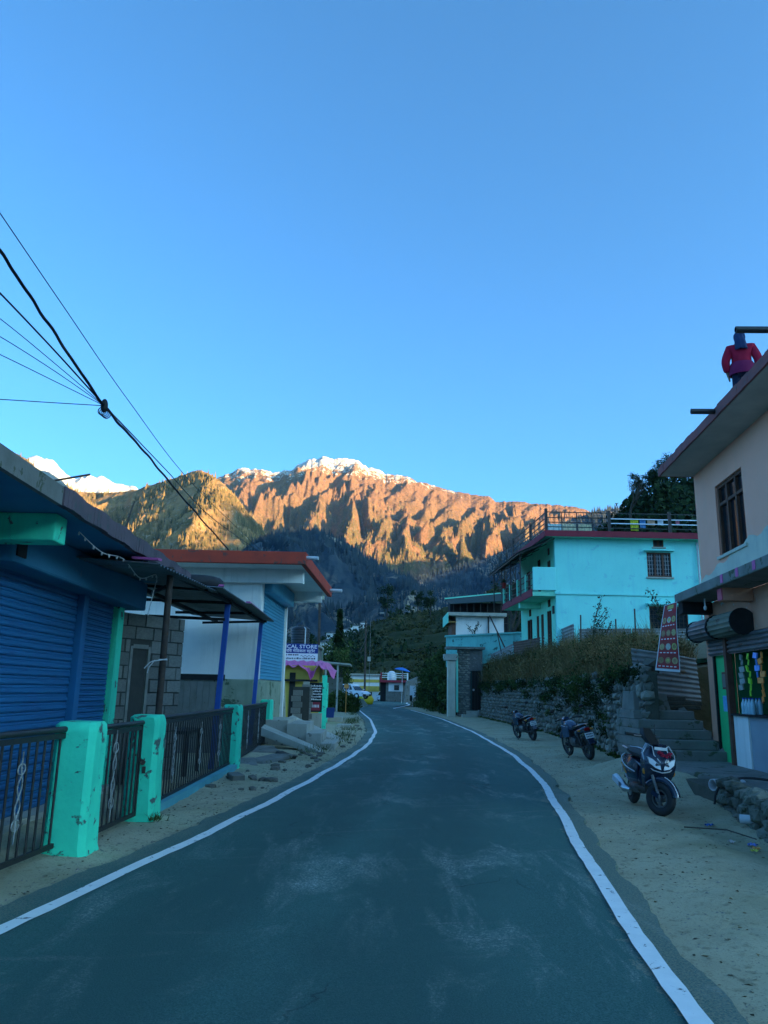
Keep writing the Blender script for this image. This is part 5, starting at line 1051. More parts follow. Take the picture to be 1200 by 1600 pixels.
cl = thing('culvert', 'dark culvert mouth with a grey drain pipe beside the scooter', 'culvert', (5.4, 12.9, 0)); part('soil', MB().hexa([(5.15, 12.2, -.1), (5.9, 12.62, -.1), (5.7, 13.38, -.1), (5.2, 14.0, -.1), (5.2, 12.25, .2), (5.9, 12.65, .3), (5.7, 13.36, .3), (5.25, 13.9, .25)]), M_stonebed, cl)
part('drain_pipe', MB().lathe((0, 0, 0), [(.09, 0), (.09, .6), (.075, .6), (.075, .05)], 16).xf(Matrix.Translation((5.75, 12.75, .27)) @ Matrix.Rotation(R(-88), 4, 'Y') @ Matrix.Rotation(R(20), 4, 'X')), M_pvc, cl, smooth=50); part('hose', MB().tube(catmull([Vector((5.9, 12.0, .42)), Vector((5.45, 12.1, .44)), Vector((5.12, 12.15, .3)), Vector((5.0, 12.1, 0))]), .018, 8), M_rubber, cl, smooth=60)
tag(part('outlet_pipe', MB().lathe((0, 0, 0), [(.055, 0), (.055, .5), (.045, .5), (.045, .05)], 14).xf(Matrix.Translation((4.98, 10.0, .14)) @ Matrix.Rotation(R(-92), 4, 'Y') @ Matrix.Rotation(R(-35), 4, 'X')), M_pvc, smooth=50), 'short grey outlet pipe poking from the low rubble wall', 'pipe')
for i, (x, y, w, col, lab) in enumerate(((4.22, 9.25, .09, (.2, .3, .7), 'crumpled blue wrapper in the litter by the rubble wall'), (4.18, 9.05, .08, (.75, .35, .1), 'crumpled orange wrapper in the litter by the rubble wall'), (4.08, 8.9, .07, (.7, .65, .1), 'crumpled yellow wrapper in the litter by the rubble wall'), (4.3, 8.85, .08, (.6, .6, .6), 'pale scrap of plastic in the litter by the rubble wall'), (4.05, 9.4, .07, (.65, .55, .5), 'pinkish paper scrap lying in the runnel'), (4.3, 10.6, .1, (.05, .15, .45), 'dark blue plastic scrap lying at the rubble wall foot'))):
    mm = MB(); nn_ = 5
    vs = [(x + w * (a / nn_ - .5) + .01 * rnd.random(), y + w * (b_ / nn_ - .5), gz(x, y) + .012 + .035 * rnd.random()) for a in range(nn_ + 1) for b_ in range(nn_ + 1)]
    mm.add(vs, [(a * (nn_ + 1) + b_, (a + 1) * (nn_ + 1) + b_, (a + 1) * (nn_ + 1) + b_ + 1, a * (nn_ + 1) + b_ + 1) for a in range(nn_) for b_ in range(nn_)]); tag(part('wrapper', mm, mk('wrapper_%d' % i, col, None, 9, .35, 0)), lab, 'litter', 'litter by the rubble wall')
tag(part('stick', MB().tube([(3.75, 10.0, .06), (4.1, 9.6, .10), (4.25, 9.2, .07)], .008, 5), M_bark), 'thin pale stick lying across the runnel', 'stick')
# pebbles and crumbs along both verges
g = np.random.default_rng(5); n = 3800; side = g.random(n) < .5; yv = g.uniform(3, 26, n); off = np.abs(g.normal(0, .45, n)) + .02
xv = np.where(side, np.interp(yv, yf, eL) - off, np.interp(yv, yf, eR) + off); pm = MB()
for x, y in zip(xv, yv):
    if x < -3.6 or x > 5.5: continue
    s = float(g.uniform(.004, .014)) * (1.7 if g.random() < .05 else 1); z = gz(x, y) - s * .1; a = g.uniform(.7, 1.3, 5) * s
    pm.add([(x - a[0], y, z), (x, y - a[1], z), (x + a[2], y, z), (x, y + a[3], z), (x, y, z + a[4] * .55)], [(0, 1, 4), (1, 2, 4), (2, 3, 4), (3, 0, 4)])
rb = MB(); g3 = random.Random(44)
for k in range(75):
    y = 13 + 26 * g3.random() ** 1.1; x = float(np.interp(y, yf, eL)) - g3.uniform(.25, 1.25); s = g3.uniform(.05, .17); M_ = Matrix.Translation((x, y, gz(x, y) + s * .15)) @ Matrix.Rotation(g3.uniform(0, 6), 4, 'Z') @ Matrix.Diagonal((s * 1.4, s, s * .7, 1)); me_ = STV[k % 9]; rb.add([M_ @ v.co for v in me_.vertices], [tuple(pp.vertices) for pp in me_.polygons])
stuff(part('verge_rubble', rb, M_stone, recalc=False), 'broken stones strewn along the left verge below the store', 'rubble')
stuff(part('verge_gravel', pm, M_stone, recalc=False), 'loose gravel crumbs scattered along the road edges', 'gravel')

g = np.random.default_rng(15); n = 2600; sd = g.random(n) < .45; yv = g.uniform(3.5, 30, n); off = g.uniform(.05, 2.6, n) * np.where(sd, .45, 1); xv = np.where(sd, np.interp(yv, yf, eL) - off, np.interp(yv, yf, eR) + off); ok = (xv > -3.0) & (xv < 5.2)
Cl = np.array([(x, y, gz(x, y) + .008) for x, y in zip(xv[ok], yv[ok])]); ql = leaves(Cl, .045, 8, .6); ql[:, :, 2] = Cl[:, None, 2] + (ql[:, :, 2] - Cl[:, None, 2]) * .25
stuff(quads('leaf_litter', ql, leafmat('leaf_litter', [(.03, .03, .02), (.08, .06, .03), (.16, .12, .06)])), 'dead leaves and crumbs littering the dirt verges', 'litter')

# ------------------------------------------------------------------ pink building with the open shop
K3, Y3 = .091, 17.1
def s3(mb): return mb.skew(K3, Y3)
M_pinkw = mk('pink_plaster', (.98, .44, .30), (.92, .40, .27), 1.3, .85, .25, 25, streak=(.82, .42, .29), patch=(.45, .32, .26), pscale=4, pth=.74)
M_pinkw2 = mk('pink_plaster_worn', (.72, .32, .2), (.58, .26, .17), 1.6, .85, .3, 25, patch=(.55, .55, .5), pscale=2.6, pth=.62)
M_patch = mk('bare_cement', (.66, .62, .48), (.52, .5, .4), 2, .9, .35, 25, streak=(.28, .28, .24))
M_green = mk('green_paint', (.04, .62, .2), (.035, .5, .17), 2, .65, .15, 25, streak=(.03, .22, .1))
M_green_shade = mk('green_paint_in_shade', (.02, .2, .08), (.015, .15, .06), 2, .7, .15, 25)  # shop interior green, its shade painted in as a darker colour
M_eave = mk('eave_concrete', (.55, .52, .46), (.42, .4, .36), 2, .9, .35, 25, patch=(.16, .15, .13), pscale=3, pth=.66)
pb = thing('pink_building', 'two storey pink building with an open green shop on its ground floor', 'building', (7.5, 14, 0))
wy0, wy1, wz0, wz1 = 14.0, 15.5, 4.42, 5.9
for (a, b_, c, d) in ((6, wy0, 3.8, 6.5), (wy1, 16.8, 3.8, 6.5), (wy0, wy1, 3.8, wz0), (wy0, wy1, wz1, 6.5)): part('upper_wall', s3(MB().box(7.05, 7.3, a + (.001 if a == wy1 else 0), b_ - .001, c, d)), M_pinkw, pb)
part('end_wall', s3(MB().box(7.3, 13, 16.55, 16.8, .0, 6.5)), M_pinkw, pb)
pts_ = [(6, 3.79), (16.78, 3.79)]; top = []
for i in range(60):
    y = 16.78 - i * 10.78 / 59; top.append((y, 4.06 + .42 * min(1, max(0, (16.78 - y) / 3.2)) + .05 * math.sin(i * 1.3) + .06 * rnd.random()))
part('bare_patch', s3(MB().prism(pts_ + top, 7.035, 7.049, 'X')), M_patch, pb)
part('roof_slab', s3(MB().box(6.31, 13, 5, 16.85, 6.5, 6.66)), M_eave, pb, bevel=.02)
m = MB()
for i in range(50):
    a = 5 + i * 11.9 / 50; j = .02 * rnd.random(); m.box(6.275 - j * .5, 6.308, a, a + .238, 6.50 + j * .3, 6.67 + j)
m.box(6.29, 13, 16.851, 16.89, 6.5, 6.67); part('roof_edge', s3(m), mk('faded_red_edge', (.34, .10, .09), (.22, .09, .085), 4, .85, .3, 40, patch=(.15, .13, .12), pscale=6, pth=.6), pb)
m = MB()
for i in range(26): m.ell((6.5 + .1 * rnd.random(), 6 + i * .43, 6.70), (.16, .2, .05 + .04 * rnd.random()), 8, 5)
part('roof_rubble', s3(m), M_concd, pb, smooth=60)
for z_, y_, x0_, x1_ in ((6.62, 13.0, 5.85, 6.6), (6.9, 10.35, 5.72, 7.2)):
    part('roof_pipe', s3(MB().lathe((0, 0, 0), [(.05, 0), (.05, x1_ - x0_), (.04, x1_ - x0_), (.04, .03)], 14).xf(Matrix.Translation((x1_, y_, z_)) @ Matrix.Rotation(R(-91), 4, 'Y'))), M_tank, pb, smooth=50)
wi = part('window', s3(MB().box(7.16, 7.2, wy0, wy1, wz0, wz1)), M_glass, pb)
for k in range(4): y = wy0 + .03 + k * (wy1 - wy0 - .06) / 3; part('mullion', s3(MB().box(7.1, 7.17, y - .035, y + .035, wz0, wz1)), M_brown, wi)
for z in (wz0 + .03, wz0 + 1.08, wz1 - .03): part('rail', s3(MB().box(7.105, 7.165, wy0, wy1, z - .03, z + .03)), M_brown, wi)
part('sill', s3(MB().box(7.0, 7.05, wy0 - .05, wy1 + .05, wz0 - .06, wz0)), M_patch, wi)
# ground floor
part('corner_pier', s3(MB().box(7.05, 7.35, 16.45, 16.8, 0, 3.57)), M_pinkw2, pb, bevel=.02)
part('lintel', s3(MB().box(7.06, 7.35, 6, 16.44, 2.82, 3.57)), M_pinkw2, pb)
part('canopy_slab', s3(MB().box(6.36, 7.049, 6, 16.55, 3.57, 3.76)), M_concd, pb, bevel=.02)
part('canopy_beam', s3(MB().box(6.42, 7.05, 16.2, 16.5, 3.33, 3.57)), M_dark, pb)
part('canopy_beam', s3(MB().box(6.5, 7.05, 13.95, 14.2, 3.34, 3.57)), M_pinkw2, pb); part('beam_end', s3(MB().box(6.475, 6.499, 13.96, 14.19, 3.35, 3.56)), mk('beam_pink', (.65, .12, .16), (.5, .1, .13), 4, .8, .2), pb)
for i in range(3): part('canopy_stain', s3(MB().box(6.35, 6.358, 12.0 + i * .75, 12.12 + i * .75, 3.6, 3.75)), M_pink, pb)
part('bulb', s3(MB().ell((6.7, 15.6, 3.38), (.035, .035, .05), 10, 8).cyl((6.7, 15.6, 3.42), (6.7, 15.6, 3.57), .015, n=6)), M_signwhite, pb, smooth=60)
M_drum = mk('shutter_drum', (.20, .21, .15), (.13, .14, .10), 3, .6, .2, 40, metal=.3, patch=(.1, .07, .05), pscale=4, pth=.6)
def drum(ya, yb, r, mat):
    m = MB(); n = 48
    prof_ = [(r * (1 + .05 * math.cos(i * 2 * math.pi / n * 16))) for i in range(n)]
    m.loft([[(6.86 + prof_[i] * math.cos(2 * math.pi * i / n), y, 2.98 + prof_[i] * math.sin(2 * math.pi * i / n)) for i in range(n)] for y in (ya, yb)]); d_ = part('shutter_roll', s3(m), mat, pb, smooth=30)
    for y in (ya - .03, yb): part('end_plate', s3(MB().cyl((6.86, y, 2.98), (6.86, y + .03, 2.98), r * 1.12, n=20)), M_dark, d_)
drum(15.52, 16.75, .21, M_tin); drum(14.1, 15.42, .22, M_drum)
for ya, yb in ((15.5, 16.44), (13.0, 15.3)):
    b0 = part('shutter_curtain', s3(MB().box(7.0, 7.03, ya, yb, 2.45, 2.8)), M_tin, pb)
    for i in range(4): part('slat', s3(MB().cyl((6.995, ya, 2.5 + .085 * i), (6.995, yb, 2.5 + .085 * i), .032, n=8)), M_tin, b0, smooth=50)
part('post', s3(MB().box(6.94, 7.06, 15.31, 15.45, PZ, 2.83)), M_brown, pb)
part('green_panel', s3(MB().box(7.1, 7.16, 15.46, 16.44, PZ, 2.82)), M_green, pb); part('panel_edge', s3(MB().box(7.05, 7.1, 16.38, 16.445, PZ, 2.82)), M_dark, pb)
wp_ = part('framed_notice', s3(MB().box(7.08, 7.1, 15.75, 16.05, 1.78, 2.12)), M_brown, pb); part('notice_face', s3(MB().box(7.074, 7.079, 15.79, 16.01, 1.82, 2.08)), M_concd, wp_)
part('shop_back_wall', s3(MB().box(8.8, 8.9, 10.5, 15.45, PZ, 3.5)), M_green_shade, pb); part('shop_side_wall', s3(MB().box(7.17, 8.8, 15.36, 15.45, PZ, 3.5)), M_green_shade, pb); part('shop_ceiling', s3(MB().box(7.35, 8.8, 10.5, 15.36, 3.0, 3.1)), M_concd, pb); part('shop_side_wall', s3(MB().box(7.06, 8.8, 10.4, 10.5, PZ, 3.5)), M_pinkw2, pb)
part('counter', s3(MB().box(7.02, 7.5, 11.5, 14.55, PZ, 1.28)), mk('grey_blue_panel', (.3, .36, .4), (.25, .3, .34), 2, .6, .1), pb); part('counter_panel', s3(MB().box(6.99, 7.45, 14.56, 15.3, PZ, 1.28)), M_white, pb); part('counter_panel', s3(MB().box(7.02, 7.1, 15.46, 15.62, PZ, 1.3)), M_white, pb); part('counter_top', s3(MB().box(6.94, 7.55, 11.5, 15.29, 1.282, 1.32)), M_dark, pb)
M_bottle = glassy('bottle_plastic', (.35, .55, .62), .15, .5); M_capb = mk('blue_cap', (.03, .12, .5), (.03, .1, .4), 2, .4, 0)
for i in range(8):
    x = 7.08 + .13 * (i % 2) + K3 * (14.5 - Y3); y = 14.0 + .12 * (i // 2) + .5; z = 1.322
    bo = thing('water_bottle', ('%s clear bottle in the %s row of the pack on the shop counter' % (('nearest', 'second', 'third', 'farthest')[i // 2], ('front', 'back')[i % 2])), 'bottle', (x, y, z), 'water bottles on the shop counter'); part('body', MB().lathe((x, y, z), [(.045, 0), (.048, .02), (.044, .1), (.048, .13), (.047, .19), (.02, .25), (.018, .27)], 12), M_bottle, bo, smooth=50); part('cap', MB().cyl((x, y, z + .27), (x, y, z + .295), .022, n=10), M_capb, bo)
tag(part('blue_packet', s3(MB().obox((7.0, 15.55, 1.5), (.12, .2, .3), .1)), mk('packet_blue', (.05, .3, .6), (.2, .5, .7), 12, .4, .1)), 'blue packet hanging beside the brown shop post', 'packet')
for i, (y, z0_, z1_, col, lab) in enumerate(((14.7, 1.75, 2.42, (.2, .22, .2), 'dull grey strip of snack packets nearest the brown post'), (14.35, 1.6, 2.42, (.25, .6, .03), 'lime green strip of snack packets hanging in the shop'), (13.98, 1.95, 2.42, (.1, .25, .6), 'blue strip of snack packets hanging in the shop'), (13.75, 1.5, 2.42, (.85, .2, .03), 'orange strip of snack packets hanging in the shop'))):
    x = 7.0 + K3 * (y - Y3); st_ = thing('snack_strip', lab, 'snack packets', (x, y, z0_), 'snack strips in the shop opening'); k = int((z1_ - z0_) / .11); mt = mk('snack_%d' % i, col, tuple(min(1, c * 1.6 + .05) for c in col), 16, .3, .2, 30)
    for q_ in range(k): part('packet', MB().obox((x + .02 * rnd.uniform(-1, 1), y + .03 * rnd.uniform(-1, 1), z1_ - .06 - q_ * .11), (.03, .11, .10), rnd.uniform(-.6, .6), rnd.uniform(-.3, .3), rnd.uniform(-.2, .2)), mt, st_)
    part('cord', MB().cyl((x, y, z0_), (x, y, z1_ + .1), .004, n=4), M_wire, st_)
# menu banner
bn = thing('menu_banner', 'red menu banner with food pictures hanging from the canopy end', 'banner', (6.2, 16.2, 2))
tl, tr_, bl, br = at(1038, 946, 16.3), at(1058, 940, 16.15), at(1023, 1047, 16.1), at(1061, 1049, 15.95)
def bpt(u, v, off=0): p = (tl * (1 - u) + tr_ * u) * (1 - v) + (bl * (1 - u) + br * u) * v; nrm = (tr_ - tl).cross(bl - tl).normalized(); nrm = nrm if nrm.y < 0 else -nrm; return p + nrm * (off + .05 * math.sin(v * 5) * (.3 + u))
def bsheet(name, u0, u1, v0, v1, mat, off, parent, n=10):
    m = MB(); vs = [bpt(u0 + (u1 - u0) * i / 4, v0 + (v1 - v0) * j / n, off) for j in range(n + 1) for i in range(5)]; m.add(vs, [(j * 5 + i, j * 5 + i + 1, (j + 1) * 5 + i + 1, (j + 1) * 5 + i) for j in range(n) for i in range(4)]); return part(name, m, mat, parent)
sh_ = bsheet('sheet', 0, 1, 0, 1, M_signwhite, 0, bn, 24); bsheet('print_field', .05, .97, .01, .965, mk('banner_brown', (.45, .06, .06), (.32, .05, .04), 6, .5, 0), .004, sh_, 24)
M_bred = mk('banner_red', (.6, .035, .045), (.5, .03, .04), 4, .5, 0); FOOD = [mk('food_%d' % i, c, tuple(x * .5 for x in c), 40, .6, 0) for i, c in enumerate(((.75, .5, .25), (.7, .55, .25), (.8, .75, .65), (.5, .3, .15), (.7, .65, .2), (.65, .35, .2)))]
for r_ in range(4):
    v0 = .2 + r_ * .195; bsheet('caption_strip', .05, .97, v0 + .125, v0 + .165, M_bred, .007, sh_, 3)
    for k in range(5): bsheet('caption_text', .12 + k * .16, .22 + k * .16, v0 + .138, v0 + .153, M_text, .010, sh_, 1)
    for k in range(3):
        c0, cv = .2 + k * .3, v0 + .06; m = MB(); m.add([bpt(c0, cv, .009)] + [bpt(c0 + .125 * math.cos(t), cv + .048 * math.sin(t), .009) for t in np.linspace(0, 2 * math.pi, 13)[:-1]], [(0, i + 1, (i + 1) % 12 + 1) for i in range(12)]); part('food_picture', m, FOOD[(r_ * 3 + k * 2) % 6], sh_)
        m = MB(); m.add([bpt(c0, cv, .011)] + [bpt(c0 + .075 * math.cos(t), cv + .028 * math.sin(t), .011) for t in np.linspace(0, 2 * math.pi, 11)[:-1]], [(0, i + 1, (i + 1) % 10 + 1) for i in range(10)]); part('food_picture', m, FOOD[(r_ * 2 + k + 3) % 6], sh_)
bsheet('heading', .3, .75, .03, .09, FOOD[4], .008, sh_, 2); bsheet('heading_line', .4, .65, .105, .12, M_text, .008, sh_, 1); bsheet('badge', .75, .95, .1, .17, M_bred, .009, sh_, 2)
# ------------------------------------------------------------------ turquoise house
M_turq = mk('turquoise_wall', (.28, .88, .79), (.24, .80, .72), .8, .8, .15, 20, streak=(.2, .68, .70), patch=(.23, .72, .70), pscale=2.2, pth=.60)
M_mint = mk('mint_wall', (.26, .82, .58), (.21, .7, .5), 1, .8, .15, 20, streak=(.16, .5, .36))
M_grille = mk('grille', (.03, .03, .03), (.05, .04, .03), 6, .5, 0)
th = thing('turquoise_house', 'two storey turquoise house with side balcony and railed flat roof', 'house', (12, 42, 3.6))
def s4(mb): return mb.skew(-.05, 40)
wx = [(13.93, 15.2, 7.74, 9.04), (14.31, 14.86, 9.34, 9.77), (13.9, 15.9, 4.95, 6.2)]
def holed(x0, x1, z0, z1, holes):
    xs_ = sorted({x0, x1} | {h[0] for h in holes} | {h[1] for h in holes}); zs_ = sorted({z0, z1} | {h[2] for h in holes} | {h[3] for h in holes}); out = []
    for a, b_ in zip(xs_, xs_[1:]):
        run = None
        for c, d in zip(zs_, zs_[1:]):
            cut = any(h[0] <= a and b_ <= h[1] and h[2] <= c and d <= h[3] for h in holes)
            if not cut: run = (run[0], d) if run else (c, d)
            if cut and run: out.append((a, b_, *run)); run = None
        if run: out.append((a, b_, *run))
    return out
m = MB()
for a, b_, c, d in holed(9.07, 18.5, 3.3, 9.72, wx): m.box(a, b_, 40, 40.25, c, d)
part('front_wall', m, M_turq, th)
side = [(1.0, 1.9, 3.9, 6.0), (2.6, 3.2, 3.7, 5.95), (3.6, 4.2, 3.7, 5.95), (5.2, 6.4, 4.2, 5.9), (.9, 1.6, 7.15, 8.7), (3.0, 3.7, 7.0, 9.1), (5.4, 6.4, 7.4, 8.8), (1.1, 1.7, 6.2, 6.6), (5.4, 6.0, 6.1, 6.5), (1.0, 1.5, 9.0, 9.4)]
m = MB()
for a, b_, c, d in holed(.26, 8.0, 3.3, 9.72, side): m.box(9.07, 9.3, 40 + a, 40 + b_, c, d)
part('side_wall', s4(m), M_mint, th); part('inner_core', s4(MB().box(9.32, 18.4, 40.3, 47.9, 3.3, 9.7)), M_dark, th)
for k, (a, b_, c, d) in enumerate(wx):
    w = part('window', MB().box(a, b_, 40.12, 40.16, c, d), M_glass, th)
    nv2 = 3 if k != 1 else 2
    for i in range(nv2 + 1): x = a + (b_ - a) * i / nv2; part('frame_bar', MB().box(max(a, x - .045), min(b_, x + .045), 40.02, 40.11, c, d), M_brown, w)
    for z in (c + .04, d - .04): part('frame_bar', MB().box(a + .046, b_ - .046, 40.03, 40.1, z - .04, z + .04), M_brown, w)
    gm_ = MB()
    for i in range(1, nv2 * 3): x = a + (b_ - a) * i / (nv2 * 3); gm_.box(x - .011, x + .011, 40.06, 40.08, c, d)
    for j in range(1, 6): z = c + (d - c) * j / 6; gm_.box(a, b_, 40.075, 40.09, z - .011, z + .011)
    part('sill', MB().box(a - .08, b_ + .08, 39.9, 40.0, c - .09, c - .01), M_conc, w)
    if k != 1: part('sunshade', MB().box(a - .15, b_ + .15, 39.72, 39.999, d + .06, d + .13), M_turq, w)
    part('grille', gm_, mk('grille_pale', (.4, .42, .42), (.3, .3, .3), 6, .5, 0) if k == 0 else M_grille, w)
for k, (a, b_, c, d) in enumerate(side):
    w = part('door' if d - c > 1.9 and k in (1, 2, 5) else 'window', s4(MB().box(9.18, 9.22, 40 + a, 40 + b_, c, d)), M_brown if k in (1, 2, 5) else M_glass, th)
    for y in (a + .04, b_ - .04, (a + b_) / 2): part('frame_bar', s4(MB().box(9.09, 9.17, 40 + y - .035, 40 + y + .035, c, d)), M_brown, w)
part('rain_pipe', MB().cyl((16.6, 39.9, 3.5), (16.6, 39.9, 9.6), .05, n=8), M_pvc, th)
part('string_course', MB().box(9.0, 18.5, 39.93, 39.999, 6.72, 6.86), M_turq, th)
part('roof_slab', s4(MB().box(8.5, 18.7, 39.5, 48.3, 9.72, 9.98)), M_mint, th); m = MB(); m.box(8.45, 18.7, 39.44, 39.499, 9.70, 10.02); part('roof_edge', m, M_maroon, th); part('roof_edge', s4(MB().box(8.44, 8.499, 39.5, 48.3, 9.70, 10.02)), M_maroon, th)
# roof railing
rl = part('roof_railing', MB().box(8.5, 8.64, 39.5, 39.64, 10.0, 11.2), M_black, th)
for x in (11.9, 15.1, 18.3): part('post', MB().box(x - .07, x + .07, 39.5, 39.64, 10.0, 11.15), M_black, rl)
for y in (43.0, 47.5): part('post', s4(MB().box(8.5, 8.62, y, y + .12, 10.0, 11.15)), M_black, rl)
for i, z in enumerate((10.2, 10.45, 10.7, 11.0)):
    for a, b_ in ((8.64, 11.82), (11.98, 15.02), (15.18, 18.2)): part('rail', MB().box(a, b_, 39.55, 39.59, z, z + .045), M_steel if i in (1, 2) and a > 11 else M_black, rl)
    part('rail', s4(MB().box(8.54, 8.58, 39.7, 47.5, z, z + .045)), M_black, rl)
for x in (9.4, 10.2, 11.0): part('baluster', MB().box(x - .02, x + .02, 39.59, 39.62, 10.0, 11.0), M_black, rl)
# balcony
bc = part('balcony', s4(MB().box(7.85, 9.06, 40.0, 47.6, 6.62, 6.84)), M_mint, th)
part('balcony_edge', s4(MB().box(7.8, 7.849, 40.0, 47.6, 6.6, 6.98)), M_maroon, bc)
part('end_panel', MB().box(7.86, 9.06, 39.86, 39.99, 6.9, 8.12), M_turq, bc, bevel=.03)
part('bracket_beam', MB().box(7.9, 9.06, 43.2, 43.5, 6.3, 6.619).skew(-.05, 40), M_mint, bc)
for y in (41.6, 43.6, 45.6, 47.4): part('baluster_post', s4(MB().box(7.86, 8.0, y, y + .16, 6.84, 7.95)), M_signwhite if False else M_mint, bc)
for z in (7.2, 7.55, 7.88): part('rail', s4(MB().box(7.9, 7.94, 40.05, 47.4, z, z + .04)), M_black, bc)
for i in range(36): part('bar', s4(MB().box(7.915, 7.935, 40.2 + i * .2, 40.22 + i * .2, 6.84, 7.88)), M_black, bc)
# tin lean-to over the balcony
cp = part('balcony_roof', MB().corrugated((7.05, 39.7, 8.85), (-.42, 8.4, 0), (2.0, .1, .95), 30, .02), mk('dark_tin', (.06, .062, .06), (.09, .088, .08), 3, .6, .2, metal=.4), th, smooth=60)
for y in (40.4, 42.8, 45.2, 47.6): part('post', s4(MB().box(7.3, 7.36, y, y + .06, 6.6, 8.95)), M_black, cp)
for y in (39.9, 41.5, 43.1, 44.7, 46.3, 47.8): part('rafter', MB().bar((7.1 - .05 * (y - 40), y, 8.78), (9.05 - .05 * (y - 40), y, 9.66), .05, .05), M_black, cp)
for x, z in ((7.1, 8.75), (7.75, 9.05), (8.4, 9.34)): part('purlin', MB().bar((x, 39.75, z), (x - .41, 48, z), .05, .05), M_black, cp)
fpz = thing('flower_pot', 'red flower pot at the far end of the turquoise balcony', 'flower pot', (7.6, 47.3, 7.95)); part('pot', MB().lathe((7.52, 47.45, 7.955), [(.1, 0), (.17, .28), (.19, .3), (.17, .34)], 12), mk('red_pot', (.55, .04, .03), (.45, .03, .03), 3, .6, 0), fpz); stuff(quads('leaf_tuft', leaves(cloud((7.52, 47.45, 8.4), (.16, .16, .14), 120, 3, .1), .09, 2), M_leafd, fpz))
part('meter_box', s4(MB().box(9.0, 9.068, 40.35, 40.6, 5.75, 6.15)), M_grille, th)
for i, (x, w, h, col, lab) in enumerate(((13.05, .42, .62, (.62, .6, .05), 'lime yellow cloth drying on the turquoise house roof rail'), (13.55, .3, .45, (.1, .3, .6), 'blue cloth drying beside the yellow one on the roof rail'), (13.95, .4, .32, (.7, .4, .25), 'orange cloth drying on the turquoise house roof rail'), (14.5, .3, .3, (.75, .78, .8), 'white cloth drying right of the orange one on the roof rail'), (15.45, .2, .22, (.6, .2, .25), 'small red cloth drying near the last roof rail post'))):
    mm = MB(); vs = [(x + w * a / 6, 39.66 + .02 * math.sin(a * 2 + b_), 10.74 - h * b_ / 5 + .01 * math.sin(a)) for b_ in range(6) for a in range(7)]; mm.add(vs, [(b_ * 7 + a, b_ * 7 + a + 1, (b_ + 1) * 7 + a + 1, (b_ + 1) * 7 + a) for b_ in range(5) for a in range(6)]); o = part('hanging_cloth', mm, mk('cloth_%d' % i, col, None, 5, .9, .1)); q_ = o.modifiers.new('s', 'SOLIDIFY'); q_.thickness = .01; tag(o, lab, 'cloth', 'laundry on the roof rail')
for i, (x, lab) in enumerate(((9.3, 'pale sheet drying at the roof corner of the turquoise house'), (10.1, 'cream patterned cloth drying behind the roof rail'), (11.0, 'beige blanket drying behind the roof rail left of the middle post'))):
    mm = MB(); vs = [(x - .3 + .75 * a / 8, 41.2 + .03 * math.sin(a * 2.1 + b_), 10.75 - .6 * b_ / 4) for b_ in range(5) for a in range(9)]; mm.add(vs, [(b_ * 9 + a, b_ * 9 + a + 1, (b_ + 1) * 9 + a + 1, (b_ + 1) * 9 + a) for b_ in range(4) for a in range(8)]); o = part('hanging_cloth', mm, mk('sheet_%d' % i, ((.6, .65, .65), (.65, .5, .35), (.6, .48, .32))[i], None, 6, .9, .1)); q_ = o.modifiers.new('s', 'SOLIDIFY'); q_.thickness = .01; tag(o, lab, 'cloth', 'laundry on the roof rail')
cable('clothes_line', 'thin clothes line strung along the turquoise house roof', [(860, 806, 41.2), (900, 808, 41.2), (960, 809, 41.2), (1090, 812, 41.2)], .008)

# ------------------------------------------------------------------ gate house, teal parapet, white outhouse, dark shed
M_tealst = mk('stained_parapet', (.2, .62, .56), (.16, .5, .46), 1.2, .85, .3, 20, streak=(.04, .10, .10), patch=(.06, .12, .11), pscale=2, pth=.6)
gh = thing('stone_gatehouse', 'dark stone gateway with a barred metal gate at the end of the wall', 'gateway', (6, 54.5, 0))
m = MB(); 
for a, b_, c, d in holed(5.35, 7.05, 0, 4.55, [(6.2, 6.95, .45, 3.1)]): m.box(a, b_, 54.2, 54.9, c, d)
part('stone_wall', m, mk('dark_masonry', (.17, .17, .16), (.09, .09, .085), 5, .92, .9, 8, patch=(.24, .24, .22), pscale=5, pth=.58), gh)
for i in range(90):
    x = 5.42 + .26 * (i % 3) + rnd.uniform(-.05, .05) + .1 * ((i // 3) % 2); z = .12 + .15 * (i // 3); put('stone', STV[i % 9], gh, (min(x, 6.08), 54.2, z), (0, rnd.uniform(-.2, .2), 0), (.27, .12, .15))
gt = part('gate', MB().box(6.22, 6.93, 54.28, 54.32, .46, 3.08), M_dark, gh)
for i in range(7): part('bar', MB().box(6.25 + i * .105, 6.29 + i * .105, 54.24, 54.27, .46, 3.08), mk('gate_green_%d' % i, (.05, .12, .11), (.04, .09, .085), 5, .6, .1) if i == 0 else M_grille, gt)
part('latch', MB().box(6.36, 6.48, 54.2, 54.24, 1.75, 1.88), M_steel, gt)
part('pillar', MB().box(4.62, 5.16, 54.0, 54.7, 0, 3.75), M_patch, gh, bevel=.02); part('capital', MB().prism([(4.42, 3.78), (5.25, 3.78), (5.3, 3.95), (5.3, 4.2), (4.36, 4.2), (4.36, 3.95)], 53.85, 54.85, 'Y'), M_conc, gh); part('green_strip', MB().box(5.2, 5.34, 54.05, 54.3, .3, 4.25), M_mint, gh)
part('cap_slab', MB().box(4.5, 7.2, 53.9, 55.2, 4.56, 4.72), M_concd, gh)
gs = thing('gate_steps', 'low grey steps below the barred gate', 'stairs', (6.6, 53, 0)); part('step', MB().box(5.9, 7.05, 53.5, 54.19, 0, .42), M_conc, gs); part('step', MB().box(5.5, 6.5, 52.8, 53.49, 0, .2), M_conc, gs); part('block', MB().box(6.6, 7.0, 52.7, 53.48, 0, .5), M_concd, gs)
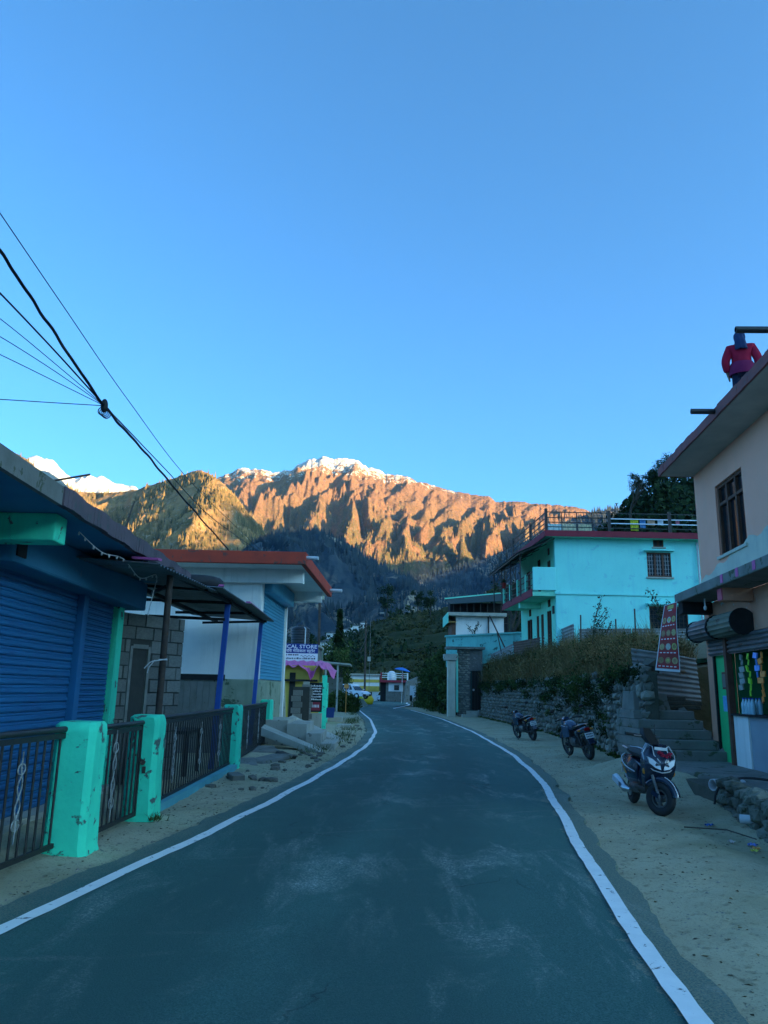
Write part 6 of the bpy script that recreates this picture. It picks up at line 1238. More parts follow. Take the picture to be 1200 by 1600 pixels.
tp_ = thing('teal_parapet', 'stained teal parapet wall above the stone gateway', 'wall', (8, 57, 3.5)); part('wall', MB().hexa([(4.75, 56.6, 3.4), (11.4, 54.2, 3.6), (11.4, 54.6, 3.6), (4.75, 57.0, 3.4), (4.75, 56.6, 5.55), (11.4, 54.2, 5.85), (11.4, 54.6, 5.85), (4.75, 57.0, 5.55)]), M_tealst, tp_); part('coping', MB().hexa([(4.65, 56.5, 5.552), (11.4, 54.1, 5.852), (11.4, 54.7, 5.852), (4.65, 57.1, 5.552), (4.65, 56.5, 5.66), (11.4, 54.1, 5.96), (11.4, 54.7, 5.96), (4.65, 57.1, 5.66)]), M_tealst, tp_); part('slanting_pole', MB().cyl((8.6, 52.3, 4.0), (7.55, 54, 6.9), .05, n=6), M_rust, tp_)
oh = thing('white_outhouse', 'small whitewashed outhouse with a timbered eave above the parapet', 'outhouse', (8, 62, 4)); part('wall', MB().box(5.95, 9.8, 62, 66, 3.6, 7.6), M_white, oh); part('roof_slab', MB().box(5.3, 9.95, 61.4, 66.3, 7.6, 7.86), M_conc, oh)
for i in range(5): part('eave_board', MB().box(5.32, 5.94, 61.5 + i * .9, 62.3 + i * .9, 7.05 + .08 * (i % 2), 7.13 + .08 * (i % 2)), mk('ochre_wood', (.4, .24, .07), (.28, .16, .05), 4, .8, .2) if i == 0 else bpy.data.materials['ochre_wood'], oh)
part('eave_fascia', MB().box(5.24, 5.3, 61.4, 66.3, 7.0, 7.84), M_mint, oh); part('drain', MB().cyl((8.55, 61.9, 3.8), (8.55, 61.9, 7.6), .06, n=8), M_black, oh); part('broken_corner', MB().box(5.6, 5.94, 62.0, 65, 3.6, 7.0), M_tinrust, oh)
ds = thing('dark_shed', 'dark netted shed with a pale green ridge behind the white outhouse', 'shed', (8.5, 69, 5)); part('back_wall', MB().box(6.2, 11.5, 70, 72, 4, 9.6), M_dark, ds); part('roof', MB().hexa([(6.0, 67.5, 9.15), (11.8, 67.5, 9.6), (11.8, 73, 10.9), (6.0, 73, 10.2), (6.0, 67.5, 9.2), (11.8, 67.5, 9.65), (11.8, 73, 10.95), (6.0, 73, 10.25)]), mk('dark_net', (.03, .05, .045), (.02, .035, .03), 4, .9, .2), ds); part('ridge_cap', MB().bar((5.95, 73, 10.3), (11.9, 73, 11.0), .12, .12), M_mint, ds)
for i in range(9): part('slat', MB().box(6.3 + i * .6, 6.36 + i * .6, 68.0, 68.06, 6.9, 9.3), M_grille, ds)
for z in (7.6, 8.4): part('rail', MB().box(6.2, 11.4, 67.92, 67.99, z, z + .06), M_grille, ds)

# ------------------------------------------------------------------ trees
def bare_tree(name, label, base, h, spread, seed, twigs=4):
    g = random.Random(seed); t = thing(name, label, 'tree', base); tk_ = MB(); cr = MB()
    def grow(p, d, L, r, lev, mb):
        pts = [p]; q = Vector(p)
        for i in range(4): d = (d + Vector((g.uniform(-.16, .16), g.uniform(-.16, .16), g.uniform(-.02, .12)))).normalized(); q = q + d * L / 4; pts.append(q.copy())
        mb.tube(pts, [r * (1 - .13 * i) for i in range(5)], 6 if lev < 2 else 4)
        if lev < twigs:
            for k in range(g.randint(2, 4)):
                a = g.uniform(0, 6.28); s_ = g.uniform(.45, .95) * spread; dd = (d + Vector((math.cos(a) * s_, math.sin(a) * s_, g.uniform(-.1, .35)))).normalized(); grow(pts[g.randint(2, 4)], dd, L * g.uniform(.6, .8), r * .52, lev + 1, cr)
    grow(Vector(base), Vector((0, 0, 1)), h * .34, h * .024, 0, tk_); part('trunk', tk_, M_bark, t, smooth=60); part('crown', cr, M_bark, t, recalc=False); return t
bare_tree('bare_tree', 'leafless tree spreading its branches left of the turquoise house', (9.3, 56, 4), 9.5, 1.0, 5, 5)
bare_tree('bare_tree', 'small leafless tree beyond the turquoise house roof rail', at(985, 812, 140), 11, .7, 9)
bare_tree('bare_tree', 'slim leafless tree standing left of the dark shed', (8.0, 92, 5), 9, .6, 14)
def conifer(name, label, base, h, seed, mat=None, group=None, wid=.2, n=1200):
    g = np.random.default_rng(seed); t = thing(name, label, 'tree', base, group); b_ = np.array(base)
    part('trunk', MB().cyl(base, Vector(base) + Vector((0, 0, h * .96)), h * .018, h * .003, 7), M_bark, t)
    z = g.uniform(.12, 1, n) ** .85; lay = np.floor(z * 13) / 13; r = (1 - z) ** .85 * wid * h * (.75 + .35 * np.sin(lay * 91 + seed)) * g.uniform(.25, 1, n) + .03 * h * g.uniform(0, .5, n); a = g.uniform(0, 2 * np.pi, n)
    C = b_ + np.stack([np.cos(a) * r, np.sin(a) * r, z * h - r * .25], 1); quads('crown', leaves(C, h * .055, seed, .55, .4), mat or M_leafd, t); return t
def leafy(name, label, base, h, seed, mat, w=.3, group=None, leaf=.3, n=1500, lobes=9):
    g = random.Random(seed); t = thing(name, label, 'tree', base, group); b_ = Vector(base); tk_ = MB(); tk_.tube([b_, b_ + Vector((.02 * h, 0, h * .35)), b_ + Vector((0, 0, h * .75))], [h * .022, h * .016, h * .006], 7); Ls = []
    for k in range(lobes):
        a = g.uniform(0, 6.28); rr = g.uniform(.1, 1) * w * h; c = b_ + Vector((math.cos(a) * rr, math.sin(a) * rr, h * g.uniform(.38, .92))); r = h * g.uniform(.09, .17); tk_.tube([b_ + Vector((0, 0, h * .4)), c], [h * .01, h * .003], 5); Ls.append(cloud(c, (r * 1.2, r * 1.2, r), n // lobes, seed * 31 + k, .25))
    part('trunk', tk_, M_bark, t, smooth=60); quads('crown', leaves(np.concatenate(Ls), leaf, seed), mat, t); return t
def hillpt(px_, row):
    j = int(np.clip(np.searchsorted(np.linspace(380, 1300, 420), px_), 0, 419)); i = int(row * 149); return Vector((hX[i, j], hY[i, j], hZ[i, j]))
crest = [(985, .97, 7), (1000, .98, 12), (1013, .97, 10), (1026, .99, 9), (1040, .97, 12), (1052, .98, 9), (1064, .96, 12), (1076, .98, 10), (1088, .97, 13)]
CL = ['leftmost conifer on the wooded crest beyond the roof rail', 'tall ragged conifer second along the wooded crest', 'third conifer along the wooded crest above the roof rail', 'low conifer in the middle dip of the wooded crest', 'broad conifer at the middle of the wooded crest', 'short conifer right of the middle of the wooded crest', 'tall conifer near the pink building on the wooded crest', 'second last conifer on the wooded crest before the pink wall', 'last conifer on the wooded crest touching the pink wall']
for k, (px_, rw, hh) in enumerate(crest):
    if k in (): conifer('conifer', CL[k], hillpt(px_, rw), hh * .9, 60 + k, group='trees on the wooded crest', wid=.36, n=1500)
    else: leafy('leafy_tree', CL[k].replace('conifer', 'rounded tree'), hillpt(px_, rw), hh * .85, 60 + k, M_leafd, .36, 'trees on the wooded crest', .42, 1700, 13)
conifer('conifer', 'dark narrow tree right of the rusty utility pole', (-5.3, 98, 0), 11.5, 91, wid=.13, n=1600)
leafy('leafy_tree', 'dense green tree left of the far poles', (-9.5, 150, 0), 11, 92, M_leaf, .34, leaf=.5, n=2600, lobes=14)
leafy('leafy_tree', 'pale green slender tree beside the flat roof shed', (-4.4, 88, 0), 6.3, 93, M_leaf, .22, leaf=.22, n=2200)
leafy('leafy_tree', 'dark rounded tree behind the water tank', (-19, 170, 0), 14, 94, M_leafd, .34, leaf=.6, n=2600, lobes=14)
leafy('leafy_tree', 'dark tree on the brow above the terraced slope', hillpt(672, .9), 13, 95, M_leafd, .3, leaf=.7, n=1600)
leafy('leafy_tree', 'tall thin tree on the far brow right of the houses', hillpt(602, .95), 20, 96, M_leafd, .22, leaf=1.0, n=1400)
leafy('leafy_tree', 'round topped tree on the brow left of the dark shed', hillpt(652, .93), 13, 97, M_leafd, .26, leaf=.7, n=1300)
# hillside cover: one mass of shrubs and woods
g = np.random.default_rng(77); nr, nc = hX.shape; Ls = []; Sz = []; Ld = []; Sd = []
for k in range(3600):
    j = g.integers(0, nc); i = int(g.uniform(.02, .99) * 149); px_ = 380 + j * 920 / 419; dens = 1.0 if px_ > 860 else (.75 if px_ < 600 else .7)
    if g.random() > dens: continue
    c = np.array([hX[i, j], hY[i, j], hZ[i, j]]); D_ = np.linalg.norm(c[:2]); wood = px_ > 840 or (px_ < 560 and g.random() < .6) or g.random() < .08
    r = (g.uniform(1.4, 3.0) if wood else g.uniform(.6, 1.5)) * (1 + D_ / 700); n_ = 42 if wood else 26; P_ = cloud(c + [0, 0, r * .6], (r, r, r * (1.2 if wood else .75)), n_, k, .3)
    (Ld if wood else Ls).append(P_); (Sd if wood else Sz).append(np.full(n_, r * .42))
stuff(quads('hillside_scrub', leaves(np.concatenate(Ls), np.concatenate(Sz), 5, .7), leafmat('hill_scrub', [(.04, .05, .015), (.07, .075, .022), (.12, .105, .035)])), 'scattered scrub over the terraced hillside', 'scrub')
stuff(quads('hillside_wood', leaves(np.concatenate(Ld), np.concatenate(Sd), 6, .7), M_leafd), 'dark mixed woodland massed on the hillside', 'woodland')
# creeper-hung bank at the bend
Ls = []; Lx = []
for k in range(230):
    y = rnd.uniform(57, 90); xb = 4.6 + (y - 57) * -.015 + (.0 if y < 75 else -.02 * (y - 75)); hh = 5.6 - abs(y - 66) * .035; z = rnd.uniform(0, 1) ** .8 * hh; x = xb + .45 * z * .6 + rnd.uniform(-.2, .5); r = rnd.uniform(.35, .8); (Ls if rnd.random() < .7 else Lx).append(cloud((x, y, z), (r, r * 1.2, r), 130, k + 40, .25))
hb = thing('creeper_bank', 'tall hedge of trailing creepers hanging over the right verge at the bend', 'hedge', (5.5, 66, 0)); quads('foliage', leaves(np.concatenate(Ls), .22, 3, .45, .6), M_leaf, hb); quads('dark_foliage', leaves(np.concatenate(Lx), .22, 4, .45, .6), M_leafd, hb); part('bank_core', MB().hexa([(4.9, 57, -.1), (9, 57, -.1), (9, 90, -.1), (4.7, 90, -.1), (6.6, 57, 5.0), (9, 57, 5.2), (9, 90, 4.2), (6.2, 90, 4.0)]), M_earth, hb)
# tall weeds before the house wall
for k, (px_, py_, Yd, h_, lab) in enumerate(((925, 985, 33, 1.9, 'tall bare weed in front of the turquoise front wall'), (1036, 960, 30, 1.5, 'leafy stalk rising behind the menu banner'), (740, 985, 56, 1.2, 'straggling weed against the white outhouse wall'), (945, 990, 34, 1.2, 'short spreading weed beside the tall one at the fence'))):
    b_ = at(px_, py_, Yd); b_.z -= .6; t = thing('weed', lab, 'plant', b_); mm = MB(); Ls = []
    for q_ in range(5):
        a = rnd.uniform(0, 6.28); pts = [b_ + Vector((math.cos(a) * .35 * t_ * t_ * h_, math.sin(a) * .3 * t_ * t_ * h_, h_ * t_ * (1 - .1 * q_))) for t_ in np.linspace(0, 1, 6)]; mm.tube(pts, .014, 5); Ls.append(np.array([p[:] for p in pts[2:]]).repeat(9, 0) + np.random.default_rng(k * 9 + q_).normal(size=(36, 3)) * .08)
    part('stem', mm, M_bark, t); stuff(quads('leaf_tuft', leaves(np.concatenate(Ls), .10, k), M_leafd, t))
tf = []
for k in range(40): tf.append(np.random.default_rng(k).normal(size=(26, 3)) * [.16, .25, .03] + np.array([lineL(y0_ := rnd.uniform(20, 58)) - .75 - rnd.random() * .5, y0_, .03]))
stuff(quads('verge_grass', blades(np.concatenate(tf), np.full(40 * 26, .16), .008, 9, .5), M_leaf), 'small grass tufts along the left verge', 'grass')
tag(quads('grass_tuft', blades(np.random.default_rng(3).normal(size=(70, 3)) * [.05, .05, .0] + np.array([-2.72, 9.95, .02]), np.full(70, .08), .006, 2, .6), M_leaf), 'little grass tuft at the foot of the second teal pillar', 'grass')
# ------------------------------------------------------------------ motorcycles and scooter
M_tankb = mk('bike_blue_black', (.02, .03, .06), (.015, .02, .04), 3, .22, 0, coat=.7); M_tanks = mk('bike_steel_blue', (.05, .085, .15), (.035, .055, .1), 4, .25, 0, coat=.6); M_seat = mk('seat_vinyl', (.02, .02, .022), (.03, .03, .03), 5, .6, .2, 60); M_eng = mk('engine_alloy', (.2, .2, .2), (.1, .1, .1), 9, .5, .3, 60, metal=.7); M_amber = mk('amber_lens', (.6, .22, .03), (.5, .18, .02), 4, .2, 0)
def rrect(x, w, h, zc, n=10, p=2.6):
    out = []
    for i in range(n):
        t = 2 * math.pi * i / n + math.pi / n; c, s_ = math.cos(t), math.sin(t); out.append((x, math.copysign(abs(c) ** (2 / p), c) * w / 2, zc + math.copysign(abs(s_) ** (2 / p), s_) * h / 2))
    return out
def wheel(parent, x, R_, r_, spokes=5, name='wheel', y=0):
    w = part(name, MB().torus((x, y, R_), R_ - r_, r_, 30, 10, 'Y', .95), M_rubber, parent, smooth=60); m = MB()
    m.torus((x, y, R_), R_ - r_ * 1.75, r_ * .28, 26, 6, 'Y', 1.8); part('rim', m, M_eng, w, smooth=60); m = MB()
    for k in range(spokes): a = 2 * math.pi * k / spokes; m.bar((x, y, R_), (x + math.cos(a) * (R_ - r_ * 1.7), y, R_ + math.sin(a) * (R_ - r_ * 1.7)), .03, .025, (0, 1, 0))
    m.cyl((x, y - .07, R_), (x, y + .07, R_), .055, n=12); part('spokes', m, M_eng, w); part('brake_disc', MB().cyl((x, y - .06, R_), (x, y - .053, R_), R_ * .48, n=20), M_steel, w); return w
def motorcycle(label, tankmat):
    b_ = thing('motorcycle', label, 'motorcycle', (0, 0, 0), 'motorcycles by the stone wall')
    wheel(b_, -.63, .305, .065); wheel(b_, .66, .305, .05)
    for s in (-1, 1):
        part('fork', MB().cyl((.66, s * .085, .305), (.40, s * .085, .92), .022, n=8), M_steel, b_); part('shock', MB().cyl((-.56, s * .12, .36), (-.40, s * .12, .68), .028, n=8), M_black, b_); part('swingarm', MB().bar((-.63, s * .09, .305), (-.1, s * .1, .36), .03, .05), M_black, b_); part('foot_peg', MB().cyl((.02, s * .1, .3), (.02, s * .28, .3), .014, n=6), M_rubber, b_)
        part('indicator', MB().ell((-.70, s * .17, .74), (.035, .05, .03), 8, 6), M_amber, b_); part('mirror_stalk', MB().tube([(.30, s * .30, 1.0), (.27, s * .34, 1.12), (.24, s * .38, 1.2)], .008, 5), M_black, b_); part('mirror', MB().ell((.235, s * .41, 1.23), (.015, .075, .045), 10, 6), M_black, b_); part('grip', MB().cyl((.27, s * .24, .985), (.2, s * .38, .97), .02, n=8), M_rubber, b_)
        part('tank_shroud', MB().hexa([(.05, s * .13, .55), (.42, s * .14, .5), (.42, s * .18, .5), (.05, s * .16, .55), (.05, s * .13, .8), (.46, s * .12, .82), (.46, s * .16, .82), (.05, s * .15, .8)]), tankmat, b_, bevel=.015)
    part('handlebar', MB().tube(catmull([Vector((.2, -.36, .97)), Vector((.27, -.22, .99)), Vector((.36, -.08, .95)), Vector((.36, .08, .95)), Vector((.27, .22, .99)), Vector((.2, .36, .97))], 5), .014, 8), M_black, b_, smooth=60)
    part('tank', MB().loft([rrect(-.05, .18, .14, .76), rrect(.05, .27, .22, .79), rrect(.2, .31, .26, .82), rrect(.32, .28, .24, .83), rrect(.4, .16, .16, .82)]), tankmat, b_, smooth=50)
    part('seat', MB().loft([rrect(-.62, .16, .06, .83), rrect(-.5, .22, .09, .82), rrect(-.3, .25, .10, .79), rrect(-.12, .22, .10, .76), rrect(-.03, .16, .08, .76)]), M_seat, b_, smooth=50)
    part('tail_cowl', MB().loft([rrect(-.82, .08, .06, .80), rrect(-.7, .18, .12, .76), rrect(-.45, .22, .16, .70), rrect(-.2, .2, .18, .64)]), tankmat, b_, smooth=50); part('grab_rail', MB().tube(catmull([Vector((-.45, -.13, .83)), Vector((-.68, -.12, .88)), Vector((-.74, 0, .89)), Vector((-.68, .12, .88)), Vector((-.45, .13, .83))], 4), .011, 6), M_steel, b_)
    part('tail_light', MB().box(-.84, -.79, -.07, .07, .73, .80), M_redlens, b_, bevel=.01); part('mudguard', MB().hexa([(-.98, -.075, .42), (-.95, -.075, .41), (-.95, .075, .41), (-.98, .075, .42), (-.80, -.085, .76), (-.72, -.085, .74), (-.72, .085, .74), (-.80, .085, .76)]), M_tankb, b_, bevel=.01)
    pl_ = part('number_plate', MB().hexa([(-.925, -.11, .55), (-.915, -.11, .55), (-.915, .11, .55), (-.925, .11, .55), (-.875, -.11, .68), (-.865, -.11, .68), (-.865, .11, .68), (-.875, .11, .68)]), M_plate, b_)
    m = MB()
    for k in range(5):
        for r_ in range(2): y = -.085 + .038 * k; z = .575 + .055 * r_; x = -.927 + .05 * (z - .55) / .13 * 1.0 - .002; m.box(x - .002, x + .004, y, y + .022, z, z + .033)
    part('plate_marks', m, M_textd, pl_)
    part('engine', MB().loft([rrect(-.12, .2, .24, .38), rrect(0, .27, .3, .40), rrect(.16, .25, .28, .42), rrect(.27, .16, .2, .46)]), M_eng, b_, smooth=40); m = MB()
    for k in range(6): m.box(.1, .28, -.11, .11, .54 + k * .028, .552 + k * .028)
    part('cylinder_fins', m, M_eng, b_); part('frame_tube', MB().tube([(.42, 0, .88), (.38, 0, .5), (.2, 0, .26), (-.15, 0, .28), (-.25, 0, .6), (-.6, 0, .74)], .022, 8), M_black, b_, smooth=60)
    part('exhaust', MB().tube([(.28, -.06, .5), (.36, -.1, .3), (.1, -.13, .22), (-.3, -.15, .28), (-.75, -.17, .40)], [.02, .022, .025, .045, .05], 10), M_black, b_, smooth=60); part('exhaust_shield', MB().bar((-.35, -.20, .31), (-.7, -.222, .41), .012, .05), M_steel, b_)
    part('headlight', MB().lathe((.52, 0, .86), [(.0, .06), (.07, .045), (.095, 0), (.08, -.08), (.03, -.12)], 14, 'X'), M_lamp, b_, smooth=50); part('headlight_cowl', MB().loft([rrect(.54, .22, .22, .87), rrect(.48, .24, .26, .89), rrect(.38, .16, .2, .93)]), tankmat, b_, smooth=50); part('front_mudguard', MB().tube([(.66 + .36 * math.cos(t), 0, .305 + .36 * math.sin(t)) for t in np.linspace(.4, 2.6, 9)], .05, 6), tankmat, b_, smooth=60); part('side_stand', MB().cyl((.0, .12, .28), (.06, .34, .0), .012, n=6), M_black, b_)
    return b_
bk1 = motorcycle('nearer motorcycle with a steel blue tank leaning by the stone wall', M_tanks); bk1.location = (5.17, 20.62, gz(5.2, 20.6) + .005); bk1.rotation_euler = (R(-11), 0, R(99)); bk1.rotation_mode = 'XYZ'
bk2 = motorcycle('farther black motorcycle leaning by the stone wall', M_tankb); bk2.location = (5.28, 28.7, gz(5.3, 28.7) + .005); bk2.rotation_euler = (R(-12), 0, R(104))
# scooter
M_scoot = mk('scooter_navy', (.018, .03, .055), (.012, .02, .04), 3, .2, 0, coat=.7); M_trim = mk('pale_trim', (.6, .62, .64), (.5, .5, .52), 4, .35, 0)
sc_ = thing('scooter', 'dark navy scooter with pale trim and a garland, parked by the culvert', 'scooter', (0, 0, 0))
wheel(sc_, -.60, .215, .055, 3); ST = Matrix.Translation((.62, 0, 0)) @ Matrix.Rotation(R(38), 4, 'Z') @ Matrix.Translation((-.62, 0, 0))
fw = part('front_wheel', MB().torus((.62, 0, .225), .168, .058, 32, 12, 'Y', .95).xf(ST), M_rubber, sc_, smooth=60); part('rim', MB().torus((.62, 0, .225), .11, .018, 26, 6, 'Y', 2.2).cyl((.62, -.06, .225), (.62, .06, .225), .05, n=14).xf(ST), M_eng, fw, smooth=50); m = MB()
for k in range(3): a = 2.1 * k + .4; m.bar((.62, 0, .225), (.62 + .11 * math.cos(a), 0, .225 + .11 * math.sin(a)), .035, .04, (0, 1, 0))
part('spokes', m.xf(ST), M_eng, fw)
m = MB().tube([(.62 + .24 * math.cos(t), 0, .235 + .24 * math.sin(t)) for t in np.linspace(.15, 2.5, 12)], .05, 8); m.v = [(x, y * 1.35, z) for x, y, z in m.v]; part('front_fender', m.xf(ST), M_scoot, sc_, smooth=60); part('fender_trim', MB().tube([(.62 + .292 * math.cos(t), -.045, .235 + .292 * math.sin(t)) for t in np.linspace(.25, 1.3, 8)], .006, 5).xf(ST), M_trim, sc_)
for s in (-1, 1): part('fork', MB().cyl((.66, s * .085, .225), (.52, s * .07, .52), .02, n=8).xf(ST), M_eng, sc_); part('fork_link', MB().bar((.64, s * .09, .26), (.54, s * .09, .30), .03, .06).xf(ST), M_scoot, sc_)
# apron: narrow at the floor, wide at headlight height, folding back to the handlebar
def ring(z, xf_, w, dep): return [(xf_ - dep, -w, z), (xf_ - dep * .35, -w * .92, z), (xf_, -w * .35, z), (xf_, w * .35, z), (xf_ - dep * .35, w * .92, z), (xf_ - dep, w, z), (xf_ - dep - .04, w * .8, z), (xf_ - dep - .04, -w * .8, z)]
ap_ = part('front_apron', MB().loft([ring(.30, .40, .15, .06), ring(.42, .47, .19, .10), ring(.55, .60, .22, .18), ring(.66, .655, .235, .24), ring(.76, .62, .225, .24), ring(.86, .53, .18, .2), ring(.94, .44, .13, .14)]), M_scoot, sc_, smooth=45)
for s in (-1, 1):
    part('headlight', MB().loft([[(.668, s * .02, .60), (.668, s * .10, .625), (.625, s * .17, .68), (.60, s * .19, .76), (.63, s * .13, .735), (.655, s * .03, .66)], [(.60, s * .02, .60), (.60, s * .10, .625), (.55, s * .17, .68), (.53, s * .19, .76), (.55, s * .13, .735), (.58, s * .03, .66)]]), M_lamp, sc_, smooth=40)
    part('trim_line', MB().tube([(.645, 0, .565), (.615, s * .11, .585), (.54, s * .205, .66), (.47, s * .225, .80), (.44, s * .15, .92), (.50, s * .10, .90), (.585, s * .10, .79), (.655, s * .03, .70)], .0075, 5), M_trim, ap_)
    part('mirror_stalk', MB().tube([(.36, s * .2, 1.03), (.33, s * .24, 1.14), (.31, s * .27, 1.2)], .007, 5).xf(ST), M_black, sc_) if s > 0 else None
    part('grip', MB().cyl((.35, s * .17, 1.03), (.27, s * .36, 1.04), .021, n=8).xf(ST), M_rubber, sc_); part('brake_lever', MB().tube([(.39, s * .16, 1.03), (.37, s * .3, 1.03)], .007, 5).xf(ST), M_steel, sc_)
    part('indicator', MB().ell((.50, s * .20, .56), (.03, .03, .045), 8, 6), M_amber, sc_)
    part('side_panel', MB().loft([[(-.02, s * .12, .36), (-.02, s * .16, .5), (-.02, s * .13, .62)], [(-.3, s * .17, .34), (-.3, s * .225, .52), (-.3, s * .16, .70)], [(-.6, s * .16, .42), (-.6, s * .20, .60), (-.6, s * .14, .73)], [(-.86, s * .06, .6), (-.86, s * .08, .67), (-.86, s * .06, .73)]], True), M_scoot, sc_, smooth=50)
    part('panel_trim', MB().tube(catmull([Vector((-.05, s * .165, .5)), Vector((-.3, s * .232, .56)), Vector((-.6, s * .206, .66)), Vector((-.84, s * .085, .71))], 5), .008, 5), M_trim, sc_); part('panel_decal', MB().tube([(-.25, s * .228, .46), (-.45, s * .222, .54), (-.62, s * .20, .58)], .009, 5), M_amber, sc_)
part('visor', MB().loft([[(.50, -.1, .93), (.50, .1, .93), (.44, .12, .94), (.44, -.12, .94)], [(.43, -.13, 1.02), (.43, .13, 1.02), (.34, .13, 1.03), (.34, -.13, 1.03)], [(.36, -.085, 1.14), (.36, .085, 1.14), (.31, .085, 1.13), (.31, -.085, 1.13)]]).xf(ST), M_tank, sc_, smooth=45); part('handlebar', MB().cyl((.35, -.2, 1.03), (.35, .2, 1.03), .018, n=8).xf(ST), M_black, sc_); part('steering_column', MB().cyl((.52, 0, .5), (.38, 0, 1.0), .035, n=8), M_black, sc_)
part('floorboard', MB().hexa([(-.05, -.16, .27), (.42, -.15, .27), (.42, .15, .27), (-.05, .16, .27), (-.05, -.17, .33), (.42, -.16, .33), (.42, .16, .33), (-.05, .17, .33)]), M_black, sc_, bevel=.015); part('leg_shield', MB().hexa([(.38, -.16, .3), (.42, -.16, .3), (.42, .16, .3), (.38, .16, .3), (.34, -.15, .9), (.40, -.15, .9), (.40, .15, .9), (.34, .15, .9)]), M_black, sc_)
part('seat', MB().loft([rrect(-.78, .16, .06, .77), rrect(-.6, .25, .10, .775), rrect(-.35, .28, .11, .745), rrect(-.12, .24, .10, .735), rrect(.02, .14, .06, .72)]), M_seat, sc_, smooth=50); part('under_body', MB().loft([rrect(-.85, .1, .1, .64), rrect(-.55, .28, .3, .56), rrect(-.2, .28, .36, .50), rrect(.0, .24, .3, .47)]), M_scoot, sc_, smooth=50); part('grab_rail', MB().tube([(-.55, -.13, .80), (-.84, -.12, .82), (-.9, 0, .82), (-.84, .12, .82), (-.55, .13, .80)], .012, 6), M_steel, sc_)
part('engine', MB().loft([rrect(-.62, .14, .14, .24), rrect(-.4, .22, .2, .27), rrect(-.1, .2, .16, .28)]), M_eng, sc_, smooth=40); part('muffler', MB().tube([(-.3, -.14, .22), (-.45, -.18, .22), (-.6, -.19, .27), (-.9, -.19, .33)], [.025, .055, .065, .06], 12), M_steel, sc_, smooth=50); part('muffler_guard', MB().bar((-.5, -.262, .27), (-.84, -.262, .335), .012, .07), M_trim, sc_); part('rear_fender', MB().hexa([(-.92, -.06, .35), (-.9, -.06, .35), (-.9, .06, .35), (-.92, .06, .35), (-.84, -.07, .62), (-.76, -.07, .62), (-.76, .07, .62), (-.84, .07, .62)]), M_black, sc_); part('tail_light', MB().box(-.9, -.85, -.08, .08, .62, .70), M_redlens, sc_, bevel=.01); part('rear_plate', MB().box(-.93, -.925, -.1, .1, .42, .54), M_plate, sc_)
part('side_stand', MB().cyl((-.05, .1, .26), (-.02, .30, .0), .012, n=6), M_black, sc_); part('front_plate', MB().box(.565, .572, -.09, .09, .86, .90).xf(Matrix.Translation((0, 0, 0))), M_plate, sc_)
g_ = random.Random(8); m = MB()
for k in range(46): t = k / 45; m.ell((.60 - .03 * abs(t - .5) + .012 * g_.uniform(-1, 1), -.03 + .17 * t + .02 * g_.uniform(-1, 1), .845 - .06 * math.sin(t * 3.1) + .022 * g_.uniform(-1, 1)), (.017, .017, .015), 6, 4)
ga = tag(part('flower_garland', m, mk('garland_red', (.4, .02, .04), (.3, .015, .05), 30, .8, .2)), 'dark red flower garland draped on the scooter front', 'garland')
SCM = Matrix.Translation((3.88, 11.78, gz(3.9, 11.8) + .005)) @ Matrix.Rotation(R(-91), 4, 'Z') @ Matrix.Rotation(R(-5), 4, 'X'); sc_.matrix_world = SCM; ga.matrix_world = SCM @ ga.matrix_world if False else SCM @ Matrix.Translation(ga.location)

# ------------------------------------------------------------------ person on the roof edge, seen from behind
def skin(name, verts, edges, radii, mat, parent, sub=2, root=0):
    me = bpy.data.meshes.new(name); me.from_pydata(verts, edges, []); o = bpy.data.objects.new('tmp', me); COL.objects.link(o)
    sm = o.modifiers.new('skin', 'SKIN'); sm.use_smooth_shade = True
    for i, r_ in enumerate(radii): me.skin_vertices[0].data[i].radius = r_ if isinstance(r_, tuple) else (r_, r_)
    for i in range(len(verts)): me.skin_vertices[0].data[i].use_root = (i == root)
    ss_ = o.modifiers.new('sub', 'SUBSURF'); ss_.levels = sub; ss_.render_levels = sub
    dg = bpy.context.evaluated_depsgraph_get(); dg.update(); em = bpy.data.meshes.new_from_object(o.evaluated_get(dg)); bpy.data.objects.remove(o, do_unlink=True)
    em.materials.clear(); em.materials.append(mat); em.polygons.foreach_set('use_smooth', [True] * len(em.polygons)); r2 = link(name, em, parent); return r2
M_skin = mk('skin', (.30, .16, .10), (.26, .14, .09), 6, .6, .05); M_sweat = mk('red_knit', (.5, .012, .05), (.38, .01, .04), 5, .9, .5, 90); M_kurta = mk('magenta_cloth', (.24, .012, .075), (.18, .01, .06), 4, .85, .2, 30); M_trous = mk('navy_trousers', (.015, .02, .05), (.012, .016, .04), 4, .9, .2, 30); M_scarf = mk('blue_scarf', (.02, .045, .12), (.016, .035, .09), 4, .85, .3, 30)
PP = Vector((6.62, 13.3, 6.70)); pe = thing('person', 'person in a red sweater and blue headscarf standing on the pink building roof', 'person', (0, 0, 0))
V = [(0, 0, .88), (0, 0, 1.02), (0, .01, 1.18), (0, .0, 1.30), (0, 0, 1.385), (0, .02, 1.47), (0, .03, 1.56),
     (.10, 0, .84), (.11, .02, .46), (.11, -.02, .08), (.12, .10, .03), (-.10, 0, .84), (-.11, .02, .46), (-.11, -.02, .08), (-.12, .10, .03),
     (.19, 0, 1.285), (.285, -.04, 1.04), (.27, .06, .84), (.26, .08, .77), (-.19, 0, 1.285), (-.285, -.04, 1.04), (-.25, .04, .84), (-.23, .05, .77)]
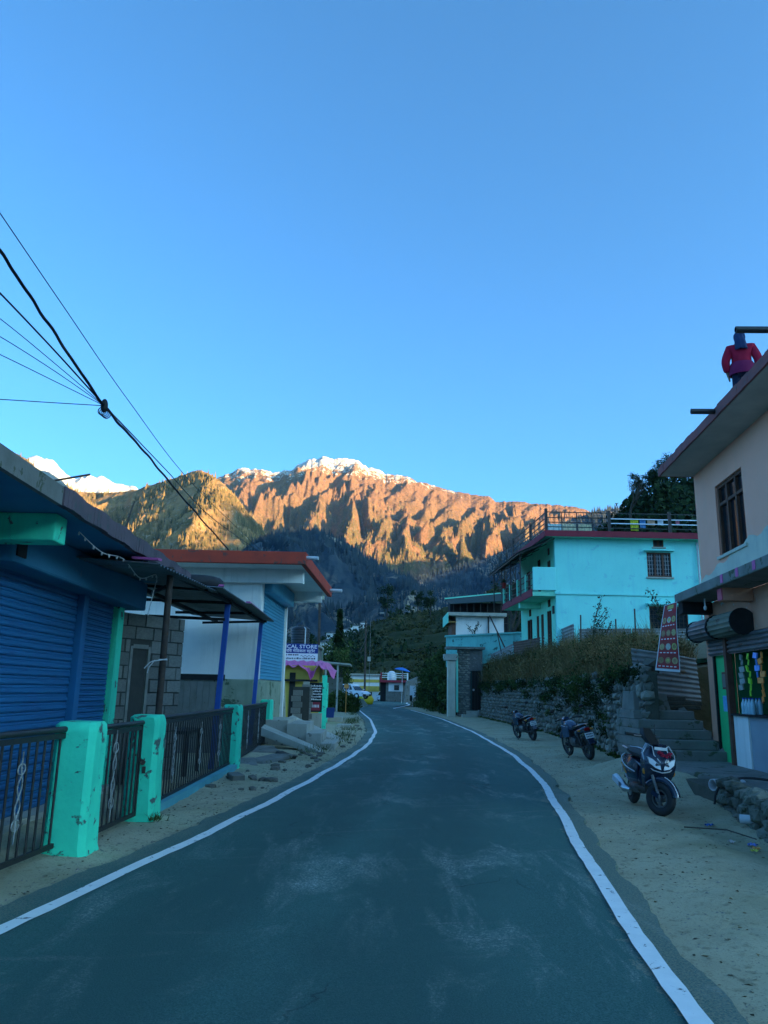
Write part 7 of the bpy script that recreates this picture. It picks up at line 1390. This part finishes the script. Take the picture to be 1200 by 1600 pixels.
E_ = [(0, 1), (1, 2), (2, 3), (3, 4), (4, 5), (5, 6), (0, 7), (7, 8), (8, 9), (9, 10), (0, 11), (11, 12), (12, 13), (13, 14), (3, 15), (15, 16), (16, 17), (17, 18), (3, 19), (19, 20), (20, 21), (21, 22)]
Rd = [(.16, .12), (.15, .11), (.17, .12), (.13, .10), .075, .09, .085, .09, .06, .045, .04, .09, .06, .045, .04, .065, .048, .034, .03, .065, .048, .034, .03]
for s, w_ in ((1, 18), (-1, 22)):
    hx, hy, hz = V[w_]
    for k in range(4): b0_ = len(V); V += [(hx + s * .004 + .006 * 0, hy - .03 + .02 * k, hz - .05), (hx - s * .012, hy - .03 + .02 * k + .004, hz - .09 - .008 * (k in (1, 2)))]; E_ += [(w_, b0_), (b0_, b0_ + 1)]; Rd += [.009, .0075]
    b0_ = len(V); V += [(hx - s * .01, hy + .05, hz - .03), (hx - s * .02, hy + .06, hz - .065)]; E_ += [(w_, b0_), (b0_, b0_ + 1)]; Rd += [.011, .009]
body = skin('body', V, E_, Rd, M_skin, pe)
def off(ix, add): return [(r_ + add if not isinstance(r_, tuple) else (r_[0] + add, r_[1] + add)) for r_ in (Rd[i] for i in ix)]
sub_i = [1, 2, 3, 4, 15, 16, 17, 19, 20, 21]; mp_ = {v: k for k, v in enumerate(sub_i)}
skin('sweater', [(0, 0, .93)] + [V[i] for i in sub_i], [(0, 1)] + [(mp_[a] + 1, mp_[b2] + 1) for a, b2 in E_ if a in mp_ and b2 in mp_], [(.20, .15)] + off(sub_i, .035), M_sweat, body, 2)
part('kurta_hem', MB().lathe((0, 0, 0), [(.19, 1.0), (.222, .93), (.232, .82), (.236, .76), (.215, .76), (.17, .95)], 20).xf(Matrix.Diagonal((1, .78, 1, 1))), M_kurta, body, smooth=60)
tr_i = [7, 8, 9]; skin('trousers', [(0, 0, .86)] + [V[i] for i in (7, 8, 9, 11, 12, 13)], [(0, 1), (1, 2), (2, 3), (0, 4), (4, 5), (5, 6)], [(.13, .11), .10, .085, .08, .10, .085, .08], M_trous, body, 2)
hd = part('headscarf', MB().ell((0, .02, 1.535), (.105, .12, .125), 16, 12), M_scarf, body, smooth=70)
fl = MB(); nx_, nz_ = 8, 10; vs = []
for j in range(nz_ + 1):
    for i in range(nx_ + 1): t = j / nz_; a = (i / nx_ - .5); vs.append((a * (.17 + .05 * t) + .02 * t - .02, -.10 - .085 * min(1, t * 2.2) - .012 * math.sin(i * 2.2) - .02 * t + .25 * a * a, 1.56 - .34 * t))
fl.add(vs, [(j * (nx_ + 1) + i, j * (nx_ + 1) + i + 1, (j + 1) * (nx_ + 1) + i + 1, (j + 1) * (nx_ + 1) + i) for j in range(nz_) for i in range(nx_)]); fo_ = part('scarf_tail', fl, M_scarf, body, smooth=70); q_ = fo_.modifiers.new('s', 'SOLIDIFY'); q_.thickness = .02
for s in (-1, 1): part('shoe', MB().ell((s * .115, .05, .04), (.05, .13, .045), 12, 8), M_black, body, smooth=60)
pe.location = PP; pe.rotation_euler.z = R(-20)

# ------------------------------------------------------------------ air: thin valley haze around everything, below the sky
hz = MB().box(-17000, 17000, -10500, 17500, -1.2, 3300); m, ns, ls, bs = nt('valley_haze'); ns.remove(bs); vol = ns.new('ShaderNodeVolumePrincipled'); vol.inputs['Color'].default_value = (.22, .58, 1.0, 1); vol.inputs['Density'].default_value = HAZE; ls.new(vol.outputs[0], ns['Material Output'].inputs['Volume'])
if HAZE > 0: stuff(part('haze', hz, m), 'thin blue valley haze veiling the far mountains', 'haze')
